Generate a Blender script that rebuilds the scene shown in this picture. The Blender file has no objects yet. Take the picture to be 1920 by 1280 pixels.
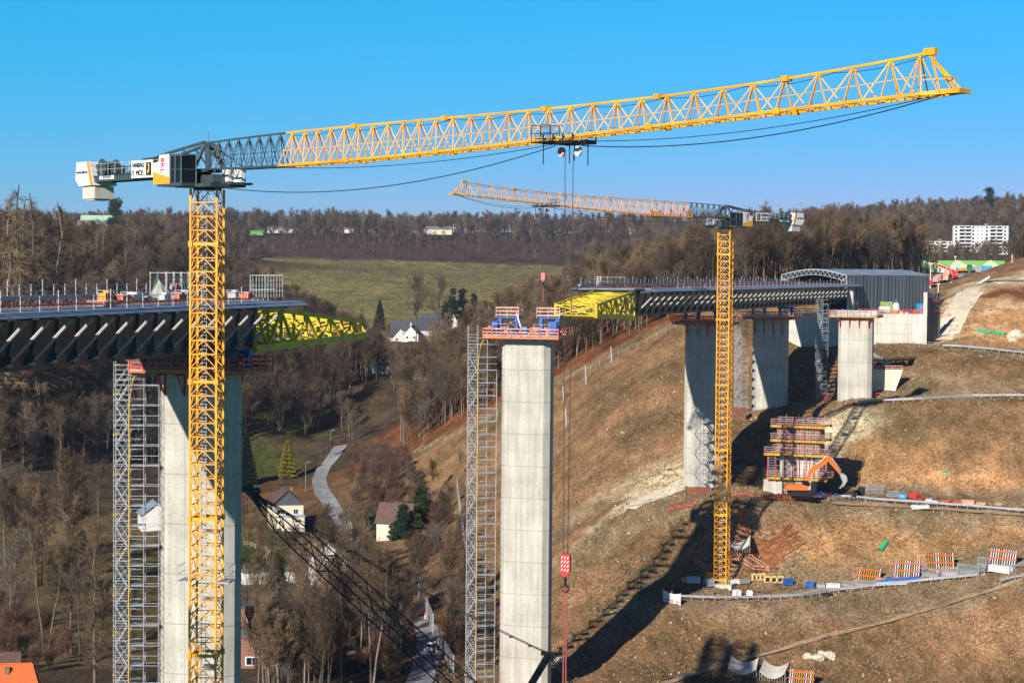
import bpy, math, random
import numpy as np
from mathutils import Vector, Matrix, Euler
# ---------------------------------------------------------------- camera, sky, sun
S = bpy.context.scene
COL = S.collection
F = 3840.0                                   # focal length in px of a 1920 px wide picture
cam_data = bpy.data.cameras.new("camera"); cam = bpy.data.objects.new("camera", cam_data); COL.objects.link(cam)
cam_data.sensor_width = 36.0; cam_data.lens = 36.0 * F / 1920.0
cam_data.clip_start = 1.0; cam_data.clip_end = 30000.0
PITCH = math.atan(140.0 / F); ROLL = 0.0085
CM = Matrix.Rotation(math.radians(90) - PITCH, 3, 'X') @ Matrix.Rotation(ROLL, 3, 'Z')
cam.matrix_world = CM.to_4x4()
S.camera = cam
SUN_AZ = math.radians(29.0); SUN_EL = math.radians(25.0)
w = bpy.data.worlds.new("World"); S.world = w; w.use_nodes = True
nt = w.node_tree; nt.nodes.clear()
sky = nt.nodes.new("ShaderNodeTexSky"); sky.sky_type = 'NISHITA'; sky.sun_disc = False
sky.sun_elevation = SUN_EL; sky.sun_rotation = math.radians(180) + SUN_AZ
sky.altitude = 300; sky.air_density = 1.0; sky.dust_density = 0.0; sky.ozone_density = 6.0
bg = nt.nodes.new("ShaderNodeBackground"); bg.inputs['Strength'].default_value = 0.085
wo = nt.nodes.new("ShaderNodeOutputWorld")
sep = nt.nodes.new("ShaderNodeSeparateColor"); cmb = nt.nodes.new("ShaderNodeCombineColor"); nt.links.new(sky.outputs[0], sep.inputs[0])
def grade(i, k0, p, k1, top):                # per-channel contrast: a deep polarised blue
    a = nt.nodes.new("ShaderNodeMath"); a.operation = 'MULTIPLY'; a.inputs[1].default_value = k0; nt.links.new(sep.outputs[i], a.inputs[0])
    b = nt.nodes.new("ShaderNodeMath"); b.operation = 'POWER'; b.inputs[1].default_value = p; nt.links.new(a.outputs[0], b.inputs[0])
    c = nt.nodes.new("ShaderNodeMath"); c.operation = 'MULTIPLY'; c.inputs[1].default_value = k1 / k0; nt.links.new(b.outputs[0], c.inputs[0])
    d = nt.nodes.new("ShaderNodeMath"); d.operation = 'MINIMUM'; d.inputs[1].default_value = top / k0; nt.links.new(c.outputs[0], d.inputs[0]); nt.links.new(d.outputs[0], cmb.inputs[i])
grade(0, .12, 2.75, .74, .6); grade(1, .12, .42, .595, .8); grade(2, .12, .8, .98, 1.1)
sx = nt.nodes.new("ShaderNodeSeparateXYZ"); mr = nt.nodes.new("ShaderNodeMapRange"); mx = nt.nodes.new("ShaderNodeMix"); mx.data_type = 'RGBA'; dk = nt.nodes.new("ShaderNodeMix"); dk.data_type = 'RGBA'; dk.blend_type = 'MULTIPLY'; dk.inputs[0].default_value = 1; dk.inputs[7].default_value = (.26, .31, .52, 1)
tcw = nt.nodes.new("ShaderNodeTexCoord"); nt.links.new(tcw.outputs['Generated'], sx.inputs[0]); nt.links.new(sx.outputs[2], mr.inputs[0]); mr.inputs[1].default_value = .14; mr.inputs[2].default_value = .34
nt.links.new(mr.outputs[0], mx.inputs[0]); nt.links.new(cmb.outputs[0], mx.inputs[6]); nt.links.new(sky.outputs[0], dk.inputs[6]); nt.links.new(dk.outputs[2], mx.inputs[7])
nt.links.new(mx.outputs[2], bg.inputs[0]); nt.links.new(bg.outputs[0], wo.inputs[0])
sl = bpy.data.lights.new("sun", 'SUN'); sl.energy = 5.0; sl.angle = math.radians(0.5); sl.color = (1.0, 0.935, 0.85)
so = bpy.data.objects.new("sun", sl); COL.objects.link(so)
SD = Vector((math.sin(SUN_AZ) * math.cos(SUN_EL), math.cos(SUN_AZ) * math.cos(SUN_EL), -math.sin(SUN_EL)))   # travel direction
so.rotation_euler = SD.to_track_quat('-Z', 'Y').to_euler(); so.location = (-200, -300, 300)
S.view_settings.view_transform = 'Standard'; S.view_settings.look = 'None'; S.view_settings.gamma = 1
S.view_settings.use_curve_mapping = False; S.view_settings.exposure = 0.5
S.cycles.max_bounces = 5; S.cycles.diffuse_bounces = 2; S.cycles.glossy_bounces = 2; S.cycles.transparent_max_bounces = 8
S.cycles.caustics_reflective = False; S.cycles.caustics_refractive = False

# ---------------------------------------------------------------- helpers
def P(px, py, d):                            # the world point seen at a pixel, d metres ahead
    v = CM @ Vector(((px - 960) / F, (640 - py) / F, -1.0))
    return v * (d / v.y)
_CMn = np.array(CM)
def proj(X):                                 # world -> px, py
    X = np.atleast_2d(X); c = X @ _CMn
    return 960 - c[:, 0] / c[:, 2] * F, 640 + c[:, 1] / c[:, 2] * F

def mat(name, col, rough=0.7, metal=0.0, noise=0.0, nscale=1.0, bump=0.0, bscale=8.0, col2=None, stretch=None, emit=None):
    m = bpy.data.materials.new(name); m.use_nodes = True
    t = m.node_tree; b = t.nodes['Principled BSDF']
    b.inputs['Base Color'].default_value = (*col, 1); b.inputs['Roughness'].default_value = rough; b.inputs['Metallic'].default_value = metal
    tc = t.nodes.new('ShaderNodeTexCoord')
    vec = tc.outputs['Object']
    if stretch:
        mp = t.nodes.new('ShaderNodeMapping'); mp.inputs['Scale'].default_value = stretch
        t.links.new(vec, mp.inputs[0]); vec = mp.outputs[0]
    if noise or col2:
        n = t.nodes.new('ShaderNodeTexNoise'); n.inputs['Scale'].default_value = nscale; n.inputs['Detail'].default_value = 5
        t.links.new(vec, n.inputs['Vector'])
        r = t.nodes.new('ShaderNodeValToRGB'); r.color_ramp.elements[0].position = 0.35; r.color_ramp.elements[1].position = 0.65
        c2 = col2 if col2 else tuple(min(1, c * (1 + noise)) for c in col)
        c1 = col if col2 else tuple(c * (1 - noise) for c in col)
        r.color_ramp.elements[0].color = (*c1, 1); r.color_ramp.elements[1].color = (*c2, 1)
        t.links.new(n.outputs['Fac'], r.inputs[0]); t.links.new(r.outputs[0], b.inputs['Base Color'])
    if bump:
        n2 = t.nodes.new('ShaderNodeTexNoise'); n2.inputs['Scale'].default_value = bscale; n2.inputs['Detail'].default_value = 4
        t.links.new(vec, n2.inputs['Vector'])
        bp = t.nodes.new('ShaderNodeBump'); bp.inputs['Strength'].default_value = bump
        t.links.new(n2.outputs['Fac'], bp.inputs['Height']); t.links.new(bp.outputs[0], b.inputs['Normal'])
    return m

def tag(o, label=None, cat=None, group=None, kind=None):
    if label: o['label'] = label
    if cat: o['category'] = cat
    if group: o['group'] = group
    if kind: o['kind'] = kind
    return o
def thing(name, label, cat, loc=(0, 0, 0), rz=0.0, group=None):
    o = bpy.data.objects.new(name, None); COL.objects.link(o)
    o.empty_display_size = 0.5
    o.location = loc; o.rotation_euler = (0, 0, rz)
    o.matrix_basis = Matrix.Translation(Vector(loc)) @ Matrix.Rotation(rz, 4, 'Z')
    return tag(o, label, cat, group)
def copy_tree(o, loc=None, rz=None, parent=None, label=None, group=None, scale=None, z=None):
    c = o.copy(); COL.objects.link(c)
    if parent is not None: c.parent = parent
    if loc is not None: c.location = loc
    if rz is not None: c.rotation_euler = (0, 0, rz)
    if scale is not None: c.scale = scale
    if label: c['label'] = label
    if group: c['group'] = group
    for ch in CH.get(o.name, []):
        copy_tree(ch, parent=c)
    return c
CH = {}

class MB:
    """collects shapes into one mesh; faces carry a material slot"""
    def __init__(s): s.v = []; s.f = []; s.m = []; s.k = 0
    def mat(s, k): s.k = k; return s
    def face(s, pts):
        n = len(s.v); s.v += [tuple(p) for p in pts]; s.f.append(tuple(range(n, n + len(pts)))); s.m.append(s.k)
    def add(s, vs, fs):
        n = len(s.v); s.v += [tuple(p) for p in vs]; s.f += [tuple(i + n for i in f) for f in fs]; s.m += [s.k] * len(fs)
        return s
    def hexa(s, a):                           # 8 points: bottom ring, top ring
        return s.add(a, [(3, 2, 1, 0), (4, 5, 6, 7), (0, 1, 5, 4), (1, 2, 6, 5), (2, 3, 7, 6), (3, 0, 4, 7)])
    def box(s, c, d, rz=0.0, ax=None):
        cx, cy, cz = c; hx, hy, hz = d[0] / 2, d[1] / 2, d[2] / 2
        cr, sr = math.cos(rz), math.sin(rz); a = []
        for z in (-hz, hz):
            for x, y in ((-hx, -hy), (hx, -hy), (hx, hy), (-hx, hy)):
                a.append((cx + x * cr - y * sr, cy + x * sr + y * cr, cz + z))
        return s.hexa(a)
    def bar(s, p, q, w=0.1, h=None, up=(0, 0, 1)):
        p = Vector(p); q = Vector(q); d = (q - p)
        if d.length < 1e-6: return s
        d.normalize(); u = Vector(up)
        if abs(d.dot(u)) > 0.98: u = Vector((0, 1, 0))
        a = d.cross(u).normalized(); b = a.cross(d).normalized(); h = w if h is None else h
        a = a * (w / 2); b = b * (h / 2)
        return s.hexa([p - a - b, p + a - b, p + a + b, p - a + b, q - a - b, q + a - b, q + a + b, q - a + b][:4] + [q - a - b, q + a - b, q + a + b, q - a + b])
    def tube(s, pts, r, n=6, cap=True):
        pts = [Vector(p) for p in pts]; rs = r if isinstance(r, (list, tuple)) else [r] * len(pts)
        vs = []; fs = []
        for i, p in enumerate(pts):
            t = (pts[min(i + 1, len(pts) - 1)] - pts[max(i - 1, 0)])
            t = t.normalized() if t.length > 1e-9 else Vector((0, 0, 1))
            u = Vector((0, 0, 1)) if abs(t.z) < 0.95 else Vector((1, 0, 0))
            a = t.cross(u).normalized(); b = t.cross(a)
            for k in range(n):
                an = 2 * math.pi * k / n
                vs.append(p + (a * math.cos(an) + b * math.sin(an)) * rs[i])
        for i in range(len(pts) - 1):
            for k in range(n):
                k2 = (k + 1) % n
                fs.append((i * n + k, (i + 1) * n + k, (i + 1) * n + k2, i * n + k2))
        if cap: fs.append(tuple(range(n))); fs.append(tuple(reversed(range((len(pts) - 1) * n, len(pts) * n))))
        return s.add(vs, fs)
    def prism(s, pts, z0, z1):                # plan outline, vertical walls
        n = len(pts); vs = [(p[0], p[1], z0) for p in pts] + [(p[0], p[1], z1) for p in pts]
        fs = [tuple(reversed(range(n))), tuple(range(n, 2 * n))] + [(i, (i + 1) % n, (i + 1) % n + n, i + n) for i in range(n)]
        return s.add(vs, fs)
    def extr(s, pts, vec):                    # closed outline in 3D pushed along vec
        n = len(pts); v = Vector(vec); vs = [Vector(p) for p in pts] + [Vector(p) + v for p in pts]
        fs = [tuple(reversed(range(n))), tuple(range(n, 2 * n))] + [(i, (i + 1) % n, (i + 1) % n + n, i + n) for i in range(n)]
        return s.add(vs, fs)
    def build(s, name, mats, parent=None, world=False, smooth=False, label=None):
        me = bpy.data.meshes.new(name)
        vs = s.v
        if world and parent is not None:
            inv = parent.matrix_basis.inverted()
            if parent.parent is not None: inv = inv @ parent.parent.matrix_basis.inverted()
            vs = [tuple(inv @ Vector(p)) for p in vs]
        me.from_pydata([tuple(p) for p in vs], [], s.f)
        mats = mats if isinstance(mats, (list, tuple)) else [mats]
        for m in mats: me.materials.append(m)
        if len(mats) > 1: me.polygons.foreach_set('material_index', s.m)
        if smooth: me.polygons.foreach_set('use_smooth', [True] * len(s.f))
        me.update()
        o = bpy.data.objects.new(name, me); COL.objects.link(o)
        if parent is not None: o.parent = parent; CH.setdefault(parent.name, []).append(o)
        if label: o['label'] = label
        return o
def mesh_np(name, V, Fq, m, parent=None):
    """fast mesh from numpy arrays: V (n,3), Fq list of (k,nv) int arrays"""
    me = bpy.data.meshes.new(name); me.vertices.add(len(V)); me.vertices.foreach_set('co', np.asarray(V, dtype=np.float32).ravel())
    tot = sum(len(a) for a in Fq); loops = np.concatenate([a.ravel() for a in Fq]).astype(np.int32)
    lt = np.concatenate([np.full(len(a), a.shape[1]) for a in Fq]).astype(np.int32); ls = np.concatenate([[0], np.cumsum(lt)[:-1]]).astype(np.int32)
    me.loops.add(len(loops)); me.loops.foreach_set('vertex_index', loops); me.polygons.add(tot)
    me.polygons.foreach_set('loop_start', ls); me.polygons.foreach_set('loop_total', lt)
    if m: me.materials.append(m)
    me.update(calc_edges=True); me.validate()
    return me
# ---------------------------------------------------------------- terrain
rng = np.random.default_rng(7)
SOIL = (.285, .172, .096); ORNG = (.46, .262, .135); LITT = (.20, .078, .034); MEAD = (.085, .105, .030); FIELD = (.23, .20, .082)
GRAV = (.30, .216, .143); WOOD = (.085, .062, .042); BERM = (.255, .158, .085); CREAM = (.68, .57, .40); DRY = (.16, .12, .06); HEATH = (.085, .052, .048)
CP = []
def line(pts, c, step=9.0, xyz=False):
    Q = [Vector(p) if xyz else P(*p) for p in pts]
    if len(Q) == 1: CP.append((*Q[0], *c)); return
    for a, b in zip(Q[:-1], Q[1:]):
        n = max(1, int((b - a).length / step))
        for i in range(n): CP.append((*a.lerp(b, i / n), *c))
    CP.append((*Q[-1], *c))
def pts(L, c, xyz=False):
    for p in L: line([p], c, xyz=xyz)
pts([(0, -60, -72), (-200, 0, -72), (200, 0, -70), (-60, 200, -72), (60, 200, -72), (-150, 200, -70), (160, 200, -66), (0, 260, -71), (-90, 260, -71), (70, 270, -70),
     (-450, 400, -60), (-450, 900, 0), (500, 400, 0), (600, 900, 20), (-1500, 1500, 20), (1500, 1500, 40), (160, 330, -52), (250, 450, -5)], WOOD, True)
# valley floor
pts([(100, 1270, 345), (300, 1270, 350), (600, 1270, 350), (-200, 1270, 345), (820, 1272, 345), (830, 1080, 450)], WOOD)
pts([(100, 1060, 490), (350, 1000, 540), (-100, 1000, 540), (220, 1000, 540)], DRY)
pts([(120, 1230, 370), (200, 1150, 425), (240, 1080, 470)], DRY)
pts([(470, 1000, 545), (470, 1050, 500), (560, 1040, 505), (480, 870, 690), (520, 830, 730)], MEAD)
pts([(530, 990, 550), (640, 985, 560), (740, 1000, 545), (620, 880, 680), (650, 1100, 450), (560, 1160, 415)], WOOD)
# left wooded hill
line([(-200, 900, 600), (0, 900, 610), (150, 890, 630), (330, 870, 670), (450, 850, 690)], WOOD, 20)
pts([(0, 790, 660), (300, 760, 710), (0, 700, 720), (-200, 650, 740), (0, 560, 800), (0, 503, 880), (0, 482, 950), (-200, 455, 950), (200, 506, 930), (330, 530, 930), (150, 600, 800), (300, 650, 770), (450, 640, 800),
     (450, 560, 900), (560, 640, 850), (640, 670, 840), (700, 705, 800), (600, 760, 760), (500, 790, 720), (600, 830, 710), (700, 800, 740), (640, 730, 780)], WOOD)
pts([(0, 480, 1200), (330, 500, 1200), (500, 560, 1150), (100, 470, 1500), (350, 465, 1600)], WOOD)
# houses up the valley, village, field
pts([(690, 765, 850), (790, 720, 930), (620, 700, 1000), (770, 642, 1150), (860, 632, 1200), (700, 650, 1150)], DRY)
line([(480, 612, 1250), (740, 606, 1260), (950, 600, 1300), (1080, 596, 1320)], FIELD, 60)
line([(480, 550, 1480), (740, 550, 1480), (950, 548, 1500), (1100, 546, 1500)], FIELD, 60)
line([(440, 488, 1750), (600, 491, 1760), (800, 498, 1790), (1060, 506, 1820), (1150, 508, 1820)], FIELD, 60)
line([(440, 478, 1800), (600, 482, 1810), (800, 490, 1840), (1060, 497, 1870), (1200, 495, 1870)], HEATH, 60)
line([(100, 456, 2000), (500, 462, 2000), (900, 468, 2030), (1200, 470, 2060)], HEATH, 80)
line([(-200, 436, 2200), (100, 436, 2200), (500, 438, 2200), (900, 440, 2250), (1200, 440, 2300), (1500, 430, 2400)], HEATH, 120)
line([(1600, 432, 2300), (1700, 412, 2400), (1920, 398, 2450), (2200, 395, 2450)], WOOD, 100)
pts([(-300, 470, 3200), (400, 480, 3200), (1000, 480, 3300), (1600, 470, 3400), (2200, 460, 3500)], WOOD)
pts([(1850, 480, 1700), (1720, 484, 1700), (2000, 478, 1700), (1800, 500, 1200), (1900, 490, 1200)], WOOD)
# plateau at deck level on the right
line([(1745, 540, 600), (1765, 520, 690), (1800, 505, 820), (1900, 503, 830)], GRAV, 25)
line([(1810, 528, 640), (1860, 508, 740)], GRAV, 20)
pts([(1600, 520, 600), (1450, 520, 605), (1520, 507, 640), (1700, 505, 700)], LITT)
# spur wood above the cleared slope
EDGE = [(740, 870, 640), (800, 838, 620), (900, 788, 600), (1000, 735, 580), (1100, 684, 560), (1200, 640, 545), (1290, 600, 530), (1400, 566, 530), (1470, 552, 535)]
line(EDGE, BERM, 10)
line([(x - 8, y - 16, d + 22) for x, y, d in EDGE], LITT, 10)
pts([(820, 765, 690), (900, 722, 680), (1000, 655, 680), (1100, 605, 680), (1200, 567, 660), (1300, 538, 640), (1400, 520, 620)], LITT)
pts([(900, 660, 800), (1000, 612, 800), (1100, 575, 800), (1250, 535, 800), (1450, 505, 760)], LITT)
pts([(900, 645, 1030), (1000, 640, 1000), (1150, 590, 1050), (1400, 520, 1100)], WOOD)
# cleared slope
line([(780, 938, 575), (850, 1000, 515), (905, 1100, 430), (945, 1200, 372), (1000, 1285, 325)], BERM, 12)
pts([(860, 930, 555), (950, 980, 480), (1000, 900, 490), (1000, 1100, 400), (1060, 1200, 350), (1070, 1000, 415), (1100, 900, 450), (1150, 950, 415), (1100, 800, 500), (1200, 800, 465), (1060, 1282, 322), (1150, 1060, 375),
     (1200, 720, 490), (1280, 800, 452), (1290, 700, 490), (1340, 720, 478), (1340, 640, 505), (1420, 640, 505), (1480, 640, 505)], SOIL)
line([(1180, 960, 402), (1240, 950, 399), (1340, 938, 396)], GRAV, 6)
line([(1180, 945, 409), (1240, 925, 412), (1290, 905, 417)], CREAM, 3)
line([(1195, 940, 413), (1245, 915, 415), (1290, 895, 420)], CREAM, 3)
# terrace 3
line([(1255, 965, 393), (1330, 945, 388), (1380, 936, 385), (1450, 938, 394), (1550, 942, 399), (1700, 952, 394), (1920, 968, 384), (2050, 975, 378)], GRAV, 6)
line([(1300, 925, 410), (1400, 921, 405), (1500, 923, 410), (1600, 925, 410), (1750, 932, 405), (1920, 945, 396), (2050, 955, 390)], GRAV, 6)
# terrace 4 and below
line([(1235, 1125, 358), (1300, 1131, 358), (1400, 1131, 359), (1500, 1123, 362), (1600, 1114, 364), (1700, 1102, 364), (1800, 1089, 362), (1920, 1074, 358), (2050, 1060, 352)], GRAV, 6)
line([(1265, 1090, 374), (1330, 1084, 380), (1420, 1082, 382), (1500, 1090, 380), (1600, 1084, 378), (1700, 1071, 377), (1800, 1058, 374), (1920, 1042, 370), (2050, 1030, 366)], GRAV, 6)
pts([(1300, 1030, 380), (1400, 1030, 382), (1400, 980, 386), (1500, 1000, 388), (1330, 990, 386), (1250, 1020, 382)], SOIL)
pts([(1600, 1020, 388), (1800, 1010, 384), (1550, 1050, 384), (1900, 1000, 380), (1700, 1040, 382)], ORNG)
pts([(1080, 1280, 322), (1200, 1282, 327), (1400, 1282, 331), (1600, 1282, 333), (1900, 1282, 333), (1200, 1200, 342), (1300, 1200, 346), (1500, 1200, 347), (1700, 1190, 347), (1900, 1170, 345)], SOIL)
# terrace 2, slope 3 -> 2
line([(1360, 790, 450), (1437, 782, 451), (1500, 770, 446), (1600, 762, 440), (1700, 758, 438), (1800, 754, 436), (1920, 750, 432), (2050, 745, 430)], BERM, 7)
line([(1390, 765, 468), (1470, 752, 468), (1550, 742, 466), (1640, 738, 460), (1700, 742, 456), (1800, 744, 450), (1920, 741, 446), (2050, 737, 442)], GRAV, 7)
pts([(1400, 850, 428), (1380, 890, 415), (1460, 860, 426)], SOIL)
pts([(1650, 850, 425), (1720, 860, 420), (1620, 890, 418), (1600, 860, 424), (1750, 900, 412), (1850, 910, 408)], ORNG)
pts([(1700, 810, 428), (1850, 820, 420), (1800, 860, 414), (1920, 860, 412)], BERM)
pts([(1600, 800, 434), (1590, 820, 430), (1585, 850, 424)], CREAM)
# terrace 1
line([(1500, 700, 478), (1560, 690, 478)], SOIL, 7)
line([(1640, 668, 484), (1700, 660, 482), (1770, 662, 478), (1850, 668, 470), (1920, 676, 464)], BERM, 7)
line([(1600, 648, 497), (1640, 646, 497), (1740, 646, 495), (1800, 652, 488), (1920, 664, 476), (2050, 670, 468)], GRAV, 7)
line([(1560, 650, 505), (1500, 655, 505)], SOIL, 7)
# right-hand hill above terrace 1
line([(1745, 600, 530), (1745, 562, 560), (1745, 548, 585)], SOIL, 8)
line([(1757, 640, 505), (1790, 585, 520), (1812, 545, 545), (1822, 530, 570)], CREAM, 4)
line([(1768, 636, 504), (1802, 582, 518), (1826, 545, 545)], CREAM, 4)
line([(1785, 640, 500), (1822, 585, 514), (1840, 540, 540)], ORNG, 5)
line([(1775, 630, 503), (1806, 580, 517), (1832, 548, 543)], CREAM, 3)
pts([(1850, 640, 490), (1900, 640, 486), (1870, 600, 505), (1920, 600, 500)], ORNG)
pts([(1860, 550, 530), (1920, 550, 525), (2050, 560, 510)], LITT)
line([(1838, 528, 570), (1870, 508, 585), (1925, 484, 600), (2000, 460, 610)], SOIL, 8)
pts([(1860, 515, 640), (1920, 500, 680), (2050, 460, 680)], WOOD)
CP = np.array(CP)
_T = CP[:, :2]; _n = len(_T)
_D = np.hypot(_T[:, None, 0] - _T[None, :, 0], _T[:, None, 1] - _T[None, :, 1])
_A = -_D + np.eye(_n) * 0.6
_B = np.block([[_A, np.ones((_n, 1))], [np.ones((1, _n)), np.zeros((1, 1))]])
_W = np.linalg.solve(_B, np.concatenate([CP[:, 2], [0]]))
def vnoise(x, y, seed=0):
    xi = np.floor(x).astype(np.int64); yi = np.floor(y).astype(np.int64); fx = x - xi; fy = y - yi
    fx = fx * fx * (3 - 2 * fx); fy = fy * fy * (3 - 2 * fy)
    def h(a, b):
        n = (a * 374761393 + b * 668265263 + seed * 982451653) & 0x7fffffff
        n = ((n ^ (n >> 13)) * 1274126177) & 0x7fffffff
        return ((n ^ (n >> 16)) & 0xffff) / 65535.0
    return (h(xi, yi) * (1 - fx) + h(xi + 1, yi) * fx) * (1 - fy) + (h(xi, yi + 1) * (1 - fx) + h(xi + 1, yi + 1) * fx) * fy
def fbm(x, y, s, o=4, seed=0):
    r = 0; a = 1.0; t = 0
    for i in range(o):
        r = r + a * vnoise(x / s + 13.7 * i, y / s + 7.1 * i, seed + i); t += a; a *= .5; s = s / 2.07
    return r / t - 0.5
def height(x, y):
    x = np.atleast_1d(np.asarray(x, float)); y = np.atleast_1d(np.asarray(y, float)); out = np.empty(len(x))
    for i in range(0, len(x), 20000):
        a = x[i:i + 20000]; b = y[i:i + 20000]
        out[i:i + 20000] = -np.hypot(a[:, None] - _T[None, :, 0], b[:, None] - _T[None, :, 1]) @ _W[:-1] + _W[-1]
    r = np.hypot(x, y)
    out += fbm(x, y, 9, 3, 3) * np.clip(r / 900, .35, 2.5) * 1.6 + fbm(x, y, 120, 2, 9) * np.clip((r - 600) / 600, 0, 1) * 8
    k = np.clip((x + 25) / 30, 0, 1) * np.clip((y - 315) / 20, 0, 1) * np.clip((640 - y) / 60, 0, 1)
    out += k * (fbm(x + y * .25, y * .16, 2.6, 3, 41) * .8 + fbm(x + y * .3, y * .3, 7, 2, 43) * .45)
    return out
def G(x, y): return float(height([x], [y])[0])
def hit(px, py, d0=300.0, d1=3000.0):        # where the line of sight through a pixel meets the ground
    v = CM @ Vector(((px - 960) / F, (640 - py) / F, -1.0)); v = v / v.y
    d = np.concatenate([np.arange(d0, min(d1, 700), 0.5), np.arange(700, max(701, d1), 4.0)]); d = d[(d >= d0) & (d <= d1)]
    z = height(v.x * d, d) - v.z * d
    k = np.argmax(z > 0)
    if z[k] <= 0: k = len(d) - 1
    return Vector((v.x * d[k], d[k], G(v.x * d[k], d[k])))
_ang = np.concatenate([np.linspace(-40, -17, 40)[:-1], np.linspace(-17, 18, 560), np.linspace(18, 40, 40)[1:]]) * math.pi / 180
_rad = [30, 60, 100, 150, 200, 230, 255, 275, 290]
while _rad[-1] < 4200: _rad.append(_rad[-1] + (0.8 if _rad[-1] < 640 else 0.0125 * (_rad[-1] - 560)))
_rad = np.array(_rad)
AA, RR = np.meshgrid(_ang, _rad); GX = (RR * np.sin(AA)).ravel(); GY = (RR * np.cos(AA)).ravel(); GZ = height(GX, GY)
na, nr = len(_ang), len(_rad)
I = (np.arange(nr - 1)[:, None] * na + np.arange(na - 1)[None, :]).ravel()
FQ = np.stack([I, I + 1, I + na + 1, I + na], 1)
me = mesh_np("ground", np.stack([GX, GY, GZ], 1), [FQ], None)
def ground_colour(x, y):
    jx = x + fbm(x, y, 11, 3, 21) * 9; jy = y + fbm(x, y, 11, 3, 31) * 9
    out = np.zeros((len(x), 3))
    for i in range(0, len(x), 20000):
        d2 = (jx[i:i + 20000, None] - _T[None, :, 0]) ** 2 + (jy[i:i + 20000, None] - _T[None, :, 1]) ** 2
        wt = 1 / (d2 + 1.0) ** 2.6
        out[i:i + 20000] = (wt @ CP[:, 3:6]) / wt.sum(1)[:, None]
    return out
GC = ground_colour(GX, GY)
ca = me.color_attributes.new("zone", 'FLOAT_COLOR', 'POINT'); ca.data.foreach_set('color', np.concatenate([GC, np.ones((len(GC), 1))], 1).astype(np.float32).ravel())
me.polygons.foreach_set('use_smooth', [True] * len(FQ))
gm = bpy.data.materials.new("ground_soil"); gm.use_nodes = True; t = gm.node_tree; b = t.nodes['Principled BSDF']
b.inputs['Roughness'].default_value = 1.0; b.inputs['Specular IOR Level'].default_value = 0.1
at = t.nodes.new('ShaderNodeVertexColor'); at.layer_name = "zone"
tc = t.nodes.new('ShaderNodeTexCoord')
def nz(scale, det=5, st=None, rough=.6):
    n = t.nodes.new('ShaderNodeTexNoise'); n.inputs['Scale'].default_value = scale; n.inputs['Detail'].default_value = det; n.inputs['Roughness'].default_value = rough
    if st:
        mp = t.nodes.new('ShaderNodeMapping'); mp.inputs['Scale'].default_value = st[0]; mp.inputs['Rotation'].default_value = st[1]
        t.links.new(tc.outputs['Object'], mp.inputs[0]); t.links.new(mp.outputs[0], n.inputs['Vector'])
    else: t.links.new(tc.outputs['Object'], n.inputs['Vector'])
    return n
def mul(a, n, lo, hi, p0=.35, p1=.65):
    r = t.nodes.new('ShaderNodeValToRGB'); r.color_ramp.elements[0].position = p0; r.color_ramp.elements[1].position = p1
    r.color_ramp.elements[0].color = (*lo, 1); r.color_ramp.elements[1].color = (*hi, 1)
    t.links.new(n.outputs['Fac'], r.inputs[0])
    x = t.nodes.new('ShaderNodeMix'); x.data_type = 'RGBA'; x.blend_type = 'MULTIPLY'; x.inputs[0].default_value = 1
    t.links.new(a, x.inputs[6]); t.links.new(r.outputs[0], x.inputs[7]); return x.outputs[2]
c = mul(at.outputs[0], nz(.055, 6), (.60, .64, .54), (1.28, 1.2, 1.12))
c = mul(c, nz(.35, 6, ((1, .35, 1), (0, 0, -.6))), (.70, .66, .60), (1.22, 1.24, 1.24))
c = mul(c, nz(2.2, 4), (.64, .61, .57), (1.30, 1.31, 1.32), .4, .62)
c = mul(c, nz(1.1, 2), (1, 1, 1), (1.5, 1.46, 1.42), .70, .74)
t.links.new(c, b.inputs['Base Color'])
bp = t.nodes.new('ShaderNodeBump'); bp.inputs['Strength'].default_value = .65; bp.inputs['Distance'].default_value = .9
t.links.new(nz(.9, 8, None, .7).outputs['Fac'], bp.inputs['Height']); t.links.new(bp.outputs[0], b.inputs['Normal'])
me.materials.append(gm)
go = bpy.data.objects.new("ground", me); COL.objects.link(go); tag(go, kind='structure')
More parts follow.
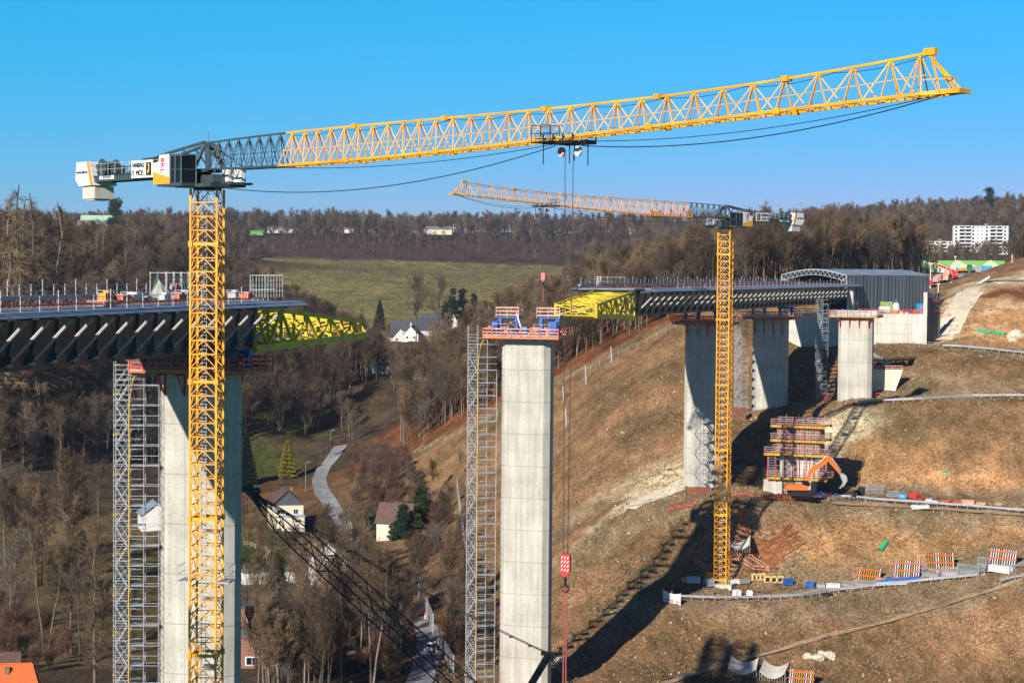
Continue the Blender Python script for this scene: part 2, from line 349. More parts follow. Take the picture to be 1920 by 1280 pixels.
# ---------------------------------------------------------------- materials of the works
def concrete(name, c=(.475, .445, .40)):
    m = bpy.data.materials.new(name); m.use_nodes = True; t = m.node_tree; b = t.nodes['Principled BSDF']; b.inputs['Roughness'].default_value = .9
    b.inputs['Specular IOR Level'].default_value = .2
    tc = t.nodes.new('ShaderNodeTexCoord')
    def mk(scale, st, lo, hi, p0, p1, src):
        mp = t.nodes.new('ShaderNodeMapping'); mp.inputs['Scale'].default_value = st; t.links.new(tc.outputs['Object'], mp.inputs[0])
        n = t.nodes.new('ShaderNodeTexNoise'); n.inputs['Scale'].default_value = scale; n.inputs['Detail'].default_value = 5; t.links.new(mp.outputs[0], n.inputs['Vector'])
        r = t.nodes.new('ShaderNodeValToRGB'); r.color_ramp.elements[0].position = p0; r.color_ramp.elements[1].position = p1
        r.color_ramp.elements[0].color = (lo, lo, lo * .97, 1); r.color_ramp.elements[1].color = (hi, hi, hi, 1); t.links.new(n.outputs['Fac'], r.inputs[0])
        x = t.nodes.new('ShaderNodeMix'); x.data_type = 'RGBA'; x.blend_type = 'MULTIPLY'; x.inputs[0].default_value = 1
        if src is None: x.inputs[6].default_value = (*c, 1)
        else: t.links.new(src, x.inputs[6])
        t.links.new(r.outputs[0], x.inputs[7]); return x.outputs[2]
    s = mk(1.0, (1.6, 1.6, .10), .87, 1.07, .35, .6, None)
    s = mk(.45, (1, 1, .5), .88, 1.06, .35, .65, s)
    s = mk(1.0, (.02, .02, .23), .94, 1.04, .40, .6, s)
    s = mk(5, (1, 1, 1), .9, 1.05, .3, .7, s)
    t.links.new(s, b.inputs['Base Color']); return m
M_CONC = concrete("pier_concrete"); M_CONC2 = concrete("fair_concrete", (.54, .51, .465)); M_JOINT = mat("joint_shadow_gap", (.24, .22, .19), .95)
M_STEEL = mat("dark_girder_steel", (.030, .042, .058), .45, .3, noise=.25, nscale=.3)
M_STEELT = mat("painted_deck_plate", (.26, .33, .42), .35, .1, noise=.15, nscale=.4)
M_STRUT = mat("grey_strut_tube", (.42, .41, .39), .5, .1, noise=.12, nscale=2)
M_REBAR = mat("rusty_rebar", (.20, .085, .055), .9, .0, noise=.4, nscale=1.5)
M_GALV = mat("galvanised_steel", (.36, .37, .385), .5, .15, noise=.2, nscale=3)
M_GALVD = mat("weathered_scaffold_steel", (.36, .37, .38), .5, .15, noise=.2, nscale=3)
M_YEL = mat("crane_yellow", (.80, .335, .003), .5, .0, noise=.2, nscale=.35)
M_NOSE = mat("nose_yellow", (.62, .45, .008), .55, .0, noise=.28, nscale=.5)
M_TAPE = mat("yellow_cable", (.70, .42, .03), .6)
M_ORG = mat("railing_orange", (.62, .12, .04), .6, noise=.2, nscale=2)
M_PINK = mat("faded_orange_boards", (.62, .30, .22), .8, noise=.25, nscale=1.2)
M_RED = mat("safety_red", (.50, .028, .022), .5, noise=.2, nscale=2)
M_BLUE = mat("formwork_blue", (.02, .10, .36), .5, noise=.2, nscale=1)
M_LBLUE = mat("light_blue_plastic", (.08, .32, .55), .5, noise=.15, nscale=1)
M_GRY = mat("crane_dark_grey", (.055, .075, .08), .45, .2, noise=.15, nscale=1)
M_BLK = mat("blackened_steel", (.012, .013, .015), .5, .3)
M_WHT = mat("white_paint", (.75, .74, .70), .5, noise=.06, nscale=1)
M_WOODY = mat("yellow_formwork_timber", (.42, .26, .025), .8, noise=.25, nscale=1.5)
M_DARKPLY = mat("dark_plywood", (.045, .03, .02), .8)
M_PLY = mat("raw_planks", (.42, .30, .18), .85, noise=.3, nscale=1.5, stretch=(.3, 3, 3))
M_ROPE = mat("steel_rope", (.03, .03, .035), .5, .4)
M_GLASS = mat("dark_glass", (.008, .010, .014), .25, .0); M_GLASS.node_tree.nodes["Principled BSDF"].inputs["Specular IOR Level"].default_value = .25
# ---------------------------------------------------------------- bridge axis
_ax = [Vector(p) for p in [(-72, 0), (-64, 50), (-55.2, 100), (-44.6, 150.3), (-29.5, 204.5), (-11.5, 265), (2.5 + 4.5, 319.5), (23.5, 368), (41, 413), (60, 462), (79.5, 507), (101, 555), (124, 600)]]
_ax = [Vector(p) for p in [(-72, 0), (-64, 50), (-55.2, 100), (-44.6, 150.3), (-31.0, 204.5), (-14.3, 262), (2.5, 319.5), (20.3, 367), (39, 413), (58.5, 463), (75.8, 505), (96, 552), (120, 600)]]
def _cr(p0, p1, p2, p3, t): return 0.5 * ((2 * p1) + (p2 - p0) * t + (2 * p0 - 5 * p1 + 4 * p2 - p3) * t * t + (3 * p1 - p0 - 3 * p2 + p3) * t ** 3)
_L = []; _S = [0.0]
for i in range(1, len(_ax) - 2):
    for k in range(50): _L.append(_cr(_ax[i - 1], _ax[i], _ax[i + 1], _ax[i + 2], k / 50))
for a, b in zip(_L[:-1], _L[1:]): _S.append(_S[-1] + (b - a).length)
_S = np.array(_S); _LX = np.array([p.x for p in _L]); _LY = np.array([p.y for p in _L])
def AX(s, u=0.0, z=0.0):
    x = np.interp(s, _S, _LX); y = np.interp(s, _S, _LY); x2 = np.interp(s + .5, _S, _LX) - np.interp(s - .5, _S, _LX); y2 = np.interp(s + .5, _S, _LY) - np.interp(s - .5, _S, _LY)
    n = math.hypot(x2, y2); return Vector((x + u * y2 / n, y - u * x2 / n, z))
def AXd(s): a = AX(s - .5); b = AX(s + .5); return math.atan2(b.y - a.y, b.x - a.x)
S1 = float(np.interp(204.5, _LY, _S)); S2 = float(np.interp(319.5, _LY, _S)); S3 = float(np.interp(413, _LY, _S)); S4 = float(np.interp(463, _LY, _S)); S5 = float(np.interp(507, _LY, _S))
ZT = -3.74
def sweep(mb, prof, s0, s1, step=3.9):
    n = max(1, round((s1 - s0) / step)); k = len(prof); rings = []
    for i in range(n + 1):
        s = s0 + (s1 - s0) * i / n; rings += [AX(s, u, z) for u, z in prof]
    fs = [(i * k + j, (i + 1) * k + j, (i + 1) * k + (j + 1) % k, i * k + (j + 1) % k) for i in range(n) for j in range(k)]
    fs += [tuple(reversed(range(k))), tuple(range(n * k, (n + 1) * k))]
    mb.add(rings, fs)
def nose(root, sa, sb, z_top, z_bot, npan, w_t=3.6):
    """yellow launching nose from sa (root) to sb (tip)"""
    o = bpy.data.objects.new("launching_nose", None); COL.objects.link(o); o.parent = root; CH.setdefault(root.name, []).append(o)
    o['label'] = "yellow lattice launching nose"
    def pt(f, u, top): return AX(sa + (sb - sa) * f, u, (z_top[0] + (z_top[1] - z_top[0]) * f) if top else (z_bot[0] + (z_bot[1] - z_bot[0]) * f))
    for sd in (-1, 1):
        m = MB(); U = sd * w_t
        for i in range(npan):
            f0, f1 = i / npan, (i + 1) / npan
            m.bar(pt(f0, U, 1), pt(f1, U, 1), .42, .42); m.bar(pt(f0, U, 0), pt(f1, U, 0), .5, .75)
            m.bar(pt(f0, U, 1), pt(f0, U, 0), .34, .34)
            if i % 2: m.bar(pt(f0, U, 0), pt(f1, U, 1), .26)
            else: m.bar(pt(f0, U, 1), pt(f1, U, 0), .26)
        m.bar(pt(1, U, 1), pt(1, U, 0), .4)
        m.build("side_truss", M_NOSE, o)
    m = MB()
    for i in range(npan + 1):
        f = i / npan
        for top in (0, 1): m.bar(pt(f, -w_t, top), pt(f, w_t, top), .11)
        if i < npan:
            g = (i + 1) / npan
            m.bar(pt(f, -w_t if i % 2 else w_t, 1), pt(g, w_t if i % 2 else -w_t, 1), .11)
            m.bar(pt(f, -w_t, 0), pt(g, w_t, 0), .12); m.bar(pt(f, w_t, 0), pt(g, -w_t, 0), .12)
        m.bar(pt(f, -w_t, 0), pt(f, w_t, 1), .18); m.bar(pt(f, w_t, 0), pt(f, -w_t, 1), .18)
        # handrail of the inspection walkway
    m.build("cross_bracing", M_NOSE, o)
    m = MB()
    for i in range(npan * 2):
        f = i / npan / 2; a = pt(f, 0, 0) + Vector((0, 0, .4)); b = pt(f + .5 / npan, 0, 0) + Vector((0, 0, .4)); z = Vector((0, 0, 1.1))
        for u in (-.9, .9):
            a2 = pt(f, u, 0) + Vector((0, 0, .45)); b2 = pt(f + .5 / npan, u, 0) + Vector((0, 0, .45))
            m.bar(a2, a2 + z, .07); m.bar(a2 + z, b2 + z, .07); m.bar(a2 + z * .5, b2 + z * .5, .06)
        m.bar(a, b, 1.6, .08)
    m.build("walkway", M_GALV, o)
def bridge(name, label, sa, sb, slab_a, slab_b, nose_args, strut_r):
    root = thing(name, label, "bridge", (0, 0, 0))
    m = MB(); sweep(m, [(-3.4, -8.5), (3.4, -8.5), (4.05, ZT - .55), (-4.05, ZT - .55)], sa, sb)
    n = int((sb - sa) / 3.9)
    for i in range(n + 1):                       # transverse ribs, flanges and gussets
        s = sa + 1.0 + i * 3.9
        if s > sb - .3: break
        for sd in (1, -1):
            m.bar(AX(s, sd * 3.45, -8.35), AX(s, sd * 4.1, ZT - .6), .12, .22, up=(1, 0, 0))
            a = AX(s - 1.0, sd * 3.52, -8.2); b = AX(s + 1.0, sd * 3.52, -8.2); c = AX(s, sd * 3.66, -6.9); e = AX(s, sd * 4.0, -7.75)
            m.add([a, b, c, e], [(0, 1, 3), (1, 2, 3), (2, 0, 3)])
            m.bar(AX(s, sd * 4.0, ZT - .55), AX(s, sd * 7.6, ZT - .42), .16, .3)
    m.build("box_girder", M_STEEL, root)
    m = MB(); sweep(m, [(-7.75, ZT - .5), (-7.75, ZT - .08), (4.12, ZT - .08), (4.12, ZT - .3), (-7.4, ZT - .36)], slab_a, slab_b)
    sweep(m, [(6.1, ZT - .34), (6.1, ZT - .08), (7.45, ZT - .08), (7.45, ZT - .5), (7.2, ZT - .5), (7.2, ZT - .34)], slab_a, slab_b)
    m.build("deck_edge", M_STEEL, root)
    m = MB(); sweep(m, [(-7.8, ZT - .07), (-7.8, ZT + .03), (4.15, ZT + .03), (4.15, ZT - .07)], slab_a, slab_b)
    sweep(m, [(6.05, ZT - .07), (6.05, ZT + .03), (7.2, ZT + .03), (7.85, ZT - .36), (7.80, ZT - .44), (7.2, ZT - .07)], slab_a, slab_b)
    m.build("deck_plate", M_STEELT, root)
    m = MB(); R = random.Random(3)
    s = slab_a + 1.5
    while s < slab_b - 4:
        m.bar(AX(s, -7.0, ZT + .22), AX(s, 4.0, ZT + .22), .05, .10)
        for u in np.arange(-6.9, 4.0, 1.0):
            if R.random() < .8: a = AX(s, u, ZT + .04); m.bar(a, a + Vector((R.uniform(-.05, .05), 0, R.uniform(.25, .55))), .045)
        s += .85 if sa < 100 else 1.3
    for u in np.arange(-6.8, 4.0, .75):
        n_ = int((slab_b - slab_a) / 6)
        for i in range(n_):
            a = slab_a + 1.5 + i * 6
            if a + 6 < slab_b - 3: m.bar(AX(a, u, ZT + .3), AX(a + 6, u, ZT + .3), .07, .06)
    m.build("reinforcement", M_REBAR, root)
    k = 0; s = sa + 1.0
    while s < sb - .3 and k < 110:
        if slab_a < s < slab_b:
            for sd in (1, -1):
                st = MB(); a = AX(s, sd * 3.62, -7.95); b = AX(s, sd * 7.35, ZT - .5); d = b - a
                st.tube([a + d * .05, a + d * .12, a + d * .88, a + d * .95], [.06, strut_r, strut_r, .06], 7)
                st.build("strut", M_STRUT, root)
                if sd == -1 and s > S2: pass
        s += 3.9; k += 1
    nose(root, *nose_args)
    return root
# the left superstructure, launched from the near side, and the right one from the far abutment
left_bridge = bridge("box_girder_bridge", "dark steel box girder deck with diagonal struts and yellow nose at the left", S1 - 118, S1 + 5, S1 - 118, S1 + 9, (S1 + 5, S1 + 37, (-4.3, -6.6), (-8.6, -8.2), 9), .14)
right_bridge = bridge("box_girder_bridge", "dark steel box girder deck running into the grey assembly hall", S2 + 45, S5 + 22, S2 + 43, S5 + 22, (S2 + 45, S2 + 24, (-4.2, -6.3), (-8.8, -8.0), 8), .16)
# ---------------------------------------------------------------- piers
LIFT = 5.0
def pier(label, c, ang, zt, zb, W=7.95, T=3.4, ch=.85, m=M_CONC, lift=LIFT, footing=True):
    """c: centre; ang: direction of the bridge axis"""
    root = thing("concrete_pier", label, "pier", (c[0], c[1], zb), ang - math.pi / 2)
    # shaft in lifts, each joint a recessed line
    mb = MB(); H = zt - zb; jo = MB()
    o = [(-W / 2, -T / 2 + ch), (-W / 2 + ch, -T / 2), (W / 2 - ch, -T / 2), (W / 2, -T / 2 + ch), (W / 2, T / 2 - ch), (W / 2 - ch, T / 2), (-W / 2 + ch, T / 2), (-W / 2, T / 2 - ch)]
    z = H; g = .035
    while z > 0:
        z0 = max(0, z - lift); mb.prism(o, z0 + g, z - g); jo.prism([(x * .993, y * .985) for x, y in o], max(0, z0 - g), z0 + g); 
        # tie holes
        for zz in np.arange(z0 + .9, z - .4, 1.6):
            for xx in np.linspace(-W / 2 + ch + .5, W / 2 - ch - .5, 5): jo.box((xx, -T / 2 - .004, zz), (.12, .02, .12))
        for xx in (-W / 6 + .3, W / 6 + .1): jo.box((xx, -T / 2 - .002, (z + z0) / 2), (.025, .012, z - z0 - .1))
        z = z0
    mb.build("shaft", m, root); jo.build("joint", M_JOINT, root)
    return root
def platform(label, c, ang, z, W=12.2, D=7.6, rail=M_PINK, post=M_ORG, brackets=True, group="working platforms on the piers", edge=M_ORG, hb=2.2, h=1.15):
    root = thing("working_platform", label, "platform", (c[0], c[1], z), ang - math.pi / 2, group)
    m = MB(); iw, id_ = 8.2, 3.7
    for x0, x1, y0, y1 in ((-W / 2, W / 2, -D / 2, -id_ / 2), (-W / 2, W / 2, id_ / 2, D / 2), (-W / 2, -iw / 2, -id_ / 2, id_ / 2), (iw / 2, W / 2, -id_ / 2, id_ / 2)):
        m.box(((x0 + x1) / 2, (y0 + y1) / 2, -.1), (x1 - x0, y1 - y0, .16))
    m.build("floor", M_PLY, root)
    m = MB()
    for y in (-D / 2, D / 2): m.box((0, y, -.28), (W, .16, .2))
    for x in (-W / 2, W / 2): m.box((x, 0, -.28), (.16, D - .2, .2))
    for x in np.linspace(-W / 2 + 1, W / 2 - 1, 7): m.box((x, 0, -.42), (.14, D - .4, .2))
    m.build("edge_beam", edge, root)
    r = MB(); p = MB()
    for zz, hh in ((.18, .22), (.62, .16), (h, .16)):
        for y in (-D / 2, D / 2): r.box((0, y, zz), (W, .05, hh))
        for x in (-W / 2, W / 2): r.box((x, 0, zz), (.05, D - .1, hh))
    for x in np.linspace(-W / 2, W / 2, 9):
        for y in (-D / 2 - .06, D / 2 + .06): p.box((x, y, .45), (.12, .1, 1.8))
    for y in np.linspace(-D / 2, D / 2, 5)[1:-1]:
        for x in (-W / 2 - .06, W / 2 + .06): p.box((x, y, .45), (.1, .12, 1.8))
    r.build("guard_board", rail, root); p.build("guard_post", post, root)
    if brackets:
        for x in np.linspace(-3.2, 3.2, 4):
            for sy in (-1, 1):
                b = MB(); b.bar((x, sy * 1.78, -.5), (x, sy * 1.78, -.5 - hb), .18, .14, up=(1, 0, 0)); b.bar((x, sy * 1.85, -.4 - hb), (x, sy * (D / 2 - .3), -.5), .12); b.bar((x, sy * 1.8, -.55), (x, sy * D / 2, -.55), .14)
                b.build("bracket", M_RED, root)
    return root
p1 = AX(S1); p2 = AX(S2); p3 = AX(S3); p4 = AX(S4); a1, a2, a3, a4 = AXd(S1), AXd(S2), AXd(S3), AXd(S4)
def off(s, u): v = AX(s, u); return v
p3b = off(S3, 20.0); p4b = off(S4, 19.5)
pier("tall concrete pier below the left deck, behind the large yellow crane mast", p1, a1, -10.9, -71)
pier("tall free-standing concrete pier with open work platform, beside the slope", p2, a2, -11.0, -66.5)
pier("shaded concrete pier with scaffold in front, behind the smaller yellow crane mast", p3, a3, -11.3, G(p3.x, p3.y) - 3)
pier("short shaded concrete pier with a row of light spots from the deck", p4, a4, -11.3, G(p4.x, p4.y) - 3)
pier("short sunlit pier on the upper terrace carrying no deck yet", p4b, a4, -10.6, G(p4b.x, p4b.y) - 3, W=7.6)
platform("work platform with dark netting and red rails under the left deck", p1, a1, -10.4, rail=M_RED, post=M_ORG)
pf2 = platform("pink and orange railed platform with three workers on the central pier", p2, a2, -10.75, brackets=False)
platform("red railed platform around the shaded pier behind the small crane mast", p3, a3, -10.9, rail=M_RED, edge=M_RED)
platform("dark railed platform with red hanging consoles on the short shaded pier", p4, a4, -10.9, rail=M_GALVD, edge=M_RED, hb=3.5)
platform("yellow edged platform with red consoles on the pier without deck", p4b, a4, -10.2, W=10.6, D=6.4, rail=M_GALVD, post=M_RED, edge=M_WOODY, h=1.0)
# netting and planks on the left pier's platform
m = MB(); root = thing("debris_net", "dark crumpled netting hung along the left pier platform", "net", (p1.x, p1.y, -10.4), a1 - math.pi / 2)
for i in range(24):
    x0 = -5.9 + i * .48; m.face([(x0, -3.75 + .1 * (i % 2), .1), (x0 + .48, -3.75 + .1 * ((i + 1) % 2), .1), (x0 + .48, -3.6 - .16 * ((i + 1) % 3), 1.9), (x0, -3.6 - .16 * (i % 3), 1.9)])
m.build("net_sheet", mat("grey_netting", (.07, .075, .085), .6, noise=.5, nscale=2), root)
# ---------------------------------------------------------------- hydraulic towers and bearings under the decks
def jack_tower(label, c, ang, u, z0, z1, group, cage=True):
    root = thing("bearing_tower", label, "steel tower", (c.x, c.y, z0), ang - math.pi / 2, group); H = z1 - z0; m = MB()
    for x in (u - 1.35, u + 1.35):
        m = MB(); m.box((x, .6, H * .5), (.5, .8, H)); m.box((x, .6, H * .35), (.66, .96, .14)); m.box((x, .6, H * .7), (.66, .96, .14)); m.box((x, .6, .12), (.95, 1.3, .24))
        m.box((x, .16, H * .3), (.2, .1, H * .5))
        m.build("post", M_BLUE, root)
    m = MB(); m.box((u, .6, H - .2), (3.6, 1.0, .42)); m.bar((u - 1.3, .6, .5), (u + 1.3, .6, H - .5), .16); m.build("cross_beam", M_BLUE, root)
    if cage:
        m = MB(); z = H + .05
        for zz in (z, z + .6, z + 1.15):
            for y in (-.2, 1.5): m.box((u, y, zz), (3.8, .05, .2))
            for x in (u - 1.9, u + 1.9): m.box((x, .65, zz), (.05, 1.6, .2))
        m.build("guard_board", M_PINK, root); m = MB()
        for x in np.linspace(u - 1.85, u + 1.85, 3):
            for y in (-.27, 1.57): m.box((x, y, H + .5), (.09, .07, 1.7))
        m.box((u, .65, H + .04), (3.7, 1.5, .07)); m.build("cage_floor", M_GALV, root)
    return root
jack_tower("blue steel bearing tower with orange cage, left one on the central pier", p2, a2, -3.35, -10.7, -7.6, "blue towers on the central pier")
jack_tower("blue steel bearing tower with orange cage, right one on the central pier", p2, a2, 3.35, -10.7, -7.6, "blue towers on the central pier")
for c, a, nm in ((p1, a1, "the left pier"), (p3, a3, "the pier behind the small crane"), (p4, a4, "the short shaded pier")):
    for u, sd in ((-3.0, "left"), (3.3, "right")):
        jack_tower("blue bearing block carrying the deck on %s, %s side" % (nm, sd), c, a, u, -10.4, -8.52, "blue bearing blocks under the decks", False)
# ---------------------------------------------------------------- things and workers on the central pier
def loc2(x, y, z=0):                           # point on the central platform
    r = Matrix.Translation(Vector((p2.x, p2.y, -10.75))) @ Matrix.Rotation(a2 - math.pi / 2, 4, 'Z'); return r @ Vector((x, y, z))
def cabinet(name, label, x, y, w, d, h, m, cat="cabinet"):
    r = thing(name, label, cat, loc2(x, y), a2 - math.pi / 2); b = MB(); b.box((0, 0, h / 2 + .06), (w, d, h)); b.build("housing", m, r)
    b = MB(); b.box((0, -d / 2 - .015, h * .55), (w * .8, .03, h * .75)); b.box((w * .3, -d / 2 - .04, h * .5), (.05, .04, .16)); b.build("door", m, r)
    b = MB(); b.box((0, 0, .03), (w * .9, d * .9, .06)); b.box((0, 0, h + .09), (w * 1.03, d * 1.05, .06)); b.build("frame", M_BLUE, r); return r
cabinet("control_cabinet", "light blue cabinet strapped with orange hoses at the middle of the central platform", .3, -2.9, 1.05, .7, 1.4, M_LBLUE)
cabinet("control_cabinet", "small light blue box beside the crouching worker", -1.6, -2.9, .6, .5, .9, M_LBLUE)
cabinet("hydraulic_unit", "tall blue hydraulic unit in front of the right bearing tower", 4.6, -1.6, 1.3, 1.0, 2.2, M_BLUE, "hydraulic unit")
cabinet("hydraulic_unit", "blue hydraulic unit beside the left bearing tower", -5.0, -1.2, .9, .8, 2.1, M_BLUE, "hydraulic unit")
cabinet("control_cabinet", "low blue box left of the right bearing tower", 3.0, -2.7, 1.2, .7, .8, M_BLUE)
r = thing("gas_cylinder_crate", "open crate of orange and white drums on the central platform", "crate", loc2(1.7, -2.8), a2 - math.pi / 2)
b = MB(); 
for x in (-.55, 0, .55): b.tube([(x, 0, .05), (x, 0, .62), (x, 0, .78)], [.24, .24, .12], 10)
b.build("drum", M_PINK, r); b = MB()
for z in (.12, .5): 
    for y in (-.3, .3): b.box((0, y, z), (1.9, .05, .08))
for x in (-.93, .93): b.box((x, 0, .35), (.06, .62, .7))
b.build("frame", M_GALV, r)
r = thing("diagonal_prop", "long silver push-pull prop leaning from the left bearing tower", "prop", loc2(-1.6, -1.2), a2 - math.pi / 2)
b = MB(); b.tube([(1.5, -.9, .1), (1.3, -.8, .6), (.25, -.3, 3.3), (.1, -.2, 3.6)], [.05, .11, .11, .05], 8); b.build("prop_tube", M_WHT, r); b = MB(); b.box((1.5, -.9, .06), (.35, .35, .08)); b.build("foot_plate", M_GALV, r)
for x, lb in ((-3.8, "behind the two crouching workers"), (2.9, "beside the blue hydraulic unit")):
    r = thing("guard_railing", "grey tube handrail on the central platform " + lb, "railing", loc2(x, -2.2), a2 - math.pi / 2); b = MB()
    for xx in (-1.3, 0, 1.3): b.bar((xx, 0, 0), (xx, 0, 1.9), .06)
    b.build("post", M_GALV, r); b = MB()
    for zz in (1.0, 1.85): b.bar((-1.3, -.04, zz), (1.3, -.04, zz), .06)
    b.build("rail", M_GALV, r)
M_SKIN = mat("skin", (.45, .24, .16), .6); M_HV = mat("high_visibility_orange", (.85, .17, .02), .7); M_TROU = mat("work_trousers_blue", (.02, .05, .17), .8); M_HELM = mat("helmet_blue", (.02, .10, .50), .35); M_HELW = mat("helmet_white", (.7, .7, .68), .35)
def person(label, loc, rz, J, helm, s=1.0):
    """J: joint positions; one continuous skinned body plus clothing shells"""
    root = thing("person", label, "person", loc, rz)
    names = list(J.keys()); idx = {n: i for i, n in enumerate(names)}
    E = [("pelvis", "chest"), ("chest", "neck"), ("neck", "head"), ("pelvis", "hipL"), ("hipL", "kneeL"), ("kneeL", "ankL"), ("ankL", "toeL"), ("pelvis", "hipR"), ("hipR", "kneeR"), ("kneeR", "ankR"), ("ankR", "toeR"),
         ("chest", "shL"), ("shL", "elL"), ("elL", "haL"), ("chest", "shR"), ("shR", "elR"), ("elR", "haR")]
    RAD = dict(pelvis=.15, chest=.17, neck=.062, head=.105, hipL=.10, hipR=.10, kneeL=.068, kneeR=.068, ankL=.045, ankR=.045, toeL=.04, toeR=.04, shL=.07, shR=.07, elL=.047, elR=.047, haL=.036, haR=.036)
    # fingers
    for sd in "LR":
        h_ = Vector(J["ha" + sd]); d = (h_ - Vector(J["el" + sd])).normalized(); sdv = d.cross(Vector((0, 0, 1))); sdv = sdv.normalized() if sdv.length > .1 else Vector((1, 0, 0))
        for q in range(5):
            nm = "f%s%d" % (sd, q); o_ = sdv * (q - 2) * .02; J[nm] = tuple(h_ + o_ + d * (.05 if q else .02)); J[nm + "t"] = tuple(h_ + o_ * 1.3 + d * (.11 if q else .06) - Vector((0, 0, .02)))
            E.append(("ha" + sd, nm)); E.append((nm, nm + "t")); RAD[nm] = .011; RAD[nm + "t"] = .009
    names = list(J.keys()); idx = {n: i for i, n in enumerate(names)}
    def skin(nm, ns, es, add, m, rad_over=None):
        ii = {n: i for i, n in enumerate(ns)}; me = bpy.data.meshes.new(nm); me.from_pydata([J[n] for n in ns], [(ii[a], ii[b]) for a, b in es], [])
        o = bpy.data.objects.new(nm, me); COL.objects.link(o); o.parent = root; CH.setdefault(root.name, []).append(o)
        md = o.modifiers.new("skin", 'SKIN'); md.use_smooth_shade = True
        sv = me.skin_vertices[0].data
        for i, n in enumerate(ns): r_ = (rad_over or {}).get(n, RAD[n]) + add; sv[i].radius = (r_, r_); sv[i].use_root = (i == 0)
        o.modifiers.new("sub", 'SUBSURF').levels = 1; o.modifiers["sub"].render_levels = 2; me.materials.append(m); return o
    skin("body", names, E, 0, M_SKIN)
    skin("trousers", ["pelvis", "hipL", "kneeL", "ankL", "hipR", "kneeR", "ankR"], [("pelvis", "hipL"), ("hipL", "kneeL"), ("kneeL", "ankL"), ("pelvis", "hipR"), ("hipR", "kneeR"), ("kneeR", "ankR")], .018, M_TROU)
    skin("jacket", ["chest", "pelvis", "shL", "elL", "shR", "elR"], [("chest", "pelvis"), ("chest", "shL"), ("shL", "elL"), ("chest", "shR"), ("shR", "elR")], .04, M_HV)
    hd = Vector(J["head"]); b = MB(); rings = []
    for k, (r_, z) in enumerate([(.16, .01), (.125, .03), (.12, .09), (.085, .14), (.0, .16)]):
        rings += [(hd.x + r_ * math.cos(a) * (1.15 if k == 0 and math.cos(a + 1.57) > 0 else 1), hd.y + r_ * math.sin(a) - (.05 if k == 0 else 0), hd.z + z) for a in np.linspace(0, 2 * math.pi, 13)[:-1]]
    b.add(rings, [(i * 12 + j, i * 12 + (j + 1) % 12, (i + 1) * 12 + (j + 1) % 12, (i + 1) * 12 + j) for i in range(4) for j in range(12)]); b.build("helmet", helm, root, smooth=True)
    b = MB()                                   # face: nose, eyes, mouth, ears towards -y
    b.add([(hd.x - .015, hd.y - .10, hd.z - .02), (hd.x + .015, hd.y - .10, hd.z - .02), (hd.x, hd.y - .135, hd.z - .05), (hd.x, hd.y - .10, hd.z + .02)], [(0, 1, 2), (1, 3, 2), (3, 0, 2), (0, 3, 1)])
    for sx in (-1, 1): b.box((hd.x + sx * .108, hd.y, hd.z - .02), (.02, .04, .06))
    b.build("face", M_SKIN, root)
    return root
STD = dict(pelvis=(0, 0, .93), chest=(0, 0, 1.35), neck=(0, -.01, 1.52), head=(0, -.04, 1.67), hipL=(-.10, 0, .88), kneeL=(-.12, -.04, .48), ankL=(-.13, 0, .08), toeL=(-.14, -.18, .04), hipR=(.10, 0, .88), kneeR=(.12, -.04, .48), ankR=(.13, .02, .08), toeR=(.14, -.16, .04),
           shL=(-.2, 0, 1.42), elL=(-.27, -.05, 1.15), haL=(-.25, -.22, .95), shR=(.2, 0, 1.42), elR=(.27, -.05, 1.15), haR=(.25, -.22, .95))
BEND = dict(pelvis=(0, .12, .90), chest=(0, -.18, 1.15), neck=(0, -.30, 1.22), head=(0, -.42, 1.22), hipL=(-.10, .12, .86), kneeL=(-.12, .0, .46), ankL=(-.13, .1, .08), toeL=(-.14, -.08, .04), hipR=(.10, .12, .86), kneeR=(.12, -.05, .46), ankR=(.13, .05, .08), toeR=(.14, -.12, .04),
            shL=(-.2, -.2, 1.18), elL=(-.24, -.36, .95), haL=(-.2, -.5, .75), shR=(.2, -.2, 1.18), elR=(.24, -.36, .95), haR=(.2, -.5, .75))
CROU = dict(pelvis=(0, .1, .42), chest=(0, -.06, .80), neck=(0, -.12, .95), head=(0, -.17, 1.09), hipL=(-.11, .08, .40), kneeL=(-.17, -.28, .52), ankL=(-.15, -.05, .08), toeL=(-.16, -.22, .04), hipR=(.11, .08, .40), kneeR=(.17, -.22, .46), ankR=(.15, .02, .08), toeR=(.16, -.16, .04),
            shL=(-.2, -.06, .86), elL=(-.26, -.25, .66), haL=(-.2, -.42, .56), shR=(.2, -.06, .86), elR=(.26, -.25, .66), haR=(.2, -.42, .56))
def up(J, dz): return {k: (x, y, z + dz) for k, (x, y, z) in J.items()}
person("worker in orange jacket and blue helmet at the left end of the central platform", loc2(-5.3, -3.0), a2 - 1.2, dict(STD), M_HELM)
person("worker in orange jacket crouching behind the railing of the central platform", loc2(-3.3, -2.9, .45), a2 - 1.57, dict(CROU), M_HELM)
r = thing("work_box", "low blue box under the crouching worker", "box", loc2(-3.3, -2.9), a2 - math.pi / 2); b = MB(); b.box((0, 0, .22), (1.2, .9, .4)); b.build("housing", M_BLUE, r); b = MB(); b.box((0, 0, .435), (1.25, .95, .03)); b.build("lid", M_LBLUE, r)
r = thing("work_trestle", "low blue trestle that the bending worker stands on", "trestle", loc2(-2.2, -2.3), a2 - math.pi / 2); b = MB(); b.box((0, 0, .92), (1.0, .7, .08)); b.build("top", M_BLUE, r); b = MB()
for x in (-.42, .42):
    for y in (-.28, .28): b.bar((x, y, .88), (x * 1.1, y * 1.1, 0), .06)
b.build("leg", M_BLUE, r)
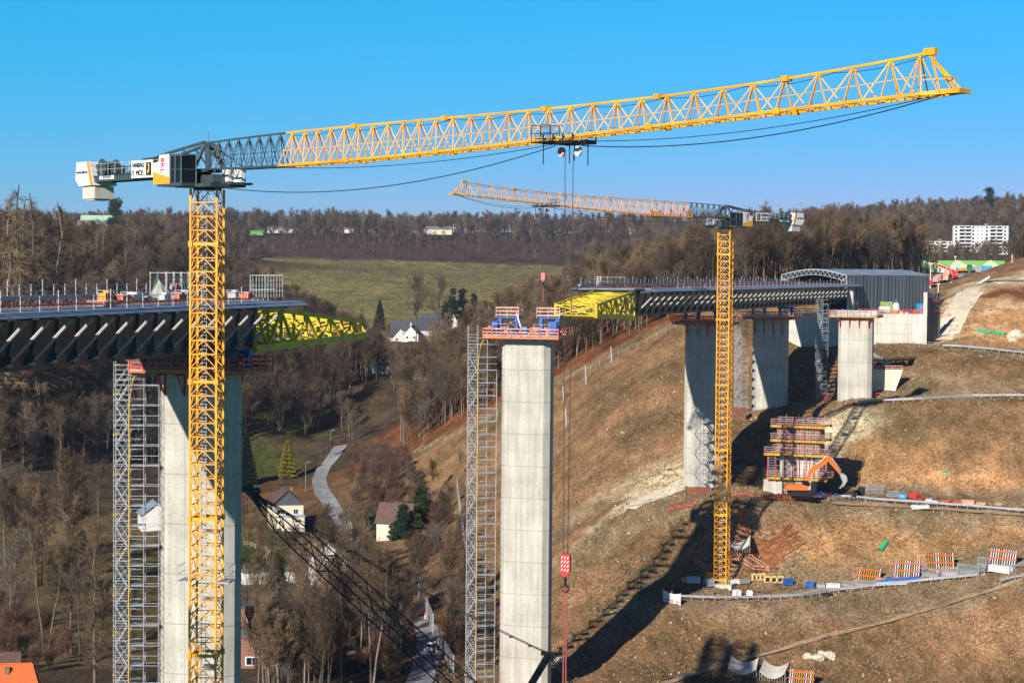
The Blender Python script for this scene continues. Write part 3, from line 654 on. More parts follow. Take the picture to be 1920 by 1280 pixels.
person("worker in orange jacket bending forward on a trestle above the railing", loc2(-2.2, -2.3, .96), a2 - .3, dict(BEND), M_HELM)
# ---------------------------------------------------------------- tower cranes
def txt(body, size, loc, xdir, up, m, parent, name="lettering"):
    cu = bpy.data.curves.new(name, 'FONT'); cu.body = body; cu.size = size; cu.extrude = .015; cu.align_x = 'CENTER'; cu.align_y = 'CENTER'; cu.materials.append(m)
    o = bpy.data.objects.new(name, cu); COL.objects.link(o)
    x = Vector(xdir).normalized(); y = Vector(up).normalized(); z = x.cross(y)
    M = Matrix((x, y, z)).transposed().to_4x4(); M.translation = Vector(loc)
    o.parent = parent; CH.setdefault(parent.name, []).append(o)
    inv = parent.matrix_basis.inverted()
    if parent.parent is not None: inv = inv @ parent.parent.matrix_basis.inverted()
    M = inv @ M; o.matrix_basis = M
    bpy.context.view_layer.update(); me = bpy.data.meshes.new_from_object(o.evaluated_get(bpy.context.evaluated_depsgraph_get()))
    bpy.data.objects.remove(o); o = bpy.data.objects.new(name, me); COL.objects.link(o); o.parent = parent; o.matrix_basis = M; CH[parent.name][-1] = o
    return o
def tower_crane(label, base, ztop, mrz, w, tip, tabB, tabT, sgn, s_grey, trolley_s, hook_z, rope_h, sec=1.18, detail=True, platforms=(), sling=12, dL=2.4):
    bx, by, bz = base; root = thing("tower_crane", label, "tower crane", base)
    H = ztop - bz; h2 = w / 2; ca, sa = math.cos(mrz), math.sin(mrz)
    def M_(x, y, z): return (x * ca - y * sa, x * sa + y * ca, z)
    # mast
    m = MB(); C4 = [(-h2, -h2), (h2, -h2), (h2, h2), (-h2, h2)]
    for x, y in C4: m.bar(M_(x, y, 0), M_(x, y, H), .17, .17, up=M_(0, 1, 0))
    n = int(H / sec); dz = H / n
    for i in range(n):
        z0 = i * dz; big = (n - i) % 10 == 4
        for k in range(4):
            (x0, y0), (x1, y1) = C4[k], C4[(k + 1) % 4]; mx, my = (x0 + x1) / 2, (y0 + y1) / 2
            m.bar(M_(x0, y0, z0), M_(x1, y1, z0), .08, .26 if big else .09)
            m.bar(M_(x0, y0, z0), M_(mx, my, z0 + dz), .07); m.bar(M_(x1, y1, z0), M_(mx, my, z0 + dz), .07)
        if big:
            for x, y in C4: m.box(M_(x, y, z0), (.34, .34, .5), mrz)
    m.build("mast", M_YEL, root)
    m = MB()
    for sx in (-.2, .2): m.bar(M_(sx - .3, .2, 1), M_(sx - .3, .2, H - .5), .05)
    for z in np.arange(1, H - .5, .3): m.bar(M_(-.5, .2, z), M_(-.1, .2, z), .035)
    for z in np.arange(1, H - .5, .9):
        for q in range(5):
            a = math.pi * (q / 4) ; b_ = math.pi * ((q + 1) / 4)
            if q < 4: m.bar(M_(-.3 + .38 * math.cos(a), .2 - .5 * math.sin(a), z), M_(-.3 + .38 * math.cos(b_), .2 - .5 * math.sin(b_), z), .03)
    m.build("ladder", M_GALV, root)
    for z in np.arange(H - 6.2, 2, -5.9): MB().box(M_(.35, 0, z), (w * .52, w * .8, .06), mrz).build("rest_platform", M_GALVD, root)
    for zc in platforms:                       # climbing platforms hung outside the mast
        for sd in (-1, 1):
            m = MB(); z = zc - bz; x = sd * (h2 + .62)
            m.box(M_(x, 0, z), (1.05, 2.3, .14), mrz)
            for yy in (-1.1, 1.1):
                for xx in (x - .48, x + .48): m.bar(M_(xx, yy, z), M_(xx, yy, z + 1.35), .05)
                for zz in (.7, 1.35): m.bar(M_(x - .48, yy, z + zz), M_(x + .48, yy, z + zz), .04)
            for zz in (.7, 1.35): m.bar(M_(x + sd * .48, -1.1, z + zz), M_(x + sd * .48, 1.1, z + zz), .04)
            m.build("climbing_platform", M_GALVD, root)
    # foundation
    m = MB(); m.box((0, 0, .1), (5.2, 5.2, 1.0), mrz); m.build("footing", M_CONC2, root)
    # upper works, in plan coordinates along the jib
    u = Vector((tip[0] - bx, tip[1] - by, 0)); L = u.length; u.normalize(); nv = Vector((u.y, -u.x, 0)) * sgn; B = Vector((bx, by, 0))
    def Q(s, t, z): return B + u * s + nv * t + Vector((0, 0, z)) - Vector(base)
    def s_of(px): r = (px - 960) / F; v = P(px, 300, 100.0); r = v.x / v.y; return (B.x - r * B.y) / (r * u.y - u.x)
    def ztab(tab):
        ss = []; zz = []
        for px, py in tab:
            s = s_of(px); d = (B + u * s).y; v = P(px, py, d); ss.append(s); zz.append(v.z)
        o = np.argsort(ss); ss = np.array(ss)[o]; zz = np.array(zz)[o]
        co = np.polyfit(ss, zz, 3); return lambda s: float(np.polyval(co, s))
    zB = ztab(tabB); zT = ztab(tabT); hw = .85
    def jib(s0, s1, lens, m, name, mt, top0=True):
        nodes = [s0]; 
        while nodes[-1] < s1 - 1: nodes.append(min(s1, nodes[-1] + lens(nodes[-1])))
        if s1 - nodes[-1] > .1: nodes[-1] = s1
        mb = MB(); ty = .0
        for a, b in zip(nodes[:-1], nodes[1:]):
            c = (a + b) / 2
            for t in (-hw, hw):
                mb.bar(Q(a, t, zB(a)), Q(b, t, zB(b)), .13, .16)
                mb.bar(Q(a, t, zB(a)), Q(c, 0, zT(c)), .072); mb.bar(Q(b, t, zB(b)), Q(c, 0, zT(c)), .072)
                mb.bar(Q(c, t, zB(c)), Q(c, 0, zT(c)), .06)
            mb.bar(Q(a, -hw, zB(a)), Q(a, hw, zB(a)), .08); mb.bar(Q(a, -hw, zB(a)), Q(b, hw, zB(b)), .07); mb.bar(Q(c, -hw, zB(c)), Q(c, hw, zB(c)), .07)
            mb.bar(Q(a, 0, zT(a)), Q(b, 0, zT(b)), .15, .15)
            zm = lambda s: zB(s) + .45 * (zT(s) - zB(s))
            mb.bar(Q(a, .42, zm(a)), Q(b, .42, zm(b)), .045)
        k = 0
        for a in np.arange(s0 + 9.5, s1 - 4, 11.2):
            mb.box(tuple(Q(a, 0, zT(a))), (.5, .5, .34), math.atan2(u.y, u.x))
            for t in (-hw, hw): mb.box(tuple(Q(a, t, zB(a))), (.5, .26, .34), math.atan2(u.y, u.x))
        mb.build(name, mt, root); return nodes
    s_grey = s_of(s_grey)
    jib(s_grey, L - dL, lambda s: 1.75 + 1.25 * max(0, (s - 10) / (L - 10)) ** 1.3, None, "jib", M_YEL)
    sL = L - dL; mb = MB()                    # jib head
    for t in (-hw, hw): mb.bar(Q(sL, t, zB(sL)), Q(L, t * .3, zB(L) - .02), .18, .22); mb.bar(Q(sL - .2, 0, zT(sL)), Q(L - .2, t * .35, zB(L) + .1), .10); mb.bar(Q(sL + 1.2, t * .8, zB(sL + 1.2)), Q(sL, 0, zT(sL)), .09)
    mb.box(tuple(Q(L - .4, 0, zB(L))), (1.3, 1.1, .26), math.atan2(u.y, u.x)); mb.box(tuple(Q(sL, 0, zT(sL) + .05)), (.8, .34, .4), math.atan2(u.y, u.x))
    mb.bar(Q(sL + 1.5, -.6, zB(sL) + .9), Q(sL + 1.5, .6, zB(sL) + .9), .07); mb.bar(Q(sL, .7, zB(sL) + .8), Q(sL + 1.9, .5, zB(sL) + .8), .06)
    mb.build("jib_head", M_YEL, root)
    # grey root section with the A-frame
    zr = zB(0); zt = zT(0)
    jib(1.0, s_grey, lambda s: 1.55, None, "jib_root", M_GRY)
    mb = MB()
    for t in (-.8, .8):
        mb.bar(Q(1.2, t, zr - .1), Q(.1, t * .35, zt + .1), .22); mb.bar(Q(-1.0, t, zr - .1), Q(.1, t * .35, zt + .1), .26); mb.bar(Q(-1.0, t, zr - .1), Q(1.2, t, zr - .1), .3)
        mb.bar(Q(1.6, t, zr), Q(.6, t * .4, zt - .1), .16); mb.bar(Q(2.6, t, zr + .9), Q(.3, t * .4, zt - .3), .12)
        # stays of the counter jib
        mb.bar(Q(.1, t * .5, zt + .05), Q(-5.4, t, zt - .75), .22); mb.bar(Q(-5.4, t, zt - .75), Q(-15.0, t, zr + .15), .15); mb.bar(Q(-5.4, t, zt - .75), Q(-6.2, t, zr + .1), .13); mb.bar(Q(-3.0, t * .8, zt - .4), Q(-1.2, t, zr + .3), .12)
        mb.bar(Q(-5.4, t, zt - .75), Q(-10.2, t, zr + .1), .12)
    mb.bar(Q(0.1, 0, zt + .1), Q(.1, 0, zt + 1.0), .05)
    mb.build("a_frame", M_GRY, root)
    # counter jib
    CL = 20.7; mb = MB(); zc = zr - .25
    for t in (-.95, .95): mb.bar(Q(-1, t, zc), Q(-CL, t, zc - .15), .22, .55)
    for s in np.arange(-2, -CL, -1.6): mb.bar(Q(s, -.9, zc), Q(s, .9, zc), .12, .2)
    mb.bar(Q(-1, 0, zc + .26), Q(-CL, 0, zc + .12), 2.3, .05)
    mb.build("counter_jib", M_GRY, root)
    mb = MB()
    for t in (-1.15, 1.15):
        for s in np.arange(-2.5, -CL + 2, -1.25):
            mb.bar(Q(s, t, zc + .25), Q(s, t, zc + 1.35), .04)
        for zz in (.8, 1.33): mb.bar(Q(-2.5, t, zc + zz), Q(-CL + 2.4, t, zc + zz - .1), .04)
    mb.build("handrail", M_GALVD, root)
    az = math.atan2(u.y, u.x); c4 = lambda s, t, z: tuple(Q(s, t, z))
    mb = MB(); mb.tube([Q(-16.8, -.7, zc + .95), Q(-16.8, .7, zc + .95)], .55, 14); mb.tube([Q(-16.8, -.75, zc + .95), Q(-16.8, -.7, zc + .95)], .8, 14); mb.tube([Q(-16.8, .7, zc + .95), Q(-16.8, .75, zc + .95)], .8, 14); mb.box(c4(-18.3, 0, zc + .8), (1.2, 1.3, 1.0), az); mb.box(c4(-15.2, 0, zc + .7), (.9, 1.0, .8), az)
    mb.build("hoist_winch", M_GRY, root)
    mb = MB(); mb.box(c4(-8.8, .2, zc + .95), (1.5, 1.2, 1.2), az); mb.box(c4(-3.4, .2, zc + .8), (1.3, 1.3, 1.0), az); mb.build("switch_cabinet", M_GRY, root)
    # ballast housing: white with an orange band, concrete blocks below
    e = -CL + .2; hb = 1.25
    prof = [(e - .15, zc + 1.5), (e + 2.3, zc + 1.5), (e + 3.0, zc - .7), (e + 2.3, zc - .7), (e + .3, zc - .75), (e - .35, zc - .1)]
    mb = MB(); mb.extr([Q(s, hb, z) for s, z in prof], -nv * 2 * hb); mb.build("ballast_housing", M_WHT, root)
    band = [(e + 1.75, zc + 1.49), (e + 2.25, zc + 1.49), (e + 2.94, zc - .69), (e + 2.44, zc - .69)]
    mb = MB(); mb.extr([Q(s, hb + .02, z) for s, z in band], -nv * .015); mb.build("orange_band", mat("signal_orange", (.80, .26, .02), .5), root)
    mb = MB(); mb.box(c4(e + 1.7, 0, zc - 1.35), (2.3, 2.0, 1.15), az); mb.box(c4(e + 1.7, 0, zc - 2.0), (1.5, 1.7, .14), az); mb.build("ballast_block", M_CONC2, root)
    # slewing ring and platform
    mb = MB(); mb.tube([(0, 0, H - .1), (0, 0, H + .5)], 1.25, 20); mb.tube([(0, 0, H + .5), (0, 0, zr - bz - .5)], 1.05, 20); mb.build("slewing_ring", M_BLK, root)
    zp = ztop + .25; mb = MB(); mb.box(c4(.6, .1, zp), (5.6, 3.6, .28), az); mb.bar(Q(-1.2, 0, zp + .3), Q(2.4, 0, zp + .6), 2.0, .7); mb.box(c4(3.2, -.9, zp + .15), (1.6, 2.2, .2), az); mb.build("slewing_platform", M_GRY, root)
    mb = MB(); mb.box(c4(3.6, -.95, zp + .95), (1.1, .5, 1.3), az); mb.box(c4(2.4, -.8, zp + .9), (.9, 1.1, 1.1), az); mb.build("machine_box", M_WHT, root)
    # cab on the camera side
    cz = zp + .15; tc_ = 2.35; cs = -1.1
    mb = MB(); prof = [(cs - 2.7, cz), (cs - .1, cz), (cs - .2, cz + 2.55), (cs - 1.7, cz + 2.5), (cs - 1.85, cz + 1.95), (cs - 2.7, cz + 1.85)]
    mb.extr([Q(s, tc_ + .75, z) for s, z in prof], -nv * 1.6); mb.build("cab_shell", M_WHT, root)
    mb = MB(); mb.extr([Q(s, tc_ + .77, z) for s, z in [(cs - 2.72, cz - .02), (cs - .06, cz - .02), (cs - .06, cz + .55), (cs - 2.72, cz + 1.1)]], -nv * 1.64); mb.build("cab_panel", mat("panel_orange", (.80, .33, .02), .45), root)
    mb = MB(); mb.box(c4(cs + .85, tc_ - .05, cz + 1.25), (1.75, 1.45, 2.3), az); mb.build("cab_glass", M_GLASS, root)
    mb = MB()
    for s in (cs + .0, cs + .75, cs + 1.74):
        for t in (tc_ - .8, tc_ + .7): mb.bar(Q(s, t, cz), Q(s, t, cz + 2.5), .1)
    for z in (cz + .03, cz + 1.2, cz + 2.47):
        for t in (tc_ - .8, tc_ + .7): mb.bar(Q(cs, t, z), Q(cs + 1.74, t, z), .09)
        mb.bar(Q(cs + 1.76, tc_ - .8, z), Q(cs + 1.76, tc_ + .7, z), .09)
    mb.box(c4(cs + .1, tc_ - .05, cz - .12), (4.0, 1.9, .2), az); mb.bar(Q(cs - .5, 1.2, cz - .12), Q(cs - .5, 2.0, cz - .12), .3); mb.bar(Q(cs + .5, 1.0, cz + .3), Q(cs + .5, 1.7, cz + .3), .6)
    mb.build("cab_frame", M_GRY, root)
    # sign board on the counter jib
    sb_ = bpy.data.objects.new("sign_board", None)
    mb = MB(); mb.extr([Q(s, 1.3, z) for s, z in [(-10.6, zc - .25), (-6.9, zc - .25), (-6.9, zc + 1.3), (-10.6, zc + 1.3)]], -nv * .06); sg = mb.build("sign_board", M_WHT, root)
    mb = MB(); mb.extr([Q(s, 1.345, z) for s, z in [(-8.0, zc - .05), (-7.15, zc - .05), (-7.15, zc + 1.1), (-8.0, zc + 1.1)]], -nv * .03); mb.build("emblem", M_BLK, sg)
    mb = MB(); mb.extr([Q(s, 1.36, z) for s, z in [(-7.6, zc + .05), (-7.4, zc + .4), (-7.45, zc + 1.0), (-7.7, zc + 1.0), (-7.55, zc + .55), (-7.8, zc + .3)]], -nv * .02); mb.build("emblem_figure", M_TAPE, sg)
    M_NAVY = mat("sign_navy", (.01, .015, .05), .5); M_RL = mat("lettering_red", (.6, .02, .02), .5)
    wx = (u if sgn > 0 else -u); wx = wx if wx.x > 0 else -wx
    Wd = lambda s, t, z: Q(s, t, z) + Vector(base)
    txt("HABAU", .62, Wd(-9.3, 1.37, zc + .88), wx, (0, 0, 1), M_NAVY, sg); txt("MCE", .62, Wd(-9.1, 1.37, zc + .18), wx, (0, 0, 1), M_NAVY, sg)
    mb = MB()
    for z in (.0, .17, .34): mb.extr([Q(s, 1.36, zc + z + q) for s, q in [(-10.45, 0), (-10.0, 0), (-10.0, .07), (-10.45, .07)]], -nv * .02)
    mb.build("emblem", M_NAVY, sg)
    hs_ = [o for o in CH[root.name] if o.name.startswith("ballast_housing")][0]; txt("www.bkl.de", .44, Wd(e + .9, hb + .03, zc + .55), wx, (0, 0, 1), M_NAVY, hs_)
    cs_ = [o for o in CH[root.name] if o.name.startswith("cab_shell")][0]; txt("BKL", .78, Wd(cs - 1.2, tc_ + .8, cz + 1.62), (0, 0, -1), wx, M_RL, cs_)
    mb = MB(); mb.extr([Q(s, 1.12, z) for s, z in [(-16.6, zc - .2), (-14.0, zc - .2), (-14.0, zc + .18), (-16.6, zc + .18)]], -nv * .04); pl = mb.build("name_plate", M_WHT, root)
    txt("LIEBHERR", .40, Wd(-15.3, 1.13, zc - .01), wx, (0, 0, 1), M_NAVY, pl)
    # trolley
    ts = trolley_s; zz = zB(ts); mb = MB()
    mb.bar(Q(ts - 1.5, -1.1, zz - .35), Q(ts + 1.5, -1.1, zz - .35), .16, .2); mb.bar(Q(ts - 1.5, 1.1, zz - .35), Q(ts + 1.5, 1.1, zz - .35), .16, .2)
    for s in (-1.5, -.5, .5, 1.5):
        mb.bar(Q(ts + s, -1.1, zz - .35), Q(ts + s, 1.1, zz - .35), .14)
        for t in (-1.1, 1.1): mb.bar(Q(ts + s, t, zz - .35), Q(ts + s, t, zz + .25), .12)
    mb.bar(Q(ts - .2, 1.15, zz - .3), Q(ts - 2.2, 1.15, zz - .3), .9, .1)
    for s in (-2.2, -1.2, -.2):
        for t in (.75, 1.6): mb.bar(Q(ts + s, t, zz - .3), Q(ts + s, t, zz + .85), .06)
    for t in (.75, 1.6):
        for q in (.3, .85): mb.bar(Q(ts - 2.2, t, zz + q), Q(ts - .2, t, zz + q), .05)
    for s, t, l in ((-1.7, .9, 1.5), (.2, -.3, 1.3), (.35, .3, 1.5), (1.9, 0, 1.7)): mb.bar(Q(ts + s, t, zz - .3), Q(ts + s, t, zz - .3 - l), .08)
    mb.bar(Q(ts + 1.5, 0, zz - .35), Q(ts + 2.1, 0, zz - .35), .8, .25)
    tr = mb.build("trolley", M_BLK, root)
    for s, mt in ((-.8, M_PINK), (.9, M_WHT)):
        mb = MB(); cc = Q(ts + s, 0, zz - .95); rg = nv * .09; mb.tube([cc - rg, cc + rg], .34, 18); mb.build("pulley", mt, tr)
    ro = MB()
    for s in (-.42, .42): ro.bar(Q(ts + s, 0, zz - .9), Q(ts + s * .55, 0, hook_z + 1.3), .05)
    # hoist and trolley ropes along the jib, one hanging in a bow
    def cate(a, b, sag, r, n=26):
        pp = [Vector(a).lerp(Vector(b), i / n) - Vector((0, 0, sag * 4 * (i / n) * (1 - i / n))) for i in range(n + 1)]; ro.tube(pp, r, 4, False)
    cate(Q(2.5, .2, zr - 1.6 if sgn > 0 else zr - .6), Q(ts - 1.2, .2, zz - .5), rope_h, .035); cate(Q(ts + 1.5, .2, zz - .6), Q(L - 1.0, .1, zB(L) - .1), rope_h * .7, .035)
    cate(Q(4, -.2, zr + .3), Q(ts, -.2, zz - .2), .9, .025); cate(Q(ts, -.2, zz - .2), Q(L - 1, -.2, zB(L)), .8, .025)
    for k in range(9):
        s0_ = s_grey + (sL - s_grey) * k / 9; s1_ = s_grey + (sL - s_grey) * (k + 1) / 9; cate(Q(s0_, 0, zT(s0_) - .12), Q(s1_, 0, zT(s1_) - .12), .25, .02, 6)
    ro.build("hoist_rope", M_ROPE, root)
    # hook block, red with white slanted bars
    hk = MB(); cc = Q(ts, 0, hook_z)
    ol = [(-.32, 1.5), (.32, 1.5), (.36, .9), (.33, .2), (.12, -.1), (-.12, -.1), (-.33, .2), (-.36, .9)]
    ux = Vector((1, -.25, 0)).normalized(); nn = Vector((-.25, -1, 0)).normalized()
    hk.extr([cc + ux * a + Vector((0, 0, b)) + nn * .18 for a, b in ol], -nn * .12); hk.extr([cc + ux * a + Vector((0, 0, b)) - nn * .08 for a, b in ol], -nn * .12)
    hk.tube([cc + Vector((0, 0, .9)) - nn * .1, cc + Vector((0, 0, .9)) + nn * .1], .3, 14)
    hkb = hk.build("hook_block", M_RED, root); wb = MB()
    for r_ in range(4):
        for c_ in range(3):
            x = -.24 + c_ * .21; z = .42 + r_ * .29 - c_ * .02
            wb.extr([cc + ux * a + Vector((0, 0, b)) + nn * .195 for a, b in [(x - .05, z - .09), (x + .02, z - .09), (x + .11, z + .08), (x + .04, z + .08)]], -nn * .012)
    wb.build("white_bar", M_WHT, hkb)
    hk = MB(); hk.tube([cc + Vector((0, 0, -.1)), cc + Vector((0, 0, -.75))], .1, 8)
    pp = [cc + ux * (.24 * math.cos(a)) + Vector((0, 0, -.95 + .24 * math.sin(a))) for a in np.linspace(1.9, -2.6, 9)]; hk.tube(pp, .07, 6)
    hk.build("hook", M_BLK, root)
    if sling:
        sl_ = MB(); sl_.bar(cc + Vector((-.08, 0, -.9)), cc + Vector((-.12, 0, -.9 - sling)), .09); sl_.bar(cc + Vector((.08, 0, -.9)), cc + Vector((.14, 0, -.9 - sling)), .09); sl_.build("sling", mat("sling_rust", (.28, .06, .045), .7), root)
    return root
TB = [(530, 313), (640, 303), (720, 296), (830, 287), (935, 275), (1040, 262), (1150, 250), (1230, 240), (1345, 227), (1465, 210), (1600, 192), (1750, 176), (1800, 174)]
TT = [(400, 268), (530, 250), (680, 234), (740, 228), (880, 219), (935, 216), (1035, 208), (1160, 192), (1235, 180), (1350, 163), (1465, 147), (1600, 127), (1745, 101)]
cb = P(389, 355, 178.0); zt_ = cb.z
_u = Vector((.6568, -.7541)); _u.normalize()
def _s(px, py): r = P(px, py, 100.0).x / 100; return (r * cb.y - cb.x) / (_u.x - r * _u.y)
Lt = _s(1803, 172); dLt = Lt - _s(1745, 104)
big = tower_crane("large yellow tower crane in front of the left pier, dark grey cab top", (cb.x, cb.y, -84.0), zt_, math.radians(-7), 2.32, (cb.x + _u.x * Lt, cb.y + _u.y * Lt), TB, TT, 1, 537, 46.3, -21.6, 1.5, platforms=(P(389, 1088, 178).z,), sling=26, dL=dLt)
big.location = (cb.x * .843, cb.y * .843, -70.8); big.scale = (.843, .843, .843)      # the mast is 2.0 m wide
TB2 = [(848, 364), (900, 369), (960, 376), (1020, 383), (1080, 390), (1130, 395), (1200, 401), (1295, 407)]
TT2 = [(866, 341), (940, 350), (1030, 362), (1080, 367), (1120, 370), (1197, 373), (1250, 377), (1295, 381)]
c2 = P(1361, 428, 375.0); f2 = G(c2.x, c2.y)
tower_crane("smaller yellow tower crane standing on the lower terrace beside the slope", (c2.x, c2.y, f2 - .3), c2.z, math.radians(-22), 2.25, (P(848, 362, 330).x, 330.0), TB2, TT2, -1, 1293, 46.0, P(1027, 528, 335).z, 1.2, sling=2.5)
print("crane2 foot", f2, proj([c2.x, c2.y, f2]))
# ---------------------------------------------------------------- scaffold stair towers
def stair_tower(label, c, rz, z0, z1, bays=3, bw=1.5, dep=1.6, cable=True, xs=None, rows=2, partial=0, stair_every=2.0):
    root = thing("scaffold_tower", label, "scaffold", (c[0], c[1], z0), rz, "scaffold stair towers"); H = z1 - z0
    X = [i * bw for i in range(bays + 1)]; Y = [0, dep]
    for i, x in enumerate(X):
        top = H + (1.0 if i < 2 else .0) - (partial if i == bays else 0)
        for y in Y:
            m = MB(); m.bar((x, y, 0), (x, y, top), .055); 
            for z in np.arange(1, top, 2.0): m.box((x, y, z), (.12, .12, .07))
            if i == 0:
                m.mat(1)
                for z in np.arange(1.5, top, 4.0): m.box((x, y, z), (.10, .10, .22))
            m.build("standard", [M_GALV, M_TAPE], root)
    m = MB(); k = 0
    for z in np.arange(.4, H, 2.0):
        for y in Y:
            m.bar((0, y, z), (X[-1], y, z), .05)
            m.bar((0, y, z + .55), (bw, y, z + .55), .04); m.bar((0, y, z + 1.05), (bw, y, z + 1.05), .04)
            m.bar((0, y, z + 1.5), (bw, y, z + 1.5), .04)
        for x in X: m.bar((x, 0, z), (x, dep, z), .05); m.bar((x, 0, z + 1.0), (x, dep, z + 1.0), .045)
        if k % 2: m.bar((bw, 0, z + 1.0), (X[-1], 0, z + 1.0), .05)
        k += 1
    for z in np.arange(.9, H - partial, 1.0):
        m.bar((0, 0, z), (bw, 0, z), .04); m.bar((bw, dep, z), (bw * 2, dep, z), .04); m.bar((bw, 0, z + .2), (bw * 1.9, 0, z + .2), .035)
    m.build("ledger", M_GALV, root)
    m = MB(); k = 0
    for z in np.arange(.4, H - 2, 2.0):
        a, b = ((0, z), (bw, z + 2)); m.bar((0, -.03, b[1] if k % 2 == 0 else z), (bw, -.03, z if k % 2 == 0 else b[1]), .05)
        m.bar((0, dep + .03, z), (bw, dep + .03, z + 2), .05)
        k += 1
    m.build("diagonal_brace", M_GALV, root)
    k = 0
    for z in np.arange(.4, H, 2.0):
        m = MB(); m.box((bw * 1.5, dep / 2, z + .03), (bw, dep, .05)); 
        if k % 2 == 0: m.box((bw * .5, dep * .75, z + .03), (bw, dep * .45, .05))
        if k % 4 == 1 and bays > 2: m.box((bw * 2.5, dep / 2, z + .03), (bw, dep * .6, .05))
        k += 1; m.build("platform_deck", M_GALVD, root)
    nf = int((H - 2.4) / 2.0); sm = None
    for k in range(min(nf, 90)):
        z = .4 + 2.0 * k
        key = "fl%d" % (k % 2)
        if k < 2:
            m = MB(); xa, xb = (.15, bw - .15) if k % 2 == 0 else (bw - .15, .15)
            for y in (dep * .1, dep * .48): m.bar((xa, y, 0), (xb, y, 2.0), .05, .14); m.bar((xa, y, .9), (xb, y, 2.9), .04)
            for q in range(8):
                f = (q + .5) / 8; m.box((xa + (xb - xa) * f, dep * .29, 2.0 * f), (.2, dep * .38, .03))
            o = m.build("stair_flight", M_GALV, root); o.location = (0, 0, z); STF[(id(root), k % 2)] = o
        else:
            o = STF[(id(root), k % 2)].copy(); COL.objects.link(o); o.parent = root; o.location = (0, 0, z)
    if cable:
        m = MB(); pp = [(bw * 1.03, -.12, 0)]
        for z in np.arange(2, H - 4, 2.5): pp.append((bw * 1.03 + .04 * math.sin(z), -.12, z))
        pp += [(bw * 1.3, -.12, H - 2), (bw * 2.2, -.1, H + .3)]
        m.tube(pp, .06, 5); m.build("supply_cable", M_TAPE, root)
    return root
STF = {}
def foot_at(px, d): v = P(px, 640, d); return v
v = P(213, 1000, 203); stair_tower("silver scaffold stair tower with yellow cable left of the left pier", (v.x, v.y), math.radians(4), -70.5, P(213, 672, 203).z, 3, 1.48)
v = P(876, 900, 318); stair_tower("silver scaffold stair tower with yellow cable left of the central pier", (v.x, v.y), math.radians(3), -66.5, P(876, 622, 318).z, 3, 1.5, partial=6.0)
v = P(1302, 900, 405); g = G(v.x, v.y); stair_tower("scaffold stair tower in the deck's shade in front of the pier behind the small crane", (v.x, v.y), math.radians(14), g - .3, P(1302, 612, 405).z, 2, 1.7, cable=False)
v = P(1379, 700, 458); g = G(v.x, v.y); stair_tower("narrow scaffold tower left of the short shaded pier", (v.x, v.y), math.radians(4), g - .5, P(1379, 602, 458).z, 2, 1.35, cable=False)
v = P(1532, 650, 462); g = G(v.x, v.y); stair_tower("narrow scaffold tower left of the sunlit pier without deck", (v.x, v.y), math.radians(4), g - .5, P(1532, 570, 462).z, 2, 1.25, cable=False)
# ties from the towers to the piers
# ---------------------------------------------------------------- on the left deck
def deck_pt(s, u, z=0): return AX(s, u, ZT + .03 + z)
def s_at(px, u):                               # station whose offset point shows at px
    ss = np.arange(S1 - 115, S5 + 20, .25); v = [AX(s, u, ZT) for s in ss]; q, _ = proj(np.array([tuple(p) for p in v])); return float(ss[np.argmin(abs(q - px) + (0 if px > 900 else (np.array(ss) > S1 + 30) * 1e4))])
def rail_run(label, sa, sb, u, h=1.15, step=2.4, m=M_GALVD, group="guard railings on the decks", rails=3, name="guard_railing"):
    root = thing(name, label, "railing", (0, 0, 0), 0, group); n = int((sb - sa) / step); P0 = None
    for i in range(n + 1):
        a = deck_pt(sa + i * step, u); 
        o = MB().bar((0, 0, 0), (0, 0, h + .15 + (.45 if i % 3 == 0 else 0)), .07).build("post", m, root) if i < 3 else COPY[(root.name, i % 3)].copy()
        if i < 3: COPY[(root.name, i % 3)] = o
        else: COL.objects.link(o); o.parent = root
        o.location = a
    m2 = MB()
    for i in range(n):
        for k in range(rails):
            z = h * (k + 1) / rails; m2.bar(deck_pt(sa + i * step, u, z), deck_pt(sa + (i + 1) * step, u, z), .045)
    m2.build("rail", m, root); return root
COPY = {}
rail_run("steel tube guard railing along the far edge of the left deck", S1 - 112, S1 + 5, -7.2, 1.6, 2.2)
rail_run("low guard railing along the near edge of the left deck", S1 - 112, S1 - 6, 6.9, 1.0, 3.2, rails=2)
rail_run("guard railing along the far edge of the right deck", S2 + 47, S5 + 2, -7.2, 1.4, 2.4)
rail_run("guard railing along the near edge of the right deck", S2 + 60, S5 + 2, 6.9, .9, 3.4, rails=1)
for nm, sa, sb in (("left deck", S1 - 112, S1 + 12), ("right deck", S2 + 44, S5)):
    m = MB(); root = thing("protective_beam", "long pale blue-grey beam lying along the far edge of the " + nm, "beam", (0, 0, 0), 0, "beams along the deck edges")
    n = int((sb - sa) / 4)
    for i in range(n): m.bar(deck_pt(sa + i * 4, -6.4, .55), deck_pt(sa + i * 4 + 4, -6.4, .55), .5, .42)
    m.build("beam_profile", M_STEELT if "right" in nm else M_GALV, root); m = MB()
    for i in range(n): m.box(tuple(deck_pt(sa + i * 4 + 1, -6.4, .15)), (.3, .3, .4))
    m.build("beam_support", M_GALVD, root)
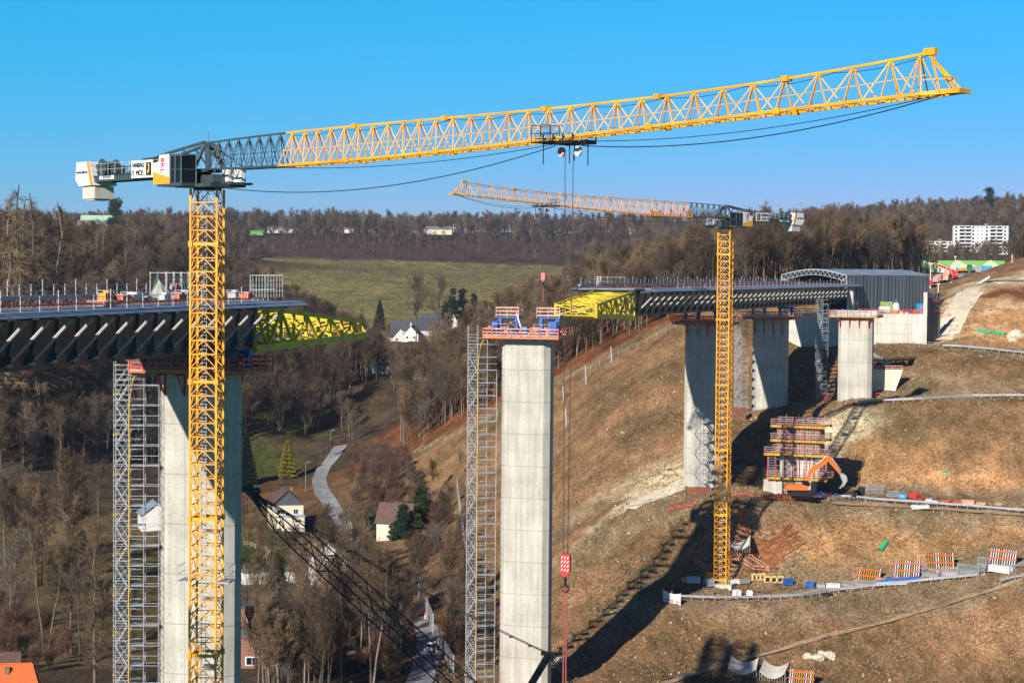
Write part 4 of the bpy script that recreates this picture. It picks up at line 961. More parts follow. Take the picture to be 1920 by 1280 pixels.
def frame_scaffold(label, sa, sb, u, h, nx, tilt=0):
    root = thing("tube_scaffold", label, "scaffold", tuple(deck_pt(sa, u)), 0, "scaffold frames on the left deck"); B0 = deck_pt(sa, u)
    for i in range(nx + 1):
        for uu in (u, u + 1.8):
            a = deck_pt(sa + (sb - sa) * i / nx, uu) - B0; MB().bar(a, a + Vector((0, 0, h)), .075).build("standard", M_GALV, root)
    m = MB()
    for zz in np.arange(.5, h + .01, .62 * 1.0):
        for uu in (u, u + 1.8): m.bar(deck_pt(sa, uu, zz) - B0, deck_pt(sb, uu, zz) - B0, .05)
    for i in range(nx + 1):
        for zz in (.9, h - .1): m.bar(deck_pt(sa + (sb - sa) * i / nx, u, zz) - B0, deck_pt(sa + (sb - sa) * i / nx, u + 1.8, zz) - B0, .05)
    m.build("ledger", M_GALV, root); m = MB(); m.bar(deck_pt(sa, u, .1) - B0, deck_pt(sa + (sb - sa) / nx, u, h) - B0, .05); m.bar(deck_pt(sb, u, .1) - B0, deck_pt(sb - (sb - sa) / nx, u, h) - B0, .05); m.build("diagonal_brace", mat("green_tube", (.05, .3, .15), .5), root)
    return root
frame_scaffold("silver tube scaffold frame behind the large crane mast on the left deck", s_at(281, -5.5), s_at(352, -5.5), -5.5, 2.9, 5)
frame_scaffold("silver tube scaffold frame at the right end of the left deck", s_at(470, -5.5), s_at(569, -5.5), -5.5, 2.6, 6)
def deck_thing(name, label, cat, px, u, rz=None, z=0, group=None):
    s = s_at(px, u); return thing(name, label, cat, tuple(deck_pt(s, u, z)), AXd(s) if rz is None else rz, group)
m = MB(); r = deck_thing("tarpaulin_heap", "grey-white tarpaulin draped to a point inside the left scaffold frame", "tarpaulin", 298, -3.5)
import random as _r; R = _r.Random(8)
top = (0, 0, 2.1); ring = [(1.3 * math.cos(a) * R.uniform(.7, 1.1), 1.1 * math.sin(a) * R.uniform(.7, 1.1), 0) for a in np.linspace(0, 6.283, 15)[:-1]]; mid = [(x * .55 * R.uniform(.8, 1.2), y * .55 * R.uniform(.8, 1.2), 1.1) for x, y, z in ring]
m.add(ring + mid + [top], [(i, (i + 1) % 14, 14 + (i + 1) % 14, 14 + i) for i in range(14)] + [(14 + i, 14 + (i + 1) % 14, 28) for i in range(14)]); m.build("cloth", mat("grey_canvas", (.38, .36, .32), .85, noise=.3, nscale=1), r)
for i, (px, mt, lb) in enumerate([(320, M_GALV, "silver, leftmost"), (325, M_GALV, "silver, second from the left"), (330, M_RED, "dark red, third from the left"), (336, M_BLK, "black, rightmost of the upright ones")]):
    r = deck_thing("gas_cylinder", "tall gas cylinder beside the tarpaulin on the left deck, " + lb, "gas cylinder", px, -3.0, group="gas cylinders on the left deck")
    MB().tube([(0, 0, 0), (0, 0, 1.35), (0, 0, 1.55), (0, 0, 1.62)], [.17, .17, .09, .05], 12).build("bottle", mt, r); MB().tube([(0, 0, 1.6), (0, 0, 1.8)], .07, 8).build("cap", M_GALVD, r)
for i, (px, u, w, d, h, mt, lb) in enumerate([(190, 3.0, 2.2, 1.6, .5, M_ORG, "low orange tool trough left on the rebar of the left deck"), (198, -3, 1.8, .8, 1.2, M_YEL, "yellow frame box near the far railing of the left deck"), (228, -2.5, 2.4, 1.4, .8, M_ORG, "orange canvas bundle on the left deck"),
                                             (246, -2.5, 1.8, 1.4, 1.0, M_WHT, "white sack bundle beside the orange bundle on the left deck"), (268, -2.5, 2.6, 1.2, .6, M_GALVD, "grey pipe stack left of the tarpaulin on the left deck"), (345, -2.0, 2.0, 1.2, 1.1, M_GALVD, "grey welding set just left of the large crane mast"), (308, 0.5, 1.2, .6, 1.0, M_WHT, "white cable reel rack beside the tarpaulin"), (335, .8, 1.8, .8, 1.0, M_ORG, "orange-topped crate before the gas cylinders"), (440, -2.0, 1.6, 1.0, 1.0, M_GALVD, "grey welding set right of the large crane mast"), (462, 0, 1.4, 1.0, .8, M_ORG, "orange crate right of the large crane mast")]):
    r = deck_thing("tool_crate", lb, "crate", px, u)
    b = MB(); b.box((0, 0, h * .45), (w * .94, d * .94, h * .7)); b.box((w * .2, 0, h * .85), (w * .4, d * .7, h * .3)); b.build("load", mt, r); b = MB()
    for x in (-w / 2, w / 2):
        for y in (-d / 2, d / 2): b.bar((x, y, 0), (x, y, h), .06)
    for z in (.08, h): 
        for y in (-d / 2, d / 2): b.bar((-w / 2, y, z), (w / 2, y, z), .05)
        for x in (-w / 2, w / 2): b.bar((x, -d / 2, z), (x, d / 2, z), .05)
    b.build("frame", M_GALV, r)
r = deck_thing("plank_stack", "loose raw planks lying on the right deck in front of the hall", "planks", 1500, 1); b = MB(); R = _r.Random(4)
for k in range(7): a = R.uniform(-.6, .6); b.bar((-2 * math.cos(a), -2 * math.sin(a) + R.uniform(-1, 1), .3 + k * .06), (2 * math.cos(a), 2 * math.sin(a), .3 + k * .08), .25, .06)
b.build("plank", M_PLY, r)
r = thing("access_ladder", "white access ladder frame where the right deck meets its yellow nose", "ladder", tuple(AX(S2 + 50, -5, ZT)), 0); b = MB()
for x in (-.3, .3): b.bar((x, 0, 0), (x + .2, 0, 2.2), .08)
for z in np.arange(.3, 2.1, .35): b.bar((-.3, 0, z), (.4, 0, z), .06)
b.bar((.3, 0, 2.0), (5, 3, 2.0), .06); b.bar((5, 3, 0), (5, 3, 2.0), .06); b.bar((.3, 0, 1.2), (5, 3, 1.2), .05); b.build("frame", M_WHT, r)
# small scaffold hung below the tip of the left girder
B0 = AX(S1 + 4, 0, -8.3); r = thing("hanging_scaffold", "galvanised scaffold cage hung inside the root of the left yellow nose", "scaffold", tuple(B0)); b = MB()
for s in np.linspace(0, 7, 6):
    for u in (-2.5, -.8, .9, 2.6):
        a = AX(S1 + 4 + s, u, -7.9) - B0; b.bar(a, a + Vector((0, 0, 4.4)), .07)
    for z in (.6, 1.7, 2.8, 3.9): b.bar(AX(S1 + 4 + s, -2.5, -8.3 + z) - B0, AX(S1 + 4 + s, 2.6, -8.3 + z) - B0, .06)
for u in (-2.5, -.8, .9, 2.6):
    for z in (.6, 1.7, 2.8, 3.9): b.bar(AX(S1 + 4, u, -8.3 + z) - B0, AX(S1 + 11, u, -8.3 + z) - B0, .06)
b.build("tube", M_GALV, r); b = MB()
for s in (1, 3.5, 6): b.box(tuple(AX(S1 + 4 + s, 0, -8.3 + .7 + s * .4) - B0), (1.2, 1.4, .06))
b.build("board", M_PINK, r)
# ---------------------------------------------------------------- crawler crane with black lattice boom
tipb = P(478, 932, 215.0); low = P(862, 1283, 202.0); dirb = (low - tipb)
k = (-69.0 - tipb.z) / dirb.z; ft = tipb + dirb * k; gz = G(ft.x, ft.y)
root = thing("crawler_crane", "black lattice boom crane reaching up to the left behind the left pier", "crawler crane", (ft.x, ft.y, gz)); O = Vector(root.location)
dn = dirb.normalized(); sv = dn.cross(Vector((0, 0, 1))).normalized(); uv = sv.cross(dn).normalized(); LB = (ft - tipb).length - 2
m = MB()
def bp_(s, a, b):
    wd = .95 * min(1, .25 + s / 7) ; return tipb + dn * s + sv * (a * wd) + uv * (b * wd) - O
ns = int(LB / 2.2); 
for i in range(ns):
    s0, s1_ = i * LB / ns, (i + 1) * LB / ns
    for a, b in ((-1, -1), (1, -1), (1, 1), (-1, 1)): m.bar(bp_(s0, a, b), bp_(s1_, a, b), .11)
    for (a, b), (c, d) in (((-1, -1), (1, -1)), ((1, -1), (1, 1)), ((1, 1), (-1, 1)), ((-1, 1), (-1, -1))):
        if i % 2: m.bar(bp_(s0, a, b), bp_(s1_, c, d), .07)
        else: m.bar(bp_(s0, c, d), bp_(s1_, a, b), .07)
        if i % 5 == 0: m.bar(bp_(s0, a, b), bp_(s0, c, d), .1)
m.build("lattice_boom", M_BLK, root)
m = MB(); t0 = tipb - O
for q in (-.5, .5): m.bar(t0 + sv * q - dn * 1.6 + uv * .2, t0 + sv * q + dn * 1.4, .22, .4)
m.tube([t0 - dn * 1.4 - sv * .6 + uv * .2, t0 - dn * 1.4 + sv * .6 + uv * .2], .42, 14); m.tube([t0 - dn * .4 - sv * .6 + uv * .5, t0 - dn * .4 + sv * .6 + uv * .5], .38, 14)
m.build("boom_head", M_BLK, root)
mast_top = P(1030, 1225, 197.0) - O; m = MB(); pen0 = tipb + dn * 1.2 + uv * .6 - O
for q in (-.35, .35):
    a = pen0 + sv * q; b = mast_top + sv * q * .4; n = 16
    pts_ = [a.lerp(b, i / n) - Vector((0, 0, 1.0 * 4 * (i / n) * (1 - i / n) * .6)) for i in range(n + 1)]; m.tube(pts_, .045, 5)
    for p_ in pts_[1:-1]: m.tube([p_ - Vector((.12, 0, .1)), p_ + Vector((.12, 0, -.1))], .085, 6)
m.build("pendant", M_BLK, root)
mb_ = P(985, 1300, 195.0) - O; m = MB(); m.bar(mast_top, mb_ + (mb_ - mast_top) * 6, .5, .5); m.box(tuple(mast_top), (1.6, .5, .35), -.5)
for q in (.0, .25): m.bar(mast_top + Vector((q, 0, 0)), P(1062, 1270, 194.0) - O + (P(1062, 1270, 194.0) - O - mast_top) * 8 + Vector((q, 0, 0)), .09)
m.build("derrick_mast", M_BLK, root)
m = MB(); m.box((0, 0, .8), (7.5, 1.2, 1.6), .3); m.box((.9, 5.0, .8), (7.5, 1.2, 1.6), .3); m.build("crawler_track", M_BLK, root); m = MB(); m.box((1, 2.5, 2.6), (7.5, 3.4, 2.0), .3); m.box((-2.2, 1.2, 4.3), (1.8, 1.3, 1.8), .3); m.build("upper_carriage", M_YEL, root)
ht = P(468, 1150, 216.5) - O; m = MB(); 
for q in (-.18, .18): m.bar(t0 - dn * 1.6 + Vector((q, 0, 0)), ht + Vector((q, 0, .7)), .035)
m.build("hoist_rope", M_ROPE, root); m = MB(); m.extr([ht + Vector((x, -.15, z)) for x, z in [(-.45, .8), (.45, .8), (.5, .1), (.2, -.7), (-.2, -.7), (-.5, .1)]], (0, .3, 0)); hb_ = m.build("hook_block", M_RED, root); m = MB()
for z in (-.35, -.05, .25, .55): m.extr([ht + Vector((x, -.165, z + zz)) for x, zz in [(-.36, 0), (-.22, 0), (.3, .2), (.16, .2)]], (0, .012, 0))
m.build("white_bar", M_WHT, hb_); m = MB(); m.tube([ht + Vector((0, 0, -.6)), ht + Vector((0, 0, -1.3)), ht + Vector((.2, 0, -1.6))], .12, 7); m.build("hook", M_BLK, root)
# ---------------------------------------------------------------- abutment and assembly hall
def wallbox(m, a, b, z0, z1, th):             # a vertical wall from a to b in plan, th thick towards the back
    a = Vector((a[0], a[1])); b = Vector((b[0], b[1])); d = (b - a).normalized(); n = Vector((-d.y, d.x)) * th
    m.hexa([(a.x, a.y, z0), (b.x, b.y, z0), (b.x + n.x, b.y + n.y, z0), (a.x + n.x, a.y + n.y, z0), (a.x, a.y, z1), (b.x, b.y, z1), (b.x + n.x, b.y + n.y, z1), (a.x + n.x, a.y + n.y, z1)])
WA = P(1478, 600, 506); WB = P(1731, 600, 498); zw = P(1640, 588, 500).z
root = thing("abutment", "long pale concrete abutment wall below the grey hall", "abutment", (WA.x, WA.y, zw))
m = MB(); wallbox(m, WA, WB, zw - 16, zw, 1.2); m.build("front_wall", M_CONC2, root, world=True)
m = MB(); e1 = P(1482, 600, 560); e2 = P(1738, 600, 548); m.prism([(WA.x, WA.y + 1.2), (WB.x, WB.y + 1.2), (e2.x, e2.y), (e1.x, e1.y)], zw - 2.0, zw - .35); m.build("platform_slab", M_CONC, root, world=True)
m = MB(); q0 = P(1587, 600, 499.5); q1 = P(1599, 600, 499.0); wallbox(m, q0, q1, zw - 2.5, P(1590, 546, 500).z, .9); m.build("wing_pillar", M_CONC2, root, world=True)
m = MB(); q0 = P(1731, 600, 496); q1 = P(1738, 600, 495.8); wallbox(m, q0, q1, zw - 14, P(1734, 548, 496).z, 2.6); m.build("wing_pillar", M_CONC2, root, world=True)
m = MB(); 
for k in range(1, 9):
    a = WA.lerp(WB, k / 9); m.box((a.x, a.y - .012, zw - 5), (.06, .02, 10))
for z in (zw - 2.4, zw - 4.9): a = WA.lerp(WB, .5); m.bar((WA.x, WA.y - .012, z), (WB.x, WB.y - .012, z), .02, .05)
m.build("formwork_joint", M_JOINT, root, world=True)
root = thing("tarpaulin_wall", "grey sheeting with a red rail hung behind the right wing pillar", "sheeting", tuple(P(1740, 600, 500)))
m = MB(); a = P(1740, 600, 500); b = P(1763, 600, 504); n = 8
for i in range(n):
    p0 = a.lerp(b, i / n); p1_ = a.lerp(b, (i + 1) / n); q = .25 * (i % 2); q2 = .25 * ((i + 1) % 2)
    m.hexa([(p0.x, p0.y + q, zw - 9), (p1_.x, p1_.y + q2, zw - 9), (p1_.x, p1_.y + q2 + .1, zw - 9), (p0.x, p0.y + q + .1, zw - 9), (p0.x, p0.y + q, P(1750, 549, 500).z), (p1_.x, p1_.y + q2, P(1750, 549, 500).z - .25 * (i % 3)), (p1_.x, p1_.y + q2 + .1, P(1750, 549, 500).z - .25 * (i % 3)), (p0.x, p0.y + q + .1, P(1750, 549, 500).z)])
m.build("sheet", mat("grey_sheeting", (.085, .09, .10), .6, noise=.3, nscale=1), root, world=True)
m = MB(); 
for y in (564, 582): z = P(1750, y, 500).z; m.bar((a.x, a.y - .3, z), (b.x + .3, b.y - .3, z), .12, .3)
m.build("rail", M_RED, root, world=True)
def rail_fence(name, label, pl, m, h=1.1, step=2.5, rails=2, rw=.10, pw=.08, cat="railing", group=None, z=None, sag=0, boards=False, pm=None):
    """posts (one part each) and rails following points in plan"""
    pl = [Vector((p[0], p[1], 0)) for p in pl]; S_ = [0]; 
    for a, b in zip(pl[:-1], pl[1:]): S_.append(S_[-1] + (b - a).length)
    n = max(1, int(S_[-1] / step)); pts_ = []
    for i in range(n + 1):
        s = S_[-1] * i / n; x = np.interp(s, S_, [p.x for p in pl]); y = np.interp(s, S_, [p.y for p in pl]); pts_.append(Vector((x, y, G(x, y) if z is None else z)))
    root = thing(name, label, cat, tuple(pts_[0]), 0, group); O = pts_[0]; src = None
    if z is None and len(pts_) > 6 and "guard rail" == cat:
        zz_ = np.array([p.z for p in pts_]); zs = np.convolve(np.pad(zz_, 3, mode='edge'), np.ones(7) / 7, 'valid')
        for p, q in zip(pts_, zs): p.z = float(q) + .1
    for p in pts_[:100]:
        if src is None: src = MB().bar((0, 0, -.3), (0, 0, h), pw).build("post", pm or m, root); o = src
        else: o = src.copy(); COL.objects.link(o); o.parent = root
        o.location = p - O
    r = MB()
    for a, b in zip(pts_[:-1], pts_[1:]):
        for k in range(rails):
            zz = h * (k + 1) / rails - .08; r.bar(a - O + Vector((0, 0, zz)), b - O + Vector((0, 0, zz)), rw if not boards else .05, rw if not boards else rw)
    r.build("rail", m, root); return root
rail_fence("guard_railing", "red guard rail along the top of the abutment wall", [(WA.lerp(WB, .47).x, WA.lerp(WB, .47).y + .3), (WB.x, WB.y + .3)], M_RED, 1.2, 2.2, 3, .12, z=zw - .1)
rail_fence("guard_railing", "blue guard rail on the shaded end of the abutment wall", [(WA.x, WA.y + .3), (WA.lerp(WB, .42).x, WA.lerp(WB, .42).y + .3)], M_BLUE, 1.1, 2.4, 2, .2, z=zw - .1)
# hall
HA = P(1588, 600, 509); HB = P(1741, 600, 534); HC = P(1466, 600, 524); ze = P(1588, 516.5, 509).z; zr_ = P(1527, 506, 516).z; zf = zw - .4
root = thing("assembly_hall", "grey corrugated metal hall with arched truss front at the deck end", "hall", (HA.x, HA.y, zf))
HD = Vector((HB.x + HC.x - HA.x, HB.y + HC.y - HA.y, 0)); ln = (Vector((HB.x, HB.y)) - Vector((HA.x, HA.y))).length
m = MB(); N = 46
for (a, b) in ((HA, HB), (HB, HD)):
    for i in range(N):
        p = Vector((a.x, a.y)).lerp(Vector((b.x, b.y)), i / N); q = Vector((a.x, a.y)).lerp(Vector((b.x, b.y)), (i + 1) / N); d = (q - p).normalized(); nn = Vector((d.y, -d.x)) * (.16 if i % 2 else 0)
        m.hexa([(p.x + nn.x, p.y + nn.y, zf), (q.x + nn.x, q.y + nn.y, zf), (q.x - d.y * -.0 + nn.x - d.y * .1 * -1 * -1, q.y + nn.y + d.x * .1, zf), (p.x + nn.x - d.y * .1, p.y + nn.y + d.x * .1, zf)] + [(p.x + nn.x, p.y + nn.y, ze), (q.x + nn.x, q.y + nn.y, ze), (q.x + nn.x - d.y * .1, q.y + nn.y + d.x * .1, ze), (p.x + nn.x - d.y * .1, p.y + nn.y + d.x * .1, ze)])
M_CLAD = mat("hall_cladding", (.125, .148, .18), .5, .2, noise=.25, nscale=.5, stretch=(1, 1, .05)); M_ROOFH = mat("hall_roof_sheet", (.30, .36, .41), .45, .2, noise=.15, nscale=.3)
wallbox(m, (HD.x, HD.y), (HC.x, HC.y), zf, ze, .15)
m.build("wall", M_CLAD, root, world=True)
def arch(f): return ze + (zr_ - ze) * 1.05 * math.sin(math.pi * f) ** 1.1
m = MB(); K = 12
for i in range(K):
    f0, f1 = i / K, (i + 1) / K
    for j in range(8):
        g0, g1 = j / 8, (j + 1) / 8
        def rp(f, g, dz=0): a = Vector((HC.x, HC.y)).lerp(Vector((HA.x, HA.y)), f); b = Vector((HD.x, HD.y)).lerp(Vector((HB.x, HB.y)), f); p = a.lerp(b, -.01 + g * 1.02); return (p.x, p.y, arch(f) + .08 + dz)
        m.hexa([rp(f0, g0), rp(f1, g0), rp(f1, g1), rp(f0, g1), rp(f0, g0, .12), rp(f1, g0, .12), rp(f1, g1, .12), rp(f0, g1, .12)])
m.build("roof", M_ROOFH, root, world=True)
# front truss
for g in (0.0, .33, .66, 1.0):
    m = MB(); K = 14
    def tp(f, lowr):
        a = Vector((HC.x, HC.y)).lerp(Vector((HA.x, HA.y)), f); b = Vector((HD.x, HD.y)).lerp(Vector((HB.x, HB.y)), f); p = a.lerp(b, g); return Vector((p.x - .3, p.y - .3, arch(f) - (.0 if not lowr else 1.2 + .5 * abs(f - .5))))
    for i in range(K):
        f0, f1 = i / K, (i + 1) / K; m.bar(tp(f0, 0), tp(f1, 0), .18); m.bar(tp(f0, 1), tp(f1, 1), .14); m.bar(tp(f0, 0), tp((f0 + f1) / 2, 1), .12); m.bar(tp((f0 + f1) / 2, 1), tp(f1, 0), .12)
    for f, s in (((0, 1), (1, -1)) if g == 0 else ()):
        a = tp(f, 0); c = tp(f + s * .07, 1); m.bar(a, (a.x, a.y, zf if g else ZT - 1), .22); m.bar(c, (c.x, c.y, zf if g else ZT - 1), .18)
        for k in range(4): m.bar((a.x, a.y, a.z - 1.2 * k - .6), (c.x, c.y, a.z - 1.2 * k - 1.2), .1)
    m.build("arch_truss", M_GALVD, root, world=True)
# things standing on the abutment platform
def on_slab(px, d): v = P(px, 600, d); return (v.x, v.y, zw - .35)
def boxy(name, label, cat, loc, rz, w, d, h, m, m2=None, legs=False, group=None, roof=0.0):
    r = thing(name, label, cat, loc, rz, group); b = MB(); z0 = .12
    b.box((0, 0, z0 + h / 2), (w, d, h)); n = max(3, int(w / .35))
    for i in range(n): b.box((-w / 2 + (i + .5) * w / n, -d / 2 - .02, z0 + h / 2), (w / n * .45, .05, h * .9))
    if roof: b.box((0, 0, z0 + h + roof / 2), (w * 1.05, d * 1.05, roof))
    b.build("body", m, r); b = MB(); b.box((0, 0, .06), (w * .96, d * .9, .12)); b.build("skid", M_BLK, r)
    b = MB(); b.box((w * .22, -d / 2 - .06, z0 + h * .48), (w * .3, .03, h * .8)); b.build("door", m2 or m, r); return r
M_LGREEN = mat("pale_green_paint", (.30, .42, .14), .6, noise=.2, nscale=1); M_BAG = mat("white_woven_bag", (.62, .62, .60), .8, noise=.2, nscale=1.5)
boxy("portable_toilet", "bright blue portable toilet cabin left of the right wing pillar", "portable toilet", on_slab(1724, 505), .1, 1.5, 1.3, 2.5, mat("cabin_blue", (.02, .28, .60), .5), M_ORG, roof=.2)
boxy("storage_container", "pale green container in front of the grey hall wall", "container", on_slab(1662, 512), .3, 2.4, 2.2, 3.0, M_LGREEN)
boxy("storage_container", "low light grey container in front of the pale green one", "container", on_slab(1658, 506), .15, 2.4, 1.6, 1.9, M_BAG)
boxy("fuel_tank", "small turquoise tank beside the low grey container", "tank", on_slab(1658, 503), .1, 1.4, .8, .8, mat("turquoise", (.15, .38, .36), .5))
boxy("generator", "yellow generator below the white sacks on the abutment", "generator", on_slab(1680, 504), .2, 1.8, 1.0, 1.0, M_YEL, M_BLK)
boxy("generator", "orange compressor beside the blue toilet cabin", "compressor", on_slab(1717, 504), .2, .7, .9, 1.2, M_ORG)
def sack(label, loc, w, h, m=M_BAG, name="big_bag", group=None, seed=0, cat="big bag"):
    r = thing(name, label, cat, loc, seed * .7, group); R = _r.Random(seed); rings = []; K = 12
    for k, (f, s) in enumerate([(0, .9), (.15, 1.05), (.5, 1.08), (.8, .95), (.95, .7), (1.0, .2)]):
        rings += [(w / 2 * s * math.cos(a) * (1 + R.uniform(-.07, .07)), w / 2 * s * math.sin(a) * (1 + R.uniform(-.07, .07)), h * f) for a in np.linspace(0, 6.283, K + 1)[:-1]]
    b = MB(); b.add(rings, [(i * K + j, i * K + (j + 1) % K, (i + 1) * K + (j + 1) % K, (i + 1) * K + j) for i in range(5) for j in range(K)]); b.build("sack", m, r, smooth=True); b = MB()
    for sx in (-1, 1): b.tube([(sx * w * .3, 0, h * .9), (sx * w * .22, 0, h * 1.18), (0, 0, h * 1.25)], .03, 5)
    b.build("loop", m, r); return r
sack("tall white big bag above the yellow generator", on_slab(1680, 507), 1.6, 3.0, seed=1)
for i, (px, d, w, h, lb) in enumerate([(1640, 504, 2.2, 1.0, "widest, left of the low grey container"), (1668, 502, 1.2, .8, "between the tank and the generator"), (1631, 503, 1.4, .7, "leftmost small one"), (1690, 503, 1.3, .8, "right of the yellow generator"), (1700, 504, 1.0, .7, "rightmost small one")]):
    sack("low white wrapped load on the abutment platform, " + lb, on_slab(px, d), w, h, seed=i + 5, group="wrapped loads on the abutment", name="wrapped_load", cat="wrapped load")
# ---------------------------------------------------------------- pier under construction with climbing formwork
c = p3b; gz = P(1450, 924, 402).z; an = a3 - math.pi / 2
def zy(y): return P(1490, y, 402).z
root = thing("climbing_formwork", "red and yellow scaffolded formwork around the new short pier", "formwork", (c.x, c.y, gz), an)
Z = lambda y: zy(y) - gz
m = MB(); m.box((-2.2, .2, Z(902) / 2 - 1.0), (9.6, 5.4, Z(902) + 2.0)); m.build("foundation", M_CONC, root)
m = MB(); m.prism([(-4.0, -1.0), (-3.2, -1.75), (3.2, -1.75), (4.0, -1.0), (4.0, 1.7), (-4.0, 1.7)], Z(902), Z(806)); m.build("new_shaft", M_CONC2, root)
for yl, W_, D_, hh in ((852, 13.2, 7.4, 1.6), (826, 10.9, 6.4, 1.5), (799, 10.9, 6.4, 1.5), (897, 12.0, 6.8, .9)):
    z = Z(yl); m = MB(); m.box((0, 0, z), (W_, D_, .14)); 
    for y in (-D_ / 2, D_ / 2): m.box((0, y, z - .22), (W_, .18, .3))
    m.build("work_deck", M_WOODY, root); m = MB()
    for q in (.45, .85, 1.25):
        for y in (-D_ / 2, D_ / 2): m.bar((-W_ / 2, y, z + q), (W_ / 2, y, z + q), .07)
        for x in (-W_ / 2, W_ / 2): m.bar((x, -D_ / 2, z + q), (x, D_ / 2, z + q), .07)
    m.build("handrail", M_GALV, root); m = MB()
    for x in np.linspace(-W_ / 2 + .3, W_ / 2 - .3, 9):
        for y in (-D_ / 2 - .08, D_ / 2 + .08): m.bar((x, y, z - .5), (x, y, z + 1.35 + .5 * (int(x * 7) % 2)), .12)
    m.build("guard_post", M_RED, root)
for (ya, yb) in ((850, 828), (824, 803)):
    z0, z1 = Z(ya), Z(yb)
    m = MB(); m.box((0, -2.0, (z0 + z1) / 2), (8.2, .12, z1 - z0 - .2)); m.box((-4.25, 0, (z0 + z1) / 2), (.12, 3.6, z1 - z0 - .2)); m.box((4.25, 0, (z0 + z1) / 2), (.12, 3.6, z1 - z0 - .2)); m.build("form_panel", M_JOINT, root)
    m = MB()
    for x in np.linspace(-4.0, 4.0, 19): m.box((x, -2.14, (z0 + z1) / 2), (.13, .14, z1 - z0 - .2))
    m.build("timber_girder", M_WOODY, root); m = MB()
    for x in (-3.0, -1.0, 1.0, 3.0): m.box((x, -2.45, (z0 + z1) / 2 + .1), (.2, .2, z1 - z0 + .8)); m.box((x, -2.5, z0 + .7), (.5, .3, .5))
    for z in (z0 + .5, z1 - .4): m.box((0, -2.28, z), (8.4, .1, .18))
    m.build("soldier", M_RED, root); m = MB()
    for x in np.linspace(-4.2, 4.2, 15): m.bar((x, -2.75, z0), (x, -2.75, z1), .05)
    for z in np.linspace(z0 + .3, z1, 4): m.bar((-4.2, -2.75, z), (4.2, -2.75, z), .05)
    m.build("tube_frame", M_GALV, root)
m = MB()
for x in np.linspace(-5.8, 5.8, 9):
    for y in (-3.2, -2.5): m.bar((x, y, Z(902)), (x, y, Z(855)), .07)
for z in np.arange(Z(897), Z(855), .48):
    m.bar((-5.8, -3.2, z), (-4.2, -3.2, z), .05); m.bar((3.6, -3.2, z), (5.8, -3.2, z), .05); m.bar((-5.8, 3.0, z), (5.8, 3.0, z), .05)
    m.bar((-5.8, -3.2, z), (-5.8, 3.0, z), .05); m.bar((5.8, -3.2, z), (5.8, 3.0, z), .05)
for z in np.arange(Z(897), Z(855), 1.2): m.bar((-4.2, -3.2, z), (4.2, -3.2, z), .04)
m.build("shoring_scaffold", M_GALV, root); m = MB()
for x in (-5.9, -4.4, -2.0, 0, 2.0, 5.2, 5.9): m.bar((x, -3.3, Z(902)), (x, -3.3, Z(850)), .13)
for x in (-2.9, -.9, 1.2, 3.1):
    for z in np.arange(Z(893), Z(858), .62): m.box((x, -1.9, z), (.28, .3, .34))
m.build("red_standard", M_RED, root)
# ---------------------------------------------------------------- excavator
ep = P(1500, 922, 396); ge = zy(921); EO = Vector((ep.x, ep.y, ge)); gex = G(ep.x, ep.y)
root = thing("excavator", "orange crawler excavator digging beside the new pier's formwork", "excavator", (ep.x, ep.y, max(gex, ge) - .1)); ez = 0
M_EX = mat("excavator_orange", (.72, .15, .015), .45, noise=.12, nscale=1)
for y in (-1.3, 1.3):
    m = MB(); m.extr([(x, y - .3, z) for x, z in [(-2.2, .15), (-1.9, 0), (1.9, 0), (2.2, .15), (2.35, .55), (2.1, .95), (-2.1, .95), (-2.35, .55)]], (0, .6, 0)); m.build("track", M_BLK, root)
m = MB(); m.extr([(x, -1.35, z) for x, z in [(-2.9, 1.15), (1.5, 1.15), (1.5, 1.9), (.4, 2.2), (-2.6, 2.25), (-2.95, 1.9)]], (0, 2.7, 0)); m.box((0, 0, 1.05), (1.6, 1.6, .25)); m.build("upper_body", M_EX, root)
m = MB(); m.extr([(x, -1.3, z) for x, z in [(.3, 2.2), (1.75, 2.0), (1.7, 2.6), (1.2, 3.0), (.3, 3.0)]], (0, 1.0, 0)); m.build("cab", M_GLASS, root)
m = MB(); m.box((-2.75, 0, 1.65), (.3, 2.5, .9)); m.build("counterweight", M_BLK, root)
bm = [(1.3, 1.6), (1.75, 2.8), (2.0, 4.2), (2.7, 5.3), (4.6, 6.5), (5.4, 6.95)]
m = MB(); top_ = [(1.0, 1.8), (1.35, 3.3), (1.6, 4.7), (2.5, 5.8), (4.5, 6.95), (5.35, 7.25)]
bt = [(1.75, 1.7), (2.0, 3.0), (2.35, 4.2), (2.95, 4.9), (4.7, 6.1), (5.5, 6.75)]
for i in range(5):
    a, b, c_, d_ = bt[i], bt[i + 1], top_[i + 1], top_[i]; m.extr([(a[0], -.3, a[1]), (b[0], -.3, b[1]), (c_[0], -.3, c_[1]), (d_[0], -.3, d_[1])], (0, .5, 0))
m.build("boom", M_EX, root); m = MB(); st = [(4.95, 7.3), (5.4, 7.75), (6.1, 7.2), (7.9, 4.5), (7.55, 4.25), (5.6, 6.4)]
m.extr([(x, -.22, z) for x, z in st], (0, .4, 0)); m.build("stick", M_EX, root); m = MB()
m.tube([(1.9, -.45, 2.2), (2.35, -.45, 4.3)], .12, 8); m.tube([(2.8, -.05, 5.9), (5.2, -.05, 7.7)], .11, 8); m.tube([(5.9, -.05, 7.6), (7.9, -.05, 4.9)], .09, 8); m.build("hydraulic_ram", M_GALV, root)
m = MB(); bk = [(7.6, 4.3), (8.3, 4.4), (8.9, 3.9), (9.05, 3.0), (8.5, 2.1), (7.9, 1.7), (8.3, 2.6), (7.9, 3.4)]; m.extr([(x, -.7, z) for x, z in bk], (0, 1.3, 0))
